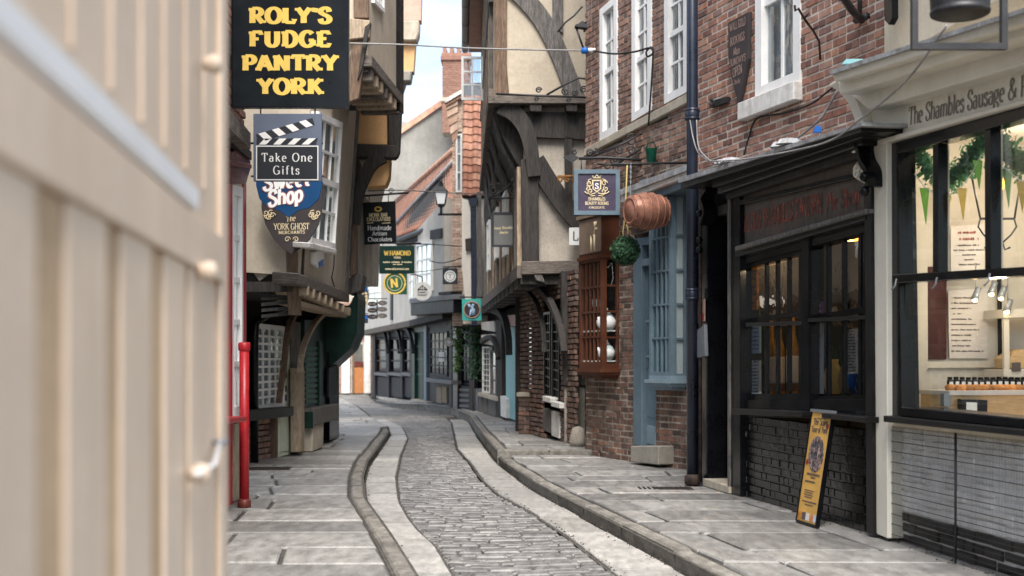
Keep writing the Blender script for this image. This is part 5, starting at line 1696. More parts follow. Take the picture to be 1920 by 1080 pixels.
# ground floor
GA, GB = V((.08, 23.8, .2)), V((.95, 19.4, .2))
g_ = Fr(GA, GB - GA, root=th_)
LG = (GB - GA).length
def g2(n, q, d, t, m, p=None, bev=.0): return g_.px(n, q, d, t, m, p, bev)
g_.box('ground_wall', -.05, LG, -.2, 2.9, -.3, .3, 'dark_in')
slab('jetty_ceiling', ([(XF - .02, YT, 2.72), (2.4, YT, 2.72), (2.4, EU, 2.72), (XF - .02 + df * 10.5, EU, 2.72)], [(XF - .02, YT, 2.86), (2.4, YT, 2.86), (2.4, EU, 2.86), (XF - .02 + df * 10.5, EU, 2.86)]), 'timber', th_)
lay_bricks(g_, [(.25, 0), (LG - .05, 0), (LG - .05, 2.7), (.25, 2.7)], [[g_.uv(*p) for p in ((1014, 560), (1048, 560), (1048, 830), (1014, 815))]], -.02, 'brick_dark', cap=60, rough=.01)
FG.poly('post', [(-.10, 0), (.16, 0), (.16, 2.7), (-.10, 2.7)], -3.1, .3, 'timber', bev=.015)
FG.poly('post', [(.64, 0.9), (1.0, .9), (1.0, 2.7), (.60, 2.7)], .55, .4, 'timber', bev=.015)
g_.curve('bracket', [(1000, 535), (1022, 560), (1042, 605), (1052, 660)], .10, .14, .1, 'timber', taper=.07)
g_.curve('bracket', [(985, 545), (1002, 570), (1013, 610), (1016, 660)], .05, .16, .08, 'timber')
win(g_, 'window', [(1019, 586), (1031, 584), (1031, 748), (1019, 742)], -.02, 2, 9, 'black_worn', .04, .022, glass='glass_far', back='dark_in', backd=.15)
win(g_, 'window', [(1034, 583), (1047, 580), (1047, 756), (1034, 750)], -.02, 2, 9, 'black_worn', .04, .022, glass='glass_far', back='dark_in', backd=.15)
for a, b, y_ in ((1017, 1032, 742), (1033, 1049, 752)):
    g2('sill', [(a, y_), (b, y_ + 4), (b, y_ + 14), (a, y_ + 10)], .08, .2, 'white_worn', bev=.008)
g2('stall_panel', [(1018, 765), (1032, 768), (1032, 812), (1018, 806)], -.02, .06, 'timber_grey')
g2('stall_panel', [(1034, 770), (1048, 774), (1048, 822), (1034, 816)], -.0, .06, 'white_worn')
FG.poly('plinth', [(.66, 0), (1.0, 0), (1.0, .9), (.66, .9)], .50, .4, 'stone_grey', bev=.02)
bs = thing('brick_pier', 'short brick pier with pale stone cap at the corner of the timber house', 'pier', P(990, 808, 22.6))
FPr = Fr((P(972, 808, 22.8).x, 22.8, .2), (1, -.15, 0), root=bs)
wpr = .36
FPr.box('core', .01, wpr - .01, 0, .66, -.03, .3, 'mortar_dark')
lay_bricks(FPr, [(0, 0), (wpr, 0), (wpr, .66), (0, .66)], [], .0, 'brick_dark', cap=60)
FPr.box('cap', -.03, wpr + .03, .66, .74, .04, .42, 'stone', bev=.012)
sk = thing('wrapped_sack', 'pale grey wrapped bundle on the pavement by the timber house', 'bundle', (.93, 19.25, .2))
pr = [(.001, 0), (.10, 0), (.13, .06), (.12, .18), (.08, .27), (.001, .30)]
me = lathe(pr, 12)
for v in me.vertices:
    v.co.x *= 1 + .12 * math.sin(v.co.z * 31 + v.co.y * 20)
    v.co.y *= .8
add('sack', me, 'plaster_grey', Mx.Translation((1.0, 19.4, .2)), sk)

# open white casement on the front of the timber house
wc = thing('open_casement', 'white six pane casement window standing open above the tiles', 'window', P(885, 187, 27.2))
FC_ = Fr((P(865, 187, 27.2).x, 27.2, P(865, 187, 27.2).z), (1, .02, 0), root=wc)
win(FC_, 'sash', [(865, 105), (906, 106), (906, 188), (865, 187)], 0, 2, 3, 'white', .05, .035, glass='glass_sash', th=.06, inset=.01)
FC_.tube('stay', [(.42, -.02, .1), (.55, -.3, .1)], .012, 'black_matt')

# ================================================================== beyond: tile hung house, brick house, chimney and grey gable
th2 = thing('tile_hung_house', 'narrow house front hung with curved red clay tiles', 'house', P(886, 365, 33))
FTl = Fr(P(867, 366, 33.2), (1, -.05, 0), (0, .12, 1), root=th2)
w2, h2 = FTl.uv(906, 181)
FTl.box('roof_base', -.02, w2 + .1, 0, h2 + .4, -.07, .3, 'earth')
tm = []
n_ = 8
vs, fs = [], []
for i in range(n_ + 1):
    u_ = i / n_
    yv = -.045 * math.sin(u_ * 2 * math.pi * 0.98) - .03
    vs += [(u_ - .5, yv - .035, -.55), (u_ - .5, yv, .6), (u_ - .5, yv + .03, -.55)]
for i in range(n_):
    fs += [(3 * i, 3 * i + 3, 3 * i + 4, 3 * i + 1), (3 * i + 2, 3 * i + 5, 3 * i + 3, 3 * i)]
tile_me = mesh(vs, fs, False)
tile_me.materials.append(M['pantile'])
rows_ = 13
for k in range(rows_):
    for c_ in range(2):
        cw = w2 / 2
        Mw = FTl.M @ Mx.Translation((cw * (c_ + .5), -.0, h2 * (k + .5) / rows_)) @ Mx.Rotation(U(-.02, .02), 4, 'Y') @ Mx.Diagonal((cw * 1.02, 1, h2 / rows_, 1))
        add('pantile', tile_me, 'pantile', Mw, th2)
slab('wall', ([P(868, 372, 33.3), P(925, 372, 33.3), P(925, 372, 33.3) + V((0, 3, 0)), P(868, 372, 33.3) + V((0, 3, 0))], [V((P(868, 0, 33.3).x, 33.3, 2.5)), V((P(925, 0, 33.3).x, 33.3, 2.5)), V((P(925, 0, 33.3).x, 36.3, 2.5)), V((P(868, 0, 33.3).x, 36.3, 2.5))]), 'plaster_grey', th2)
FW2 = Fr((P(862, 600, 32.7).x, 32.7, .2), (1, -.04, 0), root=th2)
FW2.px('plaster_pier', [(866, 372), (880, 376), (886, 440), (892, 530), (899, 600), (884, 600), (872, 560), (866, 500)], .1, .3, 'plaster_white')
FW2.px('hopper', [(877, 372), (896, 370), (893, 386), (882, 388)], .18, .15, 'navy')
FW2.px('drainpipe', [(882, 386), (893, 386), (894, 610), (884, 610)], .16, .1, 'navy')
FW2.px('post', [(894, 360), (902, 358), (903, 560), (896, 560)], .1, .1, 'timber_grey')
FW2.px('box', [(872, 448), (883, 446), (884, 468), (873, 470)], .2, .12, 'timber')

bk = thing('brick_gabled_house', 'tall narrow pinkish brick house with stepped brick eaves', 'house', P(855, 500, 34.5))
M['brick_pink'] = mat('pink_brick', (.42, .27, .2), .85, .2, 9, .4, 60, piece=.1, ramp=[(.42, .26, .19), (.50, .36, .27), (.38, .24, .18), (.55, .42, .33)])
FBk = Fr((P(848, 0, 34.6).x, 34.6, .2), (1, -.02, 0), root=bk)
ww = FBk.uv(868, 400)[0]
ht = FBk.uv(855, 192)[1]
FBk.box('wall', .01, ww + 1, 2.3, ht, -.205, 3, 'dim_in')
lay_bricks(FBk, [(0, 2.3), (ww, 2.3), (ww, ht), (0, ht)], [[FBk.uv(*p) for p in ((855, 250), (866, 248), (866, 362), (855, 362))]], 0, 'brick_pink', cap=0, mortar='mortar')
win(FBk, 'window', [(855, 252), (866, 250), (866, 360), (855, 360)], .02, 1, 3, 'white', .04, .03, glass='glass_sash', back='curtain_sky', backd=.1)
for i, (a, yb, yt) in enumerate(((846, 268, 252), (843, 252, 236), (840, 236, 220), (837, 220, 204), (835, 206, 188))):
    FBk.px('corbel', [(a, yt), (858, yt - 12), (858, yb - 10), (a + 2, yb)], .03 + .03 * i, .4, 'brick_pink')
FBk.px('verge', [(833, 186), (868, 166), (870, 172), (835, 193)], .25, .5, 'white_worn')
FBk.px('verge', [(834, 193), (869, 173), (869, 180), (836, 199)], .2, .5, 'pantile_old')

ch = thing('chimney_stack', 'square red brick chimney stack with notched top against the sky', 'chimney', P(850, 190, 58))
FCh = Fr(P(829, 186, 58), (1, 0, 0), root=ch)
cw, chh = FCh.uv(882, 100)
FCh.box('core', .02, cw - .02, -1.5, chh, -.04, 1.2, 'mortar_dark')
M['brick_chim'] = mat('chimney_brick', (.3, .16, .12), .85, .2, 9, .4, 60, piece=.1, ramp=[(.29, .155, .115), (.34, .19, .14), (.26, .14, .105)])
lay_bricks(FCh, [(0, -1.5), (cw, -1.5), (cw, chh), (0, chh)], [], 0, 'brick_chim', cap=0)
FCh.box('cap_course', -.07, cw + .07, chh - .3, chh - .12, .07, 1.3, 'brick_chim')
FCh.box('cap_course', -.04, cw + .04, chh - .12, chh + .02, .04, 1.3, 'brick_chim')
for i in range(4):
    FCh.box('notch_brick', cw * i / 4 + .02, cw * i / 4 + .2, chh + .02, chh + .26, .02, 1.1, 'brick_chim')
FCh.box('base_band', -.05, cw + .05, -.1, .08, .05, 1.2, 'stone')

gg = thing('grey_gable_house', 'tall house end in stained grey render with tiled gable edge', 'house', P(790, 500, 60))
FGG = Fr((P(640, 0, 60).x, 60, 0), (1, 0, 0), root=gg)
FGG.px('gable_wall', [(700, 275), (749, 246), (838, 186), (846, 178), (900, 215), (900, 740), (700, 740)], 0, 4, 'render_grey')
FGG.px('verge_tiles', [(700, 269), (748, 240), (836, 181), (840, 190), (750, 252), (700, 283)], .15, 4.3, 'pantile_old')
FGG.px('lead_ridge', [(752, 228), (776, 228), (784, 236), (752, 240)], -.5, 1, 'lead')

# ---- white house with pantile roof facing the street bend
P0, P1, P2, P3, P4, P5 = [G(a, b, .2) for a, b in ((697, 737), (790, 752), (850, 764), (895, 770), (930, 778), (966, 790))]
wh = thing('white_jettied_house', 'pale plastered jettied house with pantile roof above dark shopfronts', 'house', P1)
E0, E1 = P(744, 447, 45), P(853, 404, 37.5)
R0_, R1_ = P(740, 384, 54), P(852, 284, 42.5)
def lerp(a, b, t): return a + (b - a) * t
# wavy tile rows between eaves and ridge
vs, fs = [], []
nu, nv = 150, 22
for j in range(nv):
    for lip in (0, 1):
        for i in range(nu + 1):
            u_ = i / nu
            v_ = (j + lip * .999) / nv
            p = lerp(lerp(E0, E1, u_), lerp(R0_, R1_, u_), v_)
            vs.append(p + V((0, 0, .05 * math.sin(u_ * nu / 5 * 2 * math.pi) + (.0 if lip else .06))))
for r_ in range(2 * nv - 1):
    for i in range(nu):
        k = r_ * (nu + 1) + i
        fs.append((k, k + 1, k + nu + 2, k + nu + 1))
o = add('roof_tiles', mesh(vs, fs), 'pantile_old', None, wh)
o['kind'] = 'stuff'
dn = V((0, 0, -.12))
slab('roof', ([E0 + dn, E1 + dn, R1_ + dn, R0_ + dn], [E0 + dn * 3, E1 + dn * 3, R1_ + dn * 3, R0_ + dn * 3]), 'timber', wh)
a_, b_ = lerp(E0, R0_, .30), lerp(E1, R1_, .78)
tube('lead_valley', [a_ + V((0, -.1, .12)), lerp(a_, b_, .5) + V((0, -.1, .12)), b_ + V((0, -.1, .12))], .07, 'lead', wh, 6)
tube('ridge', [R0_ + V((0, 0, .05)), R1_ + V((0, 0, .05))], .12, 'pantile_old', wh, 8)
tube('eaves_gutter', [E0 + V((-.0, -.15, -.1)), E1 + V((0, -.15, -.1))], .09, 'black_matt', wh, 8)
zj = 2.95
FA = Fr((P0.x, P0.y, 0), (P1 - P0).xy.to_3d(), root=wh)
FBb = Fr((P1.x, P1.y, 0), (P2 - P1).xy.to_3d(), root=wh)
LA, LB = (P1 - P0).xy.length, (P2 - P1).xy.length
FA.box('upper_wall', -.3, LA, zj, 5.9, .35, 5, 'plaster_white')
FBb.box('upper_wall', .05, LB + .6, zj, 5.9, .35, 5, 'plaster_white')
FBb.poly('gable_wall', [(LB * .25, 5.9), (LB + .5, 5.9), (LB + .5, 6.2)], .33, .3, 'plaster_white')
FA.box('jetty_beam', -.3, LA + .1, zj - .2, zj, .42, .6, 'timber_h')
FBb.box('jetty_beam', .0, LB + .6, zj - .2, zj, .42, .6, 'timber')
win(FA, 'window', [(690, 500), (712, 496), (712, 575), (690, 578)], .40, 2, 3, 'white_worn', .06, .05, glass='glass_sash', back='curtain_sky', backd=.04)
win(FA, 'window', [(766, 462), (776, 460), (776, 560), (766, 562)], .40, 1, 3, 'white', .06, .05, glass='glass_sash', back='curtain_sky', backd=.04)
win(FBb, 'window', [(780, 458), (808, 452), (808, 545), (780, 548)], .44, 3, 3, 'white', .08, .06, glass='glass_sash', back='curtain_sky', backd=.06)
FBb.px('moulded_sill', [(770, 568), (850, 560), (850, 586), (770, 592)], .55, .5, 'purple_grey', bev=.02)
FBb.px('moulded_sill', [(768, 560), (852, 552), (852, 561), (768, 569)], .62, .6, 'slate_grey', bev=.01)
FBb.px('bracket_shelf', [(822, 548), (846, 546), (846, 552), (822, 554)], .5, .3, 'timber')
FBb.px('ventilator', [(806, 432), (826, 428), (826, 446), (806, 449)], .42, .3, 'timber')
FA.px('drainpipe', [(731, 470), (734, 470), (734, 600), (731, 600)], .42, .06, 'black_matt')

# shopfronts under it
def shop(name, label, fr, s0, s1, m):
    o_ = thing(name, label, 'shopfront', fr.W(s0, 0, .2))
    f_ = Fr(fr.O, fr.ex, root=o_)
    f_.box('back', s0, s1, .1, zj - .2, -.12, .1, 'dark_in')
    return f_
sA = [FA.uv(x, 700)[0] for x in (697, 771, 797)]
f1 = shop('shopfront', 'far dark grey shopfront with two panes and curved brackets', FA, sA[0], sA[1], 0)
def sp(f, n, q, d, t, m, p=None, bev=0): return f.px(n, q, d, t, m, p, bev)
for a, b in ((698, 703), (724, 729), (750, 754), (768, 772)):
    sp(f1, 'post', [(a, 606), (b, 606), (b, 748), (a, 744)], .06, .15, 'purple_grey')
for a, b in ((703, 724), (729, 750), (754, 768)):
    win(f1, 'window', [(a, 634), (b, 634), (b, 700), (a, 698)], .0, 1, 3, 'purple_grey', .05, .06, glass='glass_far')
    sp(f1, 'sill', [(a - 2, 698), (b + 1, 700), (b + 1, 706), (a - 2, 703)], .12, .2, 'slate_grey')
    sp(f1, 'stall_panel', [(a, 706), (b, 708), (b, 746), (a, 742)], -.02, .08, 'purple_grey')
sp(f1, 'fascia', [(698, 607), (771, 604), (771, 632), (698, 632)], .02, .1, 'purple_grey')
for a in (722, 748, 769):
    f1.curve('bracket', [(a - 18, 614), (a - 6, 620), (a, 640), (a + 2, 662)], .13, .25, .12, 'purple_grey', taper=.08)
sp(f1, 'display', [(709, 645), (721, 645), (721, 668), (709, 668)], -.06, .02, 'paper')
f2 = shop('shopfront', 'narrow dark green shopfront with tall door', FA, sA[1], LA, 0)
sp(f2, 'door_frame', [(772, 600), (777, 600), (777, 752), (772, 750)], .08, .15, 'green_dark')
sp(f2, 'door_frame', [(794, 600), (799, 600), (799, 757), (794, 756)], .1, .15, 'blue')
sp(f2, 'fascia', [(772, 597), (797, 595), (797, 622), (772, 624)], .08, .15, 'green_dark')
dd = sp(f2, 'door', [(778, 624), (793, 623), (793, 752), (778, 750)], -.02, .08, 'green_dark')
for y_ in (648, 672, 700):
    sp(f2, 'rail', [(778, y_), (793, y_), (793, y_ + 3), (778, y_ + 3)], .01, .05, 'sign_green_mid', dd)
sp(f2, 'step', [(770, 748), (800, 754), (800, 758), (770, 752)], .25, .3, 'stone')
f3 = shop('shopfront', 'aubergine shopfront with lattice window and pale boarded cellar hatch', FBb, 0, LB, 0)
sp(f3, 'fascia', [(797, 590), (850, 586), (850, 612), (797, 614)], .02, .1, 'purple_grey')
text(f3, 'lettering', 'SHAMBLES', (808, 607), (834, 605), .2, 'letter_grey', .025, thick=.2, thin=.12)
sp(f3, 'panel_wall', [(797, 612), (850, 610), (850, 764), (797, 755)], -.03, .06, 'purple_grey')
win(f3, 'window', [(806, 622), (838, 620), (838, 706), (806, 702)], .02, 4, 5, 'purple_grey', .05, .045, glass='glass_far')
sp(f3, 'display', [(822, 660), (833, 660), (833, 678), (822, 678)], -.0, .01, 'paper')
sp(f3, 'sill', [(799, 708), (846, 714), (846, 721), (799, 716)], .25, .3, 'slate_grey', bev=.01)
for a in (818, 828):
    sp(f3, 'hatch_board', [(a, 724), (a + 9, 726), (a + 9, 756), (a, 754)], .02, .05, 'timber_pale')
sp(f3, 'post', [(842, 610), (847, 610), (847, 764), (842, 763)], .06, .1, 'purple_grey')
FCc = Fr((P2.x, P2.y, 0), (P3 - P2).xy.to_3d())
LC = (P3 - P2).xy.length
f4 = shop('shopfront', 'navy shopfront with panelled half door between climbing plants', FCc, -.15, LC, 0)
f4.box('upper_wall', -.1, LC + .3, zj - .2, 5.5, -.05, 2, 'plaster_grey')
sp(f4, 'post', [(849, 600), (858, 600), (858, 766), (849, 764)], .06, .2, 'navy')
win(f4, 'window', [(863, 622), (880, 622), (880, 722), (863, 720)], .0, 2, 4, 'purple_grey', .05, .05, glass='glass_far')
dd = sp(f4, 'half_door', [(860, 722), (880, 724), (880, 768), (860, 766)], .0, .08, 'purple_grey')
for y_ in (728, 738, 748, 758):
    sp(f4, 'slat', [(861, y_), (879, y_ + 1), (879, y_ + 6), (861, y_ + 5)], .03, .04, 'slate_grey', dd)
sp(f4, 'post', [(880, 610), (886, 610), (886, 770), (880, 769)], .08, .15, 'purple_grey')
for a in (887, 892, 897, 902):
    sp(f4, 'boarding', [(a, 728), (a + 4, 729), (a + 4, 772), (a, 771)], .05, .06, 'navy')
sp(f4, 'fascia', [(850, 596), (905, 592), (905, 614), (850, 616)], .06, .1, 'timber')
for i, (px_, y0_, y1_, rr_) in enumerate(((858, 598, 700, .18), (888, 612, 712, .22))):
    c0, c1 = FCc.wp(px_, y0_, .25), FCc.wp(px_, y1_, .25)
    pl = thing('climbing_plant', ('bright climbing plant left of the navy half door', 'darker climbing plant right of the navy half door')[i], 'plant', V((c1.x, c1.y, .2)))
    tube('stem', [V((c1.x, c1.y, .2)), c1, lerp(c0, c1, .5) + V((.05, 0, 0)), c0], .02, 'timber_brown', pl, 5)
    def lp():
        t_ = R()
        p = lerp(c0, c1, t_)
        a = U(0, 6.28)
        r__ = rr_ * abs(random.gauss(0, .6)) * (1.3 - .5 * t_)
        return p + V((math.cos(a) * r__, math.sin(a) * r__ * .7, U(-.06, .06))), (-.3, -1, .5)
    o = add('leaves', leaves(420, lp, .05), ('leaf_fresh', 'leaf')[i], None, pl)
    o['kind'] = 'stuff'
FD = Fr((P3.x, P3.y, 0), (P5 - P3).xy.to_3d())
LD = (P5 - P3).xy.length
f5 = shop('shopfront', 'old timber shopfront with leaded window and grey boarded stall', FD, 0, FD.uv(938, 700)[0], 0)
for y0_, y1_ in ((604, 622), (628, 648)):
    sp(f5, 'plaster_panel', [(902, y0_), (926, y0_ - 2), (928, y1_), (903, y1_ - 4)], .1, .1, 'plaster_white')
f5.curve('bracket', [(900, 640), (915, 632), (925, 645), (930, 672)], .12, .2, .12, 'timber', taper=.08)
f5.curve('bracket', [(908, 575), (935, 590), (946, 625), (948, 665)], .16, .3, .14, 'timber', taper=.1)
win(f5, 'window', [(904, 650), (917, 650), (917, 738), (904, 736)], .05, 2, 8, 'white_worn', .04, .02, glass='glass_far')
win(f5, 'window', [(919, 656), (929, 658), (929, 745), (919, 740)], .05, 1, 3, 'timber_grey', .04, .03, glass='glass_sash')
sp(f5, 'sill', [(896, 736), (930, 744), (930, 752), (896, 742)], .15, .2, 'stone')
for i, a in enumerate((897, 906, 915, 922)):
    sp(f5, 'stall_board', [(a, 744 + i * 1.5), (a + 7, 745 + i * 1.5), (a + 7, 774 + i * 2.5), (a, 771 + i * 2.5)], .1, .06, 'timber_grey')
sp(f5, 'post', [(930, 600), (940, 600), (941, 784), (931, 780)], .1, .2, 'timber')
f6 = shop('shopfront', 'shopfront with turquoise door and pink sign board', FD, FD.uv(940, 700)[0], LD + .3, 0)
sp(f6, 'door', [(948, 614), (966, 612), (966, 788), (949, 782)], .08, .1, 'turq')
sp(f6, 'sign_board', [(943, 592), (968, 590), (968, 611), (944, 613)], .16, .06, 'letter_rose')
sp(f6, 'step', [(938, 742), (949, 748), (949, 784), (939, 780)], .16, .2, 'white_worn')
slab('jetty', ([V((P3.x - .1, P3.y - .3, 2.72)), V((P5.x - .15, P5.y - .1, 2.72)), V((P5.x + 1, P5.y + .5, 2.72)), V((P3.x + 1, P3.y + .5, 2.72))], [V((P3.x - .1, P3.y - .3, 2.95)), V((P5.x - .15, P5.y - .1, 2.95)), V((P5.x + 1, P5.y + .5, 2.95)), V((P3.x + 1, P3.y + .5, 2.95))]), 'timber', f5.root)

# ---- end of the street
en = thing('corner_house', 'far corner house with white pilasters and varnished orange door', 'house', P(670, 735, 61))
FE = Fr((P(630, 0, 61).x, 61, .1), (1, 0, 0), root=en)
FE.px('wall', [(630, 430), (760, 430), (760, 745), (630, 745)], -.1, 4, 'plaster_grey')
M['brick_far'] = mat('far_brick', (.34, .22, .16), .85, .2, 6, .3, 40, piece=.12, ramp=[(.30, .19, .14), (.38, .25, .18), (.33, .2, .15)])
FE.box('brick_core', .02, 1.9, 0, 4.3, -.06, .05, 'mortar')
lay_bricks(FE, [(0, 0), (1.9, 0), (1.9, 4.3), (0, 4.3)], [[FE.uv(*p) for p in ((658, 640), (683, 640), (683, 740), (658, 740))]], -.02, 'brick_far', cap=0)
for a, b in ((640, 656), (683, 695)):
    FE.px('pilaster', [(a, 626), (b, 626), (b, 738), (a, 738)], .12, .2, 'white_worn', bev=.02)
    FE.px('capital', [(a - 2, 618), (b + 2, 618), (b + 2, 627), (a - 2, 627)], .2, .3, 'white_worn', bev=.02)
de = FE.px('door', [(664, 686), (681, 686), (681, 737), (664, 737)], -.0, .1, 'ginger')
FE.px('door_window', [(665, 645), (680, 645), (680, 680), (665, 680)], .0, .06, 'glass_far')
FE.px('door_frame', [(660, 638), (664, 638), (664, 738), (660, 738)], .05, .12, 'timber_brown')
FE.px('transom', [(664, 678), (681, 678), (681, 687), (664, 687)], .04, .1, 'red_brown')
FE.px('sage_panel', [(662, 470), (690, 470), (690, 560), (662, 560)], -.02, .1, 'green_pale')
FE.px('column', [(700, 478), (712, 476), (712, 600), (700, 600)], .1, .3, 'stone')
FE.px('ledge', [(690, 494), (716, 488), (716, 500), (690, 505)], .25, .4, 'stone')
# street lamp on a wall arm
lm = thing('street_lamp', 'black lantern street lamp on an iron arm below the brick eaves', 'street lamp', P(858, 402, 32.5))
lc = P(827, 402, 32.5)
sc_ = 32.5 / 2400
def lq(w0, w1, y0_, y1_):
    h_ = [(a, b) for a, b in ((-1, -1), (1, -1), (1, 1), (-1, 1))]
    z0_, z1_ = CZ + (HY - y0_) * sc_, CZ + (HY - y1_) * sc_
    return ([V((lc.x + a * w0, lc.y + b * w0, z0_)) for a, b in h_], [V((lc.x + a * w1, lc.y + b * w1, z1_)) for a, b in h_])
slab('glass', lq(7 * sc_, 11 * sc_, 383, 360), 'lamp_glass', lm)
slab('cap', lq(14 * sc_, 5 * sc_, 360, 350), 'black_matt', lm)
slab('chimney', lq(4 * sc_, 5 * sc_, 350, 344), 'black_matt', lm)
sphere('finial', V((lc.x, lc.y, CZ + (HY - 340) * sc_)), 3.2 * sc_, 'black_matt', lm, (1, 1, 1.6))
slab('base', lq(5 * sc_, 8 * sc_, 388, 383), 'black_matt', lm)
tube('stem', [V((lc.x, lc.y, CZ + (HY - 388) * sc_)), V((lc.x, lc.y, CZ + (HY - 404) * sc_))], .035, 'black_matt', lm)
tube('arm', [P(822, 402, 32.5), P(866, 402, 32.9)], .03, 'black_matt', lm)
for a, b in ((-1, -1), (1, -1), (-1, 1), (1, 1)):
    A_, B_ = lq(7.3 * sc_, 11.3 * sc_, 383, 360)
    k = [(-1, -1), (1, -1), (1, 1), (-1, 1)].index((a, b))
    tube('glazing_bar', [A_[k], B_[k]], .012, 'black_matt', lm, 4)
# ================================================================== LEFT SIDE: cream shutter right beside the camera
CX = lambda y: -.35 - .111 * y
sO = V((CX(.55), .55, 0.05))
sE = V((CX(3.03), 3.03, 0.05))
sh = thing('panelled_shutter', 'large cream painted shutter door with white rail, close by and out of focus', 'shutter', sO)
SH = Fr(sO, sE - sO, root=sh)
LS = (sE - sO).length
SH.box('board', 0, LS, .0, 3.6, 0, .06, 'shutter', bev=.006)
zr = 1.738 - .05
SH.box('rail', 0, SH.uv(374, 380, .016)[0], zr - .018, zr + .03, .016, .016, 'shutter_white', bev=.007)
SH.box('head_board', .02, LS - .1, zr - .13, zr - .028, .018, .018, 'shutter', bev=.004)
e0 = [SH.uv(x, 700)[0] for x in (0, 55, 112, 150, 186, 215, 245, 272, 296, 318, 338, 357, 374)]
for i, (a, b) in enumerate(((-1, 52), (112, 186), (217, 272), (300, 338), (348, 372))):
    s0 = SH.uv(max(a, 0), 700)[0] if a >= 0 else 0
    s1 = SH.uv(b, 700)[0]
    SH.box('batten', s0, s1, .0, zr - .13, .009, .009, 'shutter', bev=.003)
for a, b in ((52, 112), (186, 217), (272, 300), (338, 348)):
    s0, s1 = SH.uv(a, 700)[0], SH.uv(b, 700)[0]
    SH.box('groove_shade', s0, s1, .0, zr - .135, .002, .002, 'shutter_shade')
for x in (130, 205, 262, 305, 345, 380):
    s0 = SH.uv(x, 100)[0]
    SH.box('bead', s0 - .008, s0 + .008, zr + .05, 3.5, .006, .006, 'shutter', bev=.002)
SH.box('edge_stile', LS - .13, LS, .0, 3.58, .014, .014, 'shutter', bev=.004)
for i, (x, y) in enumerate(((397, 120), (387, 508), (372, 888))):
    q = SH.uv(x, y, .03)
    o_ = thing('knob', ('white knob on the cream shutter edge, topmost of three', 'white knob on the cream shutter edge, middle of three', 'white knob with a pale rope on the cream shutter, lowest of three')[i], 'knob', SH.W(q[0], .03, q[1]), 'knobs on the cream shutter')
    f_ = Fr(SH.O, SH.ex, root=o_)
    f_.put('head', lathe([(.001, 0), (.013, .0), (.016, .012), (.02, .02), (.018, .034), (.001, .04)], 14), 'shutter', q[0], .012, q[1], rot=Mx.Rotation(math.pi / 2, 4, 'X'))
q0, q1, q2 = SH.uv(378, 890, .05), SH.uv(402, 872, .03), SH.uv(424, 829, .03)
rp = thing('rope', 'short pale rope tied from the lowest knob to the shutter edge', 'rope', SH.W(q2[0], .02, q2[1]))
Fr(SH.O, SH.ex, root=rp).tube('strand', [(q0[0], .04, q0[1]), (q1[0], .03, q1[1]), (q2[0], .016, q2[1])], .005, 'shutter_white')
Fr(SH.O, SH.ex, root=rp).put('ring', lathe([(.012, -.006), (.02, 0), (.012, .006)], 12), 'grey_metal', q2[0], .018, q2[1])

# ================================================================== LEFT SIDE: red shop
A4 = V((-2.52, 9.0, .12)); B4 = V((-2.62, 12.72, .12))
rs = thing('red_shop', 'red framed shop with tall white bay window and oxblood capital', 'shop', B4)
F4 = Fr(A4, B4 - A4, root=rs)
L4 = (B4 - A4).length
F4.box('wall', -4, L4, -.1, 7.5, -.06, 3.5, 'mortar_dark')
F4.box('roof', -4.2, L4 + .1, 7.5, 7.7, .3, 4, 'pantile_old')
lay_bricks(F4, [(L4 - 1.6, 0), (L4, 0), (L4, .95), (L4 - 1.6, .95)], [], -.04, 'brick_dark', cap=60)
lay_bricks(F4, [(L4 - 1.8, 3.5), (L4, 3.5), (L4, 7.3), (L4 - 1.8, 7.3)], [], -.03, 'brick_red', cap=100)
def p4(n, q, d, t, m, p=None, bev=0): return F4.px(n, q, d, t, m, p, bev)
p4('corner_board', [(427, 335), (436, 335), (436, 945), (427, 950)], .085, .015, 'red')
p4('corner_board', [(457, 345), (462, 345), (462, 655), (457, 655)], .085, .015, 'red')
win(F4, 'bay_window', [(436, 345), (457, 352), (457, 778), (436, 782)], .08, 2, [0, .2, .4, .6, .8, 1], 'white', .09, .05, glass='glass_sash', back='curtain_sky', backd=.1, th=.12)
p4('sill', [(429, 783), (463, 780), (463, 790), (429, 795)], .22, .3, 'red', bev=.01)
p4('capital', [(434, 285), (448, 275), (470, 300), (470, 318), (462, 345), (434, 345)], .12, .2, 'red_brown', bev=.01)
p4('capital_band', [(434, 300), (472, 308), (472, 316), (434, 310)], .16, .2, 'red_brown', bev=.006)
p4('corner_post', [(440, 795), (450, 795), (450, 935), (440, 940)], .0, .08, 'timber_pale')
p4('gutter_board', [(425, 195), (470, 250), (470, 280), (425, 235)], .25, .3, 'timber_h')
p4('beam', [(425, 235), (472, 285), (472, 300), (425, 262)], .15, .3, 'timber')
p4('beam', [(425, 60), (470, 110), (470, 140), (425, 95)], .1, .3, 'black_worn')
px_ = F4.wp(458, 900, .16)
rp_ = thing('drainpipe', 'short glossy red drainpipe on the corner of the red shop', 'drainpipe', V((px_.x, px_.y, .12)))
tube('pipe', [V((px_.x, px_.y, .12)), V((px_.x, px_.y, 1.42 + 35 / 2400 * px_.y))], .045, 'red', rp_, 12)
add('collar', lathe([(.045, -.04), (.056, -.03), (.056, .03), (.045, .04)], 12), 'red', Mx.Translation((px_.x, px_.y, 1.42 + 35 / 2400 * px_.y)), rp_)
add('shoe', lathe([(.045, .0), (.062, .01), (.062, .07), (.045, .09)], 12), 'red_brown', Mx.Translation((px_.x, px_.y, .12)), rp_)

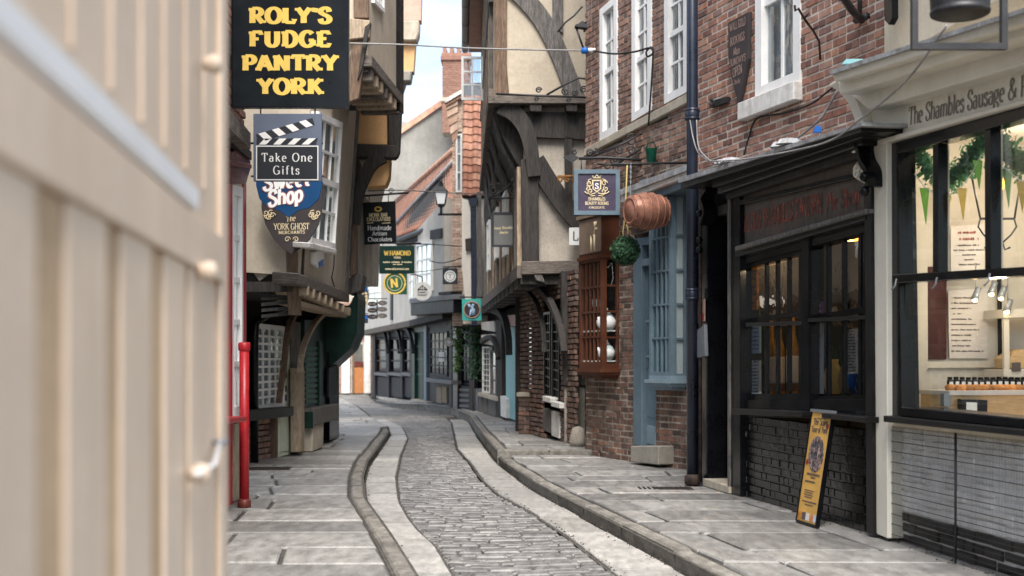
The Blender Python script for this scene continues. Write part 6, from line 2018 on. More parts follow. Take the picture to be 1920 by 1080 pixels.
# ================================================================== LEFT SIDE: jettied plaster house with sash window
jh = thing('plaster_jettied_house', 'jettied house in buff plaster leaning out over dark green shop', 'house', (-3.3, 18, .12))
J0, J1 = V((-2.55, 15.5, 2.42)), V((-2.77, 21.7, 2.42))
exJ = (J1 - J0).normalized()
oJ = V((0, 0, 1)).cross(exJ) * -1
FJ = Fr(J0, exJ, V((0, 0, 1)) + oJ * .062, root=jh)
def pj(n, q, d, t, m, p=None, bev=0): return FJ.px(n, q, d, t, m, p, bev)
pj('upper_wall', [(562, 517), (654, 551), (680, 150), (592, 60)], 0, 2.6, 'plaster')
pj('jetty_beam', [(560, 512), (655, 549), (655, 567), (560, 533)], .10, .3, 'timber_h', bev=.012)
pj('corner_post', [(651, 551), (661, 545), (688, 170), (677, 160)], .05, .3, 'timber_grey')
jc = [FJ.uv(570 + 11.5 * i, 545 + 5.6 * i + i * i * .0, .05) for i in range(8)]
for i, (a, b) in enumerate(jc):
    me = prisms([([(-.05, -.07), (.05, -.07), (.065, .0), (.05, .07), (-.05, .07), (-.065, .0)], .11, .4)], .02)
    add('corbel', me, 'timber_pale', FJ.M @ Mx.Translation((a, 0, b)), jh)
pj('corbel_board', [(566, 564), (650, 588), (650, 596), (566, 574)], .02, .3, 'timber_pale', bev=.01)
win(FJ, 'sash_window', [(599, 209), (643, 230), (629, 468), (584, 457)], .10, 3, 4, 'white', .08, .035, glass='glass', back='curtain_sky', backd=.085, rails=(2,), th=.1, inset=.025)
pj('sill', [(581, 455), (631, 467), (631, 476), (581, 465)], .16, .2, 'white_worn', bev=.008)
bx_ = thing('alarm_box', 'white alarm bell box with blue base on the buff plaster', 'alarm box', FJ.wp(598, 490, .0))
f_ = Fr(FJ.O, FJ.ex, FJ.ez, root=bx_)
f_.px('case', [(592, 472), (602, 468), (608, 474), (608, 496), (598, 503), (591, 496)], .07, .07, 'plastic_white', bev=.012)
f_.px('base', [(598, 492), (607, 486), (607, 496), (599, 502)], .078, .02, 'plastic_blue')
for pts in (((650, 560), (640, 520), (632, 480)), ):
    wq_ = thing('cable', 'thin black cable running down the buff plaster below the window', 'cable', FJ.wp(640, 540, .02))
    f_ = Fr(FJ.O, FJ.ex, FJ.ez, root=wq_)
    c_ = [FJ.uv(*p, .015) for p in ((629, 545), (622, 520), (626, 500), (627, 478))]
    f_.tube('strand', [(a, .015, b) for a, b in c_], .008, 'cable')
# near side of the jetty, in shade
FJs = Fr(V((-3.6, 15.4, .12)), (1, 0, 0), root=jh)
FJs.px('side_wall', [(415, 60), (588, 60), (566, 540), (415, 540)], 0, .1, 'timber')
FJs.px('plaster_patch', [(476, 470), (505, 440), (530, 470), (520, 500), (486, 528), (474, 510)], .05, .06, 'plaster_grey', bev=.01)
FJs.px('post', [(536, 470), (558, 470), (560, 590), (540, 590)], .1, .2, 'timber_brown')
for i in range(6):
    FJs.px('slat', [(490, 535 + i * 11), (545, 530 + i * 11), (545, 536 + i * 11), (490, 541 + i * 11)], .03, .03, 'timber')
    FJs.px('slat', [(440, 350 + i * 25), (475, 345 + i * 25), (475, 352 + i * 25), (440, 357 + i * 25)], .03, .05, 'timber_grey')
slab('soffit', ([V((-4, 15.3, 2.3)), V((-2.62, 15.3, 2.3)), V((-2.85, 22, 2.3)), V((-4, 22, 2.3))], [V((-4, 15.3, 2.42)), V((-2.6, 15.3, 2.42)), V((-2.8, 22, 2.42)), V((-4, 22, 2.42))]), 'timber', jh)
# ground floor
K0, K1, K2 = G(474, 866), G(565, 848), G(640, 818)
FK = Fr(K0, K1 - K0, root=jh)
FM = Fr(K1, K2 - K1, root=jh)
LK, LM = (K1 - K0).length, (K2 - K1).length
def pk(n, q, d, t, m, p=None, bev=0): return FK.px(n, q, d, t, m, p, bev)
def pm(n, q, d, t, m, p=None, bev=0): return FM.px(n, q, d, t, m, p, bev)
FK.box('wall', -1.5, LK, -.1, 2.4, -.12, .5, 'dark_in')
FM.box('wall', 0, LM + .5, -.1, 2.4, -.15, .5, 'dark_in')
lay_bricks(FK, [(-.3, 0), (FK.uv(521, 800)[0], 0), (FK.uv(521, 800)[0], .75), (-.3, .75)], [], -.03, 'brick_brown', cap=60)
win(FK, 'lattice_window', [(482, 606), (534, 612), (534, 762), (482, 770)], .04, [0, .25, .5, .75, 1], [i / 10 for i in range(11)], 'white', .06, .03, glass='glass_sash', back='curtain_sky', backd=.05, th=.08)
pk('shelf', [(468, 768), (551, 762), (551, 780), (468, 790)], .2, .24, 'black_worn', bev=.01)
dg = pk('door', [(521, 640), (546, 644), (546, 851), (521, 857)], .0, .06, 'green_pale')
pk('panel', [(524, 760), (543, 760), (543, 845), (524, 848)], .012, .02, 'green_pale', dg, bev=.006)
for y_ in (675, 700, 725, 742):
    pk('slot', [(527, y_), (538, y_ - 2), (538, y_ + 9), (527, y_ + 11)], .014, .02, 'ink', dg)
pk('door_frame', [(517, 780), (521, 780), (521, 858), (517, 859)], .04, .1, 'timber_brown')
pk('post', [(546, 600), (564, 604), (564, 848), (548, 851)], .03, .08, 'timber_grey', bev=.01)
FK.curve('bracket', [(574, 572), (556, 592), (544, 625), (538, 680), (528, 755)], .06, .25, .08, 'timber_brown', taper=.04)
pm('post', [(563, 690), (571, 690), (571, 846), (564, 848)], .1, .15, 'timber_pale', bev=.008)
FM.curve('bracket', [(612, 588), (596, 605), (580, 635), (571, 665), (568, 700)], .06, .25, .08, 'timber_pale', taper=.05)
pm('shop_panel', [(571, 600), (613, 600), (613, 770), (571, 775)], .0, .06, 'green_dark')
for i in range(11):
    pm('louvre', [(574, 650 + i * 10), (597, 650 + i * 10), (597, 656 + i * 10), (574, 656 + i * 10)], .02, .03, 'sign_green_mid')
pm('frame_post', [(599, 640), (606, 640), (606, 770), (599, 772)], .05, .08, 'green_dark')
pm('bench_shelf', [(588, 766), (636, 757), (636, 786), (588, 798)], .2, .2, 'timber_grey', bev=.01)
FM.box('bench_end', FM.uv(588, 780, .2)[0] - .03, FM.uv(588, 780, .2)[0] - .004, FM.uv(588, 803, .2)[1], FM.uv(588, 772, .2)[1], .195, .19, 'green_dark')
pm('stone_base', [(586, 799), (607, 791), (606, 838), (586, 847)], .17, .2, 'stone', bev=.01)
pm('post', [(618, 660), (636, 650), (636, 821), (618, 826)], .06, .1, 'black', bev=.01)
pm('door_panel', [(617, 690), (633, 684), (633, 740), (617, 745)], .12, .03, 'purple_grey')
# curved green boarding under the next jetty
FGn = Fr(V((-3.5, 21.6, .12)), (1, 0, 0), root=jh)
FGn.px('jetty_boarding', [(585, 585), (655, 572), (668, 545), (671, 560), (668, 625), (655, 655), (630, 678), (612, 694), (590, 694)], 0, 1.2, 'green_dark', bev=.02)
FGn.px('jetty_trim', [(640, 520), (668, 508), (681, 515), (676, 545), (655, 552), (640, 546)], .1, .6, 'timber_grey', bev=.02)
pp_ = [FK.wp(548, 556, .55), FK.wp(546, 572, .5), FK.wp(500, 590, .25), FK.wp(479, 606, .14), FK.wp(477, 640, .12)]
dp2 = thing('drainpipe', 'bent black drainpipe under the jetty beside the lattice window', 'drainpipe', V((pp_[-1].x, pp_[-1].y, .12)))
tube('pipe', pp_ + [V((pp_[-1].x, pp_[-1].y, .12))], .055, 'black', dp2, 10)
add('collar', lathe([(.055, -.05), (.07, -.04), (.07, .04), (.055, .05)], 12), 'black', Mx.Translation((pp_[-1].x, pp_[-1].y, .8)), dp2)

# top storey of that house
C0, C1 = V((-1.94, 17.2, 5.52)), V((-1.74, 19.75, 5.52))
FQ = Fr(C0, C1 - C0, root=jh)
def pq_(n, q, d, t, m, p=None, bev=0): return FQ.px(n, q, d, t, m, p, bev)
LQ = (C1 - C0).length
zq = FQ.uv(684, 128)[1]
FQ.box('top_wall', 0, LQ, 0, 4.0, 0, 2.5, 'plaster')
FQ.box('roof', -.2, LQ + .1, 4.0, 4.2, .35, 3, 'pantile_old')
FQ.box('jetty_beam', -.05, LQ, -.10, .06, .07, .2, 'timber_h', bev=.012)
FQ.box('soffit', 0, LQ, -.16, -.1, .0, 1.6, 'timber')
for i in range(7):
    s_ = .12 + i * .37
    me = prisms([([(-.065, -.1), (.065, -.1), (.065, .07), (-.065, .07)], .05, .6)], .015)
    add('joist_end', me, 'timber_pale' if i % 3 else 'timber_h', FQ.M @ Mx.Translation((s_, 0, -.17)), jh)
q_ = [FQ.uv(*p) for p in ((703, -90), (722, -60), (722, 26), (703, 6))]
win(FQ, 'window', [(703, -90), (722, -70), (722, 25), (703, 5)], .05, 2, 3, 'white', .06, .03, glass='glass_sash', back='curtain_sky', backd=.045)
pq_('downpipe', [(750, -200), (757, -200), (757, 214), (750, 208)], .06, .1, 'black_worn')
FQs = Fr(V((-2.6, 17.15, 5.2)), (1, 0, 0), root=jh)
FQs.px('side_wall', [(560, -300), (692, -300), (690, 75), (560, 75)], -.05, .3, 'plaster')
FQs.px('post', [(662, -100), (690, -100), (691, 34), (663, 34)], .02, .1, 'timber_brown', bev=.01)
FQs.px('beam', [(640, 32), (694, 38), (692, 70), (640, 76)], .06, .2, 'timber_pale', bev=.012)
FQs.px('strut', [(664, 74), (690, 66), (672, 185), (652, 192), (652, 120)], .0, .2, 'timber_brown', bev=.01)
FQs.px('strut', [(684, 50), (695, 42), (678, 130), (670, 150)], .07, .1, 'timber')

# ================================================================== LEFT SIDE: ochre panelled house beyond, pink house beyond that
oh = thing('ochre_panelled_house', 'jettied house with ochre plaster panels in curved dark timber', 'house', (-3.2, 21, .12))
FO = Fr(V((-2.6, 21, 4)), (1, 0, 0), root=oh)
def po(n, q, d, t, m, p=None, bev=0): return FO.px(n, q, d, t, m, p, bev)
slab('body', ([V((-4, 21.2, 4.85)), V((-1.98, 21.2, 4.85)), V((-2.75, 27, 4.85)), V((-4, 27, 4.85))], [V((-4, 21.2, 7.5)), V((-1.98, 21.2, 7.5)), V((-2.75, 27, 7.5)), V((-4, 27, 7.5))]), 'plaster_grey', oh)
po('panel', [(664, 206), (730, 206), (727, 272), (664, 272)], .0, .1, 'plaster_orange', bev=.015)
po('corner_post', [(726, 180), (754, 180), (749, 285), (744, 296), (728, 292)], .06, .2, 'timber', bev=.02)
po('beam', [(655, 268), (744, 272), (742, 297), (655, 294)], .08, .25, 'timber', bev=.02)
po('top_beam', [(655, 186), (752, 188), (750, 207), (655, 206)], .05, .25, 'timber', bev=.01)
po('lower_panel', [(690, 296), (731, 296), (729, 332), (722, 348), (686, 350)], -.1, .4, 'plaster_orange', bev=.015)
FO.curve('bracket', [(716, 290), (696, 306), (682, 335), (672, 370), (668, 420)], .25, .1, .15, 'timber', taper=.1)
po('lower_wall', [(600, 350), (668, 350), (662, 510), (600, 510)], -.15, 4, 'plaster_grey')
po('post', [(656, 360), (668, 355), (668, 512), (658, 516)], .0, .2, 'timber_brown')
po('post', [(648, 360), (655, 360), (656, 520), (650, 520)], .05, .2, 'timber_pale')
phs = thing('pink_house', 'pink plastered upper storey with ochre panel on the far left roofline', 'house', (-4, 30, .1))
FPk = Fr(V((-3, 30, 7)), (1, 0, 0), root=phs)
FPk.px('upper_wall', [(640, -160), (793, -160), (789, 38), (640, 38)], 0, .4, 'plaster_pink')
FPk.px('cornice', [(740, 38), (786, 38), (785, 62), (780, 76), (752, 76)], .1, .5, 'stone', bev=.03)
FPk.px('panel', [(740, 74), (779, 75), (775, 134), (740, 134)], -.1, .4, 'plaster_orange')
FPk.px('sill', [(740, 132), (772, 132), (769, 152), (740, 152)], .05, .5, 'stone_grey', bev=.03)
slab('body', ([V((-9, 30.4, .1)), V((-5.2, 30.4, .1)), V((-5.8, 36, .1)), V((-9, 36, .1))], [V((-9, 30.4, 8.4)), V((-5.2, 30.4, 8.4)), V((-5.8, 36, 8.4)), V((-9, 36, 8.4))]), 'plaster_grey', phs)
slab('upper_body', ([V((-9, 30.45, 8.1)), V((-2.5, 30.45, 8.1)), V((-3.2, 35, 8.1)), V((-9, 35, 8.1))], [V((-9, 30.45, 11.9)), V((-2.2, 30.45, 11.9)), V((-2.9, 35, 11.9)), V((-9, 35, 11.9))]), 'plaster_pink', phs)
# ================================================================== hanging signs
GL['J'] = (.56, [[(.42, 1), (.42, .25)] + arc(.26, .24, .16, .23, 0, -160, 8)], [(.42, 1)])
GL['D'] = GL['D']
GL['0'] = GL['0']
def sign(name, label, px, Y, m, th=.035, shape=None, group='hanging shop signs', ang=0.0, bev=.004, cat='shop sign'):
    x0, y0, x1, y1 = px
    o_ = thing(name, label, cat, P((x0 + x1) / 2, y1, Y), group)
    f = Fr(P((x0 + x1) / 2, y1, Y), (math.cos(ang), math.sin(ang), 0), root=o_)
    q = shape or [(x0, y0), (x1, y0), (x1, y1), (x0, y1)]
    f.px('board', q, 0, th, m, bev=bev)
    return f
def hang(f, pts, r=.012, m='black_matt', wall=None):
    """hooks up to a horizontal bar that runs to the wall; pts in pixels"""
    f.tube('bracket', [(f.uv(*p)[0], -.02, f.uv(*p)[1]) for p in pts], r, m)
def hooks(f, xs, y0, y1, r=.007):
    for x in xs:
        f.tube('hook', [(f.uv(x, y0)[0], -.02, f.uv(x, y0)[1]), (f.uv(x, y1)[0], -.02, f.uv(x, y1)[1])], r, 'black_matt')
def frame_rect(f, px, w, d, m, th=.02):
    x0, y0, x1, y1 = px
    (a, b), (c, d_) = f.uv(x0, y1), f.uv(x1, y0)
    f.multi('frame', [([(a, b), (c, b), (c, b + w), (a, b + w)], d, th), ([(a, d_ - w), (c, d_ - w), (c, d_), (a, d_)], d, th), ([(a, b + w), (a + w, b + w), (a + w, d_ - w), (a, d_ - w)], d, th), ([(c - w, b + w), (c, b + w), (c, d_ - w), (c - w, d_ - w)], d, th)], m)

f = sign('shop_sign', 'large black sign with bold gold lettering, topmost on the left', (436, -12, 652, 200), 10.8, 'sign_black', .05)
for t_, a, b, y in (("ROLY'S", 467, 622, 43), ('FUDGE', 466, 621, 87), ('PANTRY', 454, 634, 132), ('YORK', 482, 607, 176)):
    text(f, 'lettering', t_, (a, y), (b, y), 28 * 10.8 / 2400, 'gold', .002, kxm=1.3, thick=.31, thin=.2, serif=.16)
frame_rect(f, (434, -14, 654, 202), .012, .006, 'black', .062)
hang(f, [(425, -40), (560, -40), (660, -40)], .02)
hooks(f, (470, 620), -40, -10)
f = sign('shop_sign', 'slate blue sign with a white striped clapperboard on it', (475, 213, 603, 340), 12.0, 'sign_bluegrey', .03)
k = 12.0 / 2400
f.px('slate', [(481, 274), (595, 274), (595, 337), (481, 337)], .003, .002, 'sign_charcoal')
for q in ([(480, 273), (597, 273), (597, 275), (480, 275)], [(480, 336), (597, 336), (597, 338), (480, 338)], [(480, 275), (482, 275), (482, 336), (480, 336)], [(595, 275), (597, 275), (597, 336), (595, 336)]):
    f.px('border', q, .004, .002, 'letter_white')
f.px('clapper_arm', [(480, 252), (586, 221), (590, 234), (484, 268)], .003, .002, 'sign_charcoal')
f.px('clapper_bar', [(481, 260), (596, 259), (592, 271), (481, 271)], .0035, .002, 'sign_charcoal')
def lp2(a, b, t): return (a[0] + (b[0] - a[0]) * t, a[1] + (b[1] - a[1]) * t)
for i in range(4):
    t0_, t1_ = .04 + i * .24, .16 + i * .24
    A0, A1, Bq0, Bq1 = (480, 252), (586, 221), (484, 268), (590, 234)
    f.px('stripe', [lp2(A0, A1, t0_), lp2(A0, A1, t1_), lp2(Bq0, Bq1, t1_ + .09), lp2(Bq0, Bq1, t0_ + .09)], .0055, .002, 'letter_white')
    A0, A1, Bq0, Bq1 = (481, 260), (596, 259), (481, 271), (592, 271)
    f.px('stripe', [lp2(A0, A1, t0_ + .09), lp2(A0, A1, t1_ + .09), lp2(Bq0, Bq1, t1_), lp2(Bq0, Bq1, t0_)], .0055, .002, 'letter_white')
text(f, 'lettering', 'Take One', (489, 303), (587, 303), 16 * k, 'letter_white', .005, thick=.14, thin=.07, serif=.07)
text(f, 'lettering', 'Gifts', (511, 327), (563, 327), 16 * k, 'letter_white', .005, thick=.14, thin=.07, serif=.07)
hang(f, [(425, 190), (500, 190), (605, 190)], .014)
hooks(f, (488, 590), 190, 214)
sq_ = [(480, 300), (603, 300), (604, 345), (598, 372), (580, 390), (560, 394), (541, 408), (522, 394), (500, 388), (486, 372), (480, 348)]
f = sign('shop_sign', 'royal blue badge sign with white script, half hidden by the clapperboard sign', (480, 280, 604, 408), 13.6, 'sign_blue', .03, sq_)
k = 13.6 / 2400
for e, mm, tk in ((.004, 'letter_red', .36), (.0065, 'letter_white', .22)):
    text(f, 'lettering', 'Sweet', (492, 358), (582, 346), 27 * k, mm, e, thick=tk, thin=tk * .8, shear=.2)
    text(f, 'lettering', 'Shop', (503, 388), (568, 376), 29 * k, mm, e, thick=tk, thin=tk * .8, shear=.2)
hang(f, [(430, 268), (540, 268), (605, 268)], .012)
hooks(f, (495, 590), 268, 302)
sq_ = [(492, 340), (605, 340), (604, 390), (598, 420), (580, 450), (560, 468), (547, 477), (532, 468), (514, 450), (497, 420), (490, 390)]
f = sign('shop_sign', 'umber shield shaped sign with pale gold lettering below the blue badge', (490, 340, 605, 477), 15.0, 'sign_brown', .03, sq_)
k = 15.0 / 2400
text(f, 'lettering', 'The', (536, 416), (554, 414), 11 * k, 'gold_pale', .003, thick=.13, thin=.07, shear=.2)
text(f, 'lettering', 'YORK GHOST', (513, 431), (580, 430), 12 * k, 'gold_pale', .003, thick=.15, thin=.07, serif=.07)
text(f, 'lettering', 'MERCHANTS', (522, 439), (572, 438), 6 * k, 'gold_pale', .003, thick=.17, thin=.1)
for sg in (-1, 1):
    c = f.uv(547 + sg * 36, 404)
    f.scrolls('flourish', [spiral((c[0] + .02 * i * sg, c[1] + .03 * math.sin(i * 2)), .035, 1.1, i) for i in range(5)], .006, 'gold_pale', .006)
    c = f.uv(547 + sg * 8, 449)
    f.scrolls('flourish', [spiral(c, .035, 1.2, math.pi if sg > 0 else 0, -sg)], .005, 'gold_pale', .006)
hang(f, [(470, 330), (540, 330), (606, 330)], .012)

f = sign('shop_sign', 'black sign with gold oval crest and three lines of white lettering', (680, 377, 742, 458), 22.0, 'sign_black', .05, [(680, 380), (741, 377), (743, 455), (683, 459)])
k = 22 / 2400
c = f.uv(709, 392)
f.poly('crest', [(c[0] + 9 * k * .8 * math.cos(i * .35), c[1] + 5 * k * math.sin(i * .35)) for i in range(18)], .003, .003, 'gold')
f.poly('crest_inner', [(c[0] + 5 * k * .8 * math.cos(i * .35), c[1] + 2.5 * k * math.sin(i * .35)) for i in range(18)], .0045, .002, 'sign_black')
for t_, a, b, y, h_, mm, tk in (('MONK BAR', 692, 727, 407, 7, 'gold_pale', .2), ('CHOCOLATIERS', 688, 732, 415, 7, 'gold_pale', .2), ('Handmade', 689, 734, 432, 9, 'letter_white', .12), ('Artisan', 698, 726, 442, 8, 'letter_white', .12), ('Chocolates', 690, 735, 453, 8, 'letter_white', .12)):
    text(f, 'lettering', t_, (a, y), (b, y - 1), h_ * k, mm, .003, thick=tk, thin=tk * .6, serif=.05)
for a, b in ((688, 700), (716, 732)):
    f.px('rule', [(a, 418), (b, 417), (b, 418.3), (a, 419.3)], .003, .002, 'gold_pale')
hang(f, [(655, 369), (700, 366), (766, 361)], .018)
f.scrolls('scroll', [spiral(f.uv(733, 358), .05, 1.3), spiral(f.uv(676, 362), .03, 1.2)], .008, 'black_matt', -.02)
hooks(f, (692, 728), 366, 380)
f = sign('shop_sign', 'dark green landscape sign with gold capitals, under the black chocolate sign', (711, 461, 777, 513), 29.0, 'sign_green', .05)
k = 29 / 2400
text(f, 'lettering', 'W.HAMOND', (720, 479), (770, 479), 9 * k, 'gold', .003, thick=.2, thin=.1, serif=.06)
text(f, 'lettering', 'YORK', (738, 485), (752, 485), 4 * k, 'gold_pale', .003, thick=.2, thin=.12)
scribble(f, 'print', (718, 493), (772, 493), 3.0 * k, 'gold_pale', .003)
scribble(f, 'print', (735, 497), (754, 497), 2.5 * k, 'gold_pale', .003)
text(f, 'lettering', 'www.whamond.com', (722, 506), (767, 506), 4.4 * k, 'gold_pale', .003, thick=.18, thin=.1)
hang(f, [(650, 456), (730, 456), (790, 456)], .016)
hooks(f, (718, 770), 456, 462)

def disc(f, name, c, r, d, th, m, n=28):
    a = f.uv(*c)
    Y_ = f.O.y
    rr = r * Y_ / 2400
    return f.poly(name, [(a[0] + rr * math.cos(2 * math.pi * i / n), a[1] + rr * math.sin(2 * math.pi * i / n)) for i in range(n)], d, th, m)
def ring(f, name, c, r, w, d, m, n=28):
    a = f.uv(*c)
    k_ = f.O.y / 2400
    f.scrolls(name, [[(a[0] + r * k_ * math.cos(2 * math.pi * i / n), a[1] + r * k_ * math.sin(2 * math.pi * i / n)) for i in range(n + 1)]], w * k_, m, d)
f = sign('shop_sign', 'round green sign with gold rim and a gold letter N', (718, 510, 762, 553), 33.0, 'sign_green_mid', .05, [(740 + 21 * math.cos(i * .2618), 531 + 21 * math.sin(i * .2618)) for i in range(24)])
ring(f, 'rim', (740, 531), 19.5, 1.6, .005, 'gold')
for i in range(30):
    a = i * math.pi / 15
    c = f.uv(740 + 20.5 * math.cos(a), 531 + 20.5 * math.sin(a))
    ubox(f, 'bead', c[0] - .014, c[0] + .014, c[1] - .014, c[1] + .014, .02, .02, 'gold')
ring(f, 'inner_rim', (740, 531), 14, .5, .005, 'gold_pale')
text(f, 'lettering', 'N', (730, 540), (750, 538), 17 * 33 / 2400, 'gold', .01, thick=.2, thin=.1, serif=.12)
hang(f, [(700, 508), (740, 508), (765, 508)], .015)
f = sign('banner', 'plain dark green banner behind the round gold rimmed sign', (744, 505, 763, 552), 34.5, 'sign_green_mid', .03, cat='banner')
hang(f, [(735, 503), (770, 503)], .012)
f = sign('shop_sign', 'narrow deep blue sign with white letters, partly behind the buff house', (664, 503, 689, 546), 30.0, 'sign_blue', .04)
text(f, 'lettering', 'ORS', (667, 538), (687, 538), 7 * 30 / 2400, 'letter_white', .003, thick=.2, thin=.12)
scribble(f, 'print', (678, 524), (687, 524), .05, 'letter_white', .003)
hang(f, [(640, 500), (690, 500)], .012)
f = sign('shop_sign', 'gilded openwork crest sign below the deep blue sign', (670, 546, 692, 575), 33.0, 'sign_charcoal', .04, [(671, 546), (691, 546), (691, 560), (688, 570), (682, 576), (675, 570), (671, 560)])
for i in range(5):
    for j in range(3):
        c = f.uv(675 + j * 6, 550 + i * 5)
        f.scrolls('gilding', [spiral(c, .035, 1, i + j)], .011, 'gold_pale', .01)
hang(f, [(640, 544), (692, 544)], .012)
f = sign('shop_sign', 'cluster of small dark oval name plates far down the street', (690, 562, 726, 598), 40.0, 'sign_charcoal', .04, [(706, 562), (708, 562), (708, 598), (706, 598)])
for i in range(3):
    for j, c in enumerate((698, 717)):
        y = 570 + i * 12 - j * 2
        f.px('plate', [(c + 9 * math.cos(a * .3927), y + 4.6 * math.sin(a * .3927)) for a in range(16)], .02, .04, 'sign_charcoal' if j == 0 else 'sign_grey')
        scribble(f, 'print', (c - 6, y + 1.5), (c + 6, y + 1.5), .05, 'letter_rose', .023)
hang(f, [(660, 560), (726, 560)], .014)
f = sign('shop_sign', 'small yellow and blue sign at the far left end of the street', (668, 590, 690, 606), 42.0, 'sign_charcoal', .04)
disc(f, 'yellow_spot', (671, 597), 6, .01, .02, 'flag_yellow')
f.px('blue_band', [(677, 592), (690, 592), (690, 598), (677, 598)], .01, .02, 'plastic_blue')
hang(f, [(655, 588), (690, 588)], .014)
f = sign('shop_sign', 'round white sign with a black outlined cottage emblem', (774, 527, 810, 564), 36.0, 'plastic_white', .05, [(792 + 18 * math.cos(i * .2618), 546 + 18 * math.sin(i * .2618)) for i in range(24)])
f.scrolls('emblem', [[f.uv(*p) for p in pl] for pl in (((783, 543), (792, 535), (801, 543)), ((784, 543), (800, 543), (800, 553), (784, 553), (784, 543)), ((786, 548), (798, 548)), ((788, 539), (788, 543)), ((792, 536), (792, 543)), ((796, 539), (796, 543)))], .012, 'ink', .006)
hang(f, [(792, 528), (792, 520), (780, 515), (770, 515)], .016)
f = sign('shop_sign', 'square charcoal sign with a white circular seal', (830, 503, 858, 533), 34.0, 'sign_charcoal', .04)
disc(f, 'seal', (844, 518), 11, .004, .004, 'plastic_white')
ring(f, 'seal_ring', (844, 518), 8, .6, .008, 'sign_grey')
text(f, 'lettering', 'T', (841, 522), (847, 522), 8 * 34 / 2400, 'sign_grey', .01, thick=.15, thin=.1, serif=.08)
hang(f, [(830, 500), (866, 500)], .014)
hooks(f, (834, 854), 500, 504)
f = sign('shop_sign', 'turquoise square sign with a blue figure in a brown ring', (866, 560, 903, 601), 28.0, 'teal', .04, [(866, 561), (902, 560), (903, 601), (867, 601)])
disc(f, 'ground', (885, 581), 16, .004, .004, 'sign_brown')
ring(f, 'ring', (885, 581), 15, 1.6, .008, 'letter_rose')
f.scrolls('figure', [[f.uv(*p) for p in pl] for pl in (((886, 573), (886, 592)), ((883, 578), (878, 570)), ((884, 580), (888, 580), (890, 590), (882, 591), (884, 580)))], .032, 'flyer_blue', .006)
disc(f, 'figure_head', (887, 572), 2.6, .04, .03, 'flyer_blue')
hang(f, [(862, 557), (906, 557)], .014)
f = sign('shop_sign', 'small round pale sign in front of the aubergine shopfront', (833, 632, 851, 650), 36.5, 'sign_grey', .04, [(842 + 9 * math.cos(i * .2618), 641 + 9 * math.sin(i * .2618)) for i in range(24)])
disc(f, 'seal', (842, 641), 7.5, .01, .01, 'plastic_white')
ring(f, 'seal_ring', (842, 641), 5, .7, .014, 'sign_grey')
hang(f, [(842, 633), (842, 626), (850, 626)], .014)
f = sign('shop_sign', 'plain grey sign with two small lines of pale gold lettering', (922, 398, 965, 463), 21.6, 'sign_grey', .04)
frame_rect(f, (922, 398, 965, 463), .035, .012, 'sign_charcoal', .04)
k = 21.6 / 2400
text(f, 'lettering', 'Lucy Standlie', (927, 430), (961, 429), 5 * k, 'gold_pale', .003, thick=.16, thin=.1, shear=.15)
text(f, 'lettering', 'Jeweller', (936, 438), (953, 438), 5 * k, 'gold_pale', .003, thick=.16, thin=.1, shear=.15)
hang(f, [(915, 372), (950, 371), (990, 372)], .016)
f.scrolls('scroll', [spiral(f.uv(974, 345), .17, 1.6, 0, -1), spiral(f.uv(962, 358), .09, 1.4, 2), spiral(f.uv(925, 355), .09, 1.4, 1), spiral(f.uv(936, 348), .05, 1.3), [f.uv(*p) for p in ((915, 372), (935, 362), (955, 348), (968, 330), (985, 325))], [f.uv(*p) for p in ((980, 330), (983, 380))], spiral(f.uv(980, 372), .07, 1.3, 3)], .013, 'black_matt', -.02)
hooks(f, (928, 960), 372, 399)

f = sign('shop_sign', 'plum square sign with gold crest in a slate blue frame', (1076, 318, 1162, 403), 17.0, 'sign_purple', .06)
frame_rect(f, (1076, 318, 1162, 403), .055, .02, 'blue', .09)
k = 17 / 2400
c = f.uv(1119, 350)
def cr_(x, y): return (c[0] + x * k, c[1] - y * k)
f.multi('shield', [([cr_(*p) for p in ((-9, -13), (9, -13), (8, 4), (0, 11), (-8, 4))], .004, .003)], 'gold_pale')
f.multi('shield_field', [([cr_(*p) for p in ((-6.5, -10.5), (6.5, -10.5), (5.8, 3), (0, 8), (-5.8, 3))], .006, .003)], 'sign_purple')
text(f, 'lettering', 'S', cr_(-4, 4), cr_(4, 4), 10 * k, 'letter_white', .008, thick=.2, thin=.1, pxl=False)
lst = []
for sg in (-1, 1):
    lst += [spiral(cr_(sg * 14, -6), 6 * k, 1.2, 0, sg), spiral(cr_(sg * 17, 4), 5 * k, 1.2, 2, sg), spiral(cr_(sg * 12, 9), 5 * k, 1.1, 4, sg), [cr_(sg * 2, 12), cr_(sg * 12, 15), cr_(sg * 20, 12), cr_(sg * 23, 9)], [cr_(sg * 10, -14), cr_(sg * 15, -13), cr_(sg * 16, -4)], [cr_(sg * 3, 17), cr_(sg * 12, 18)]]
lst += [[cr_(-7, -16), cr_(-8, -20), cr_(-4, -17), cr_(0, -22), cr_(4, -17), cr_(8, -20), cr_(7, -16), cr_(-7, -16)]]
f.scrolls('crest', lst, 1.1 * k, 'gold_pale', .008)
for t_, a, b, y, h_ in (('SHAMBLES', 1103, 1135, 376, 6), ('BEAUTY ROOMS', 1097, 1141, 384, 6), ('KINGSGATE', 1104, 1134, 391, 4)):
    text(f, 'lettering', t_, (a, y), (b, y), h_ * k, 'gold_pale', .004, thick=.18, thin=.1, serif=.04)
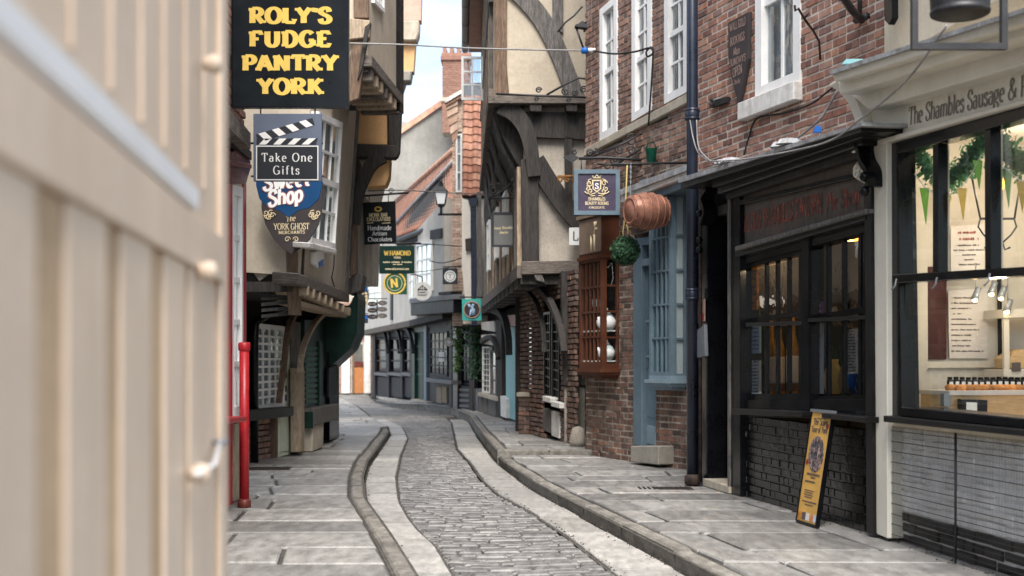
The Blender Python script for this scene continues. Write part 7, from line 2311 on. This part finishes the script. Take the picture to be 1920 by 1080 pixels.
# its scrolled bracket
hang(f, [(1085, 297), (1130, 295), (1170, 297), (1215, 300)], .02)
hang(f, [(1120, 307), (1160, 310), (1240, 306)], .012)
hang(f, [(1160, 305), (1215, 270), (1262, 240)], .016)
hang(f, [(1110, 293), (1170, 268), (1222, 240)], .012)
f.px('arrow_tip', [(1056, 295), (1072, 287), (1086, 296), (1072, 305)], .0, .03, 'black_matt')
f.scrolls('scroll', [spiral(f.uv(*p), r_ * k, t_, a_, s_) for p, r_, t_, a_, s_ in (((1106, 286), 7, 1.4, 0, 1), ((1118, 284), 6, 1.4, 2, -1), ((1078, 285), 5, 1.3, 1, 1), ((1152, 298), 10, 1.5, 0, -1), ((1162, 280), 9, 1.4, 2, 1), ((1184, 282), 9, 1.5, 3, -1), ((1185, 262), 12, 1.3, 1, 1), ((1140, 310), 7, 1.3, 2, 1))], .011, 'black_matt', -.02)
f.scrolls('scroll', [spiral(f.uv(1213 + a, 262 + b), r_ * k, 1.4, a_) for a, b, r_, a_ in ((0, 0, 9, 0), (16, -12, 10, 1), (30, -4, 9, 2), (26, 12, 8, 3), (40, -18, 7, 4), (8, 14, 7, 5))], .012, 'black_matt', -.03)
hooks(f, (1090, 1150), 297, 319)

br = thing('barrel_sign', 'copper coloured barrel hung on chains in front of the blue bay', 'barrel sign', P(1213, 430, 15.7))
Fb = Fr(P(1213, 396, 15.7), (1, .42, .03), root=br)
k = 15.7 / 2400
Lb = 37 * k
prof = []
for i in range(17):
    t_ = -1 + i / 8
    prof.append(((25 + 9 * (1 - t_ * t_)) * k, t_ * Lb))
rotX = Mx.Rotation(math.pi / 2, 4, 'Y')
def turned(name, pr, m, seg=22): return add(name, lathe(pr, seg), m, Fb.M @ rotX, br)
turned('body', prof, 'copper')
for t_ in (-.94, -.62, -.2, .2, .62, .94):
    r_ = (25 + 9 * (1 - t_ * t_)) * k
    turned('hoop', [(r_, (t_ - .045) * Lb), (r_ + .012, (t_ - .035) * Lb), (r_ + .012, (t_ + .035) * Lb), (r_, (t_ + .045) * Lb)], 'copper')
for sg in (-1, 1):
    turned('rim', [(.001, sg * Lb * .98), (21 * k, sg * Lb * .985), (22 * k, sg * Lb * 1.03), (25.5 * k, sg * Lb * 1.03), (26 * k, sg * Lb * .97)], 'copper')
    for i in range(14):
        a = i * math.pi / 7
        r_ = 26.6 * k + .008
        add('rivet', lathe([(.001, .012), (.012, .006), (.014, 0)], 6), 'copper', Fb.M @ rotX @ Mx.Translation((r_ * math.cos(a), r_ * math.sin(a), sg * Lb * .94)), br)
for x in (1182, 1250):
    a = P(x, 372, 15.7 + (x - 1213) * k * .42)
    b = P(x + 1, 306, 15.7 + (x - 1213) * k * .42)
    n_ = 14
    for i in range(n_):
        c_ = a + (b - a) * ((i + .5) / n_)
        me = lathe([(.008, -.004), (.012, 0), (.008, .004)], 8) if i == 0 else me
        add('chain_link', me, 'grey_metal', Mx.Translation(c_) @ Mx.Rotation(math.pi / 2, 4, 'X') @ Mx.Rotation((i % 2) * math.pi / 2, 4, 'Y') @ Mx.Diagonal((1.2, 2.2, 1.2, 1)), br)
tube('bar', [P(1146, 308, 15.6), P(1200, 307, 15.7), P(1306, 305, 15.9)], .014, 'black_matt', br)
tp = thing('topiary_ball', 'dark green leafy topiary ball hanging on rope beside the copper barrel', 'topiary ball', P(1172, 496, 16.0))
cb = P(1172, 470, 16.0)
rb = 26.5 * 16 / 2400
sphere('core', cb, rb * .86, 'leaf', tp)
def bp2():
    d_ = V((random.gauss(0, 1), random.gauss(0, 1), random.gauss(0, 1))).normalized()
    return cb + d_ * rb * U(.82, 1.09), d_
o = add('leaves', leaves(1900, bp2, .021), 'leaf', None, tp)
o['kind'] = 'stuff'
tube('rope', [cb + V((-.02, 0, rb * .9)), P(1168, 435, 16), P(1172, 405, 16), P(1176, 308, 15.95)], .008, 'flag_yellow', tp)
tube('rope', [cb + V((.02, 0, rb * .9)), P(1178, 435, 16), P(1172, 405, 16)], .008, 'flag_yellow', tp)
pt = thing('green_pot', 'small green glass pot hung in the iron scrolls under the stone band', 'pot', P(1221, 306, 16.5))
Fp = Fr(P(1221, 306, 16.5), (1, 0, 0), root=pt)
k = 16.5 / 2400
M['pot_green'] = mat('green_glazed_pot', (.01, .10, .06), .25, .2, 5, 0)
Fp.put('body', lathe([(.001, 0), (8 * k, 0), (11 * k, 26 * k), (12 * k, 27 * k), (10 * k, 27 * k), (7 * k, 8 * k), (.001, 6 * k)], 16), 'pot_green', 0, 0, 0)
Fp.tube('hanger', [(-10 * k, 0, 27 * k), (0, 0, 52 * k), (10 * k, 0, 27 * k)], .008, 'pot_green')
ls = thing('letter_sign', 'small white sign with black letter L beside the chestnut bay', 'sign', FG.wp(1076, 460, .12))
fl = Fr(FG.O, FG.ex, root=ls)
fl.px('board', [(1067, 427), (1104, 426), (1104, 460), (1067, 460)], .16, .05, 'plastic_white', bev=.004)
text(fl, 'lettering', 'L', (1073, 451), (1085, 451), 17 * 20.4 / 2400, 'ink', .163, thick=.14, thin=.1)
# scrolled iron bracket in front of the gable
ib = thing('iron_bracket', 'long black scrolled iron bracket under the curved gable brace', 'iron bracket', P(1105, 182, 19.0))
fi = Fr(P(1105, 182, 19.0), (1, 0, 0), root=ib)
def ip(*ps): return [fi.uv(*p) for p in ps]
fi.scrolls('bar', [ip((930, 176), (1000, 179), (1112, 183)), ip((1112, 125), (1112, 190)), ip((1025, 178), (1060, 158), (1085, 146), (1098, 148), (1108, 165), (1110, 182))], .017, 'black_matt')
k = 19 / 2400
fi.scrolls('scroll', [spiral(fi.uv(*p), r_ * k, 1.5, a_, s_) for p, r_, a_, s_ in (((1010, 169), 6, 0, 1), ((1060, 172), 7, 2, 1), ((1077, 174), 6, 1, -1), ((1094, 168), 7, 0, 1), ((1006, 186), 4, 0, 1), ((1066, 188), 4, 0, 1))], .011, 'black_matt')
rsb = thing('rusty_scroll', 'short rusty orange iron scroll on the timber gable behind the plum sign', 'iron bracket', FG.wp(1080, 336, .2))
fr_ = Fr(FG.O, FG.ex, root=rsb)
M['rust_orange'] = mat('orange_rust', (.32, .15, .05), .8, .4, 12, .4, 50)
fr_.scrolls('bar', [[fr_.uv(*p, .25) for p in ((1045, 331), (1100, 330))]], .02, 'rust_orange', .25)
fr_.scrolls('scroll', [spiral(fr_.uv(x, 337, .25), .05, 1.2, i) for i, x in enumerate((1051, 1064, 1078))], .016, 'rust_orange', .25)
wl = thing('wall_lantern', 'black lantern frame at the top corner of the brown brick house', 'lantern', P(1090, 80, 18.4))
fw = Fr(P(1090, 80, 18.4), (1, 0, 0), root=wl)
fw.scrolls('frame_bar', [[fw.uv(*p) for p in q] for q in (((1079, 48), (1094, 92)), ((1079, 48), (1100, 42)), ((1092, 40), (1096, 60)), ((1079, 48), (1096, 52)))], .016, 'black_matt')
fw.px('cap', [(1078, 49), (1090, 40), (1102, 46), (1102, 52)], .05, .15, 'black_matt')
fw.scrolls('stem', [[fw.uv(*p) for p in ((1046, 60), (1060, 42), (1076, 30), (1092, 12))]], .014, 'black_matt')

# ------------------------------------------------------------------ cables
def cable(label, pts, r=.008, m='cable', n=6):
    c = catmull(pts, n)
    o_ = thing('cable', label, 'cable', c[-1])
    tube('strand', c, r, m, o_, 5)
    return o_
cb_ = cable('pale wire strung high across the street to the blue connector', [P(650, 81, 17.0), P(760, 84, 17.1), P(900, 91, 17.2), P(1095, 95, 17.4)], .012, 'cable_grey')
cable('black cable looping from the blue connector to the sash window', [P(1110, 95, 17.4), P(1150, 101, 17.1), P(1190, 97, 16.6), P(1218, 90, 16.3), P(1224, 100, 16.3), P(1214, 106, 16.4), P(1212, 96, 16.4), P(1224, 92, 16.4), P(1222, 150, 16.4), P(1216, 235, 16.5)], .013)
cn = thing('cable_connector', 'blue and white cable connector hung beside the brick corner', 'connector', P(1103, 95, 17.4))
add('blue_plug', lathe([(.001, -.05), (.04, -.05), (.045, 0), (.04, .04), (.001, .04)], 12), 'plastic_blue', Mx.Translation(P(1097, 95, 17.4)) @ Mx.Rotation(math.pi / 2, 4, 'Y'), cn)
add('white_sleeve', lathe([(.001, -.05), (.03, -.05), (.028, .06), (.001, .06)], 12), 'plastic_white', Mx.Translation(P(1108, 94, 17.4)) @ Mx.Rotation(math.pi / 2, 4, 'Y'), cn)
cable('grey cable sagging from the cream cornice to the tavern canopy', [F1.wp(1775, 48, .5), F1.wp(1700, 150, .5), T.wp(1610, 226, .45), T.wp(1560, 262, .46), T.wp(1500, 280, .46), T.wp(1400, 298, .46), T.wp(1330, 303, .45)], .008, 'cable_grey')
cable('black cable clipped along the red bricks under the white sill', [TU.wp(1560, 165, .03), TU.wp(1520, 195, .03), TU.wp(1470, 212, .03), TU.wp(1420, 222, .03), TU.wp(1405, 255, .03), TU.wp(1395, 290, .05)], .01)
cable('bundle of grey cables sagging from canopy to the red bricks', [TU.wp(1570, 170, .04), TU.wp(1550, 205, .05), TU.wp(1530, 230, .1), TU.wp(1490, 262, .12), TU.wp(1460, 275, .12)], .012, 'cable_grey')
cable('grey cable drooping down from pipe collar to the canopy', [T.wp(1292, 215, .2), T.wp(1300, 260, .2), T.wp(1312, 290, .2), T.wp(1340, 305, .3), T.wp(1372, 312, .4)], .008, 'cable_grey')
cable('second grey cable curling on the canopy end beside the pipe', [T.wp(1306, 225, .2), T.wp(1310, 275, .2), T.wp(1330, 300, .3), T.wp(1350, 309, .4)], .008, 'cable_grey')
cable('thin wire strung between the far signs and the brick house', [P(700, 503, 30), P(780, 510, 32), P(870, 497, 33)], .01)
cable('thin wire strung from the black chocolate sign to the tiled house', [P(742, 458, 30), P(800, 458, 31), P(868, 462, 33)], .012)
cable('thin wire across the street in front of the street lamp', [P(690, 358, 22.5), P(760, 357, 24), P(850, 362, 28), P(905, 364, 30)], .012, 'cable_grey')
cable('thin black wire along the white house above the charcoal sign', [P(805, 489, 38), P(830, 493, 36), P(866, 484, 33)], .016)
# odds and ends on the ledges
for i, (q, d_, mm, lab) in enumerate((((1600, 118), .44, 'turq', 'teal glass fragment lying on the cream cornice end'), ((1534, 243), .42, 'plastic_blue', 'blue plastic cap lying on the tavern canopy'))):
    p_ = (F1 if i == 0 else T).wp(*q, d_ - .06)
    o_ = thing('ledge_scrap', lab, 'scrap', p_)
    add('piece', prisms([([(-.08, -.01), (.09, -.005), (.07, .03), (-.05, .03)], 0, .06)] if i == 0 else [([(-.03, -.02), (.03, -.02), (.02, .03), (-.02, .03)], 0, .05)], .004), mm, Mx.Translation(p_), o_)
for i, (x, y) in enumerate(((1468, 274), (1372, 303), (1360, 306), (1480, 268))):
    p_ = T.wp(x, y, .36)
    o_ = thing('mortar_lump', ('pale lump of mortar on the tavern canopy under the blue cap', 'pale lump of mortar on the canopy near the drainpipe', 'smaller pale lump at the drainpipe end of the canopy', 'second pale lump close by on the tavern canopy')[i], 'rubble', p_)
    me = lathe([(.001, -.02), (.08, -.01), (.06, .03), (.001, .045)], 7, False)
    add('lump', me, 'lead', Mx.Translation(p_) @ Mx.Diagonal((1.5, 1, 1, 1)), o_)
# drain gratings let into the left and right pavements
for i, (x, y, z_) in enumerate(((500, 878, .124), (1245, 916, .124))):
    c_ = G(x, y, z_)
    dr_ = thing('drain_grating', ('worn iron drain grating in the left pavement', 'worn iron drain grating in the right pavement')[i], 'drain cover', c_)
    fd = Fr(c_, (1, 0, 0), (0, 1, 0), root=dr_)
    fd.box('frame', -.3, .3, -.16, .16, .004, .012, 'rusty')
    for j in range(11):
        fd.box('bar', -.27 + j * .05, -.245 + j * .05, -.13, .13, .009, .01, 'black_matt')
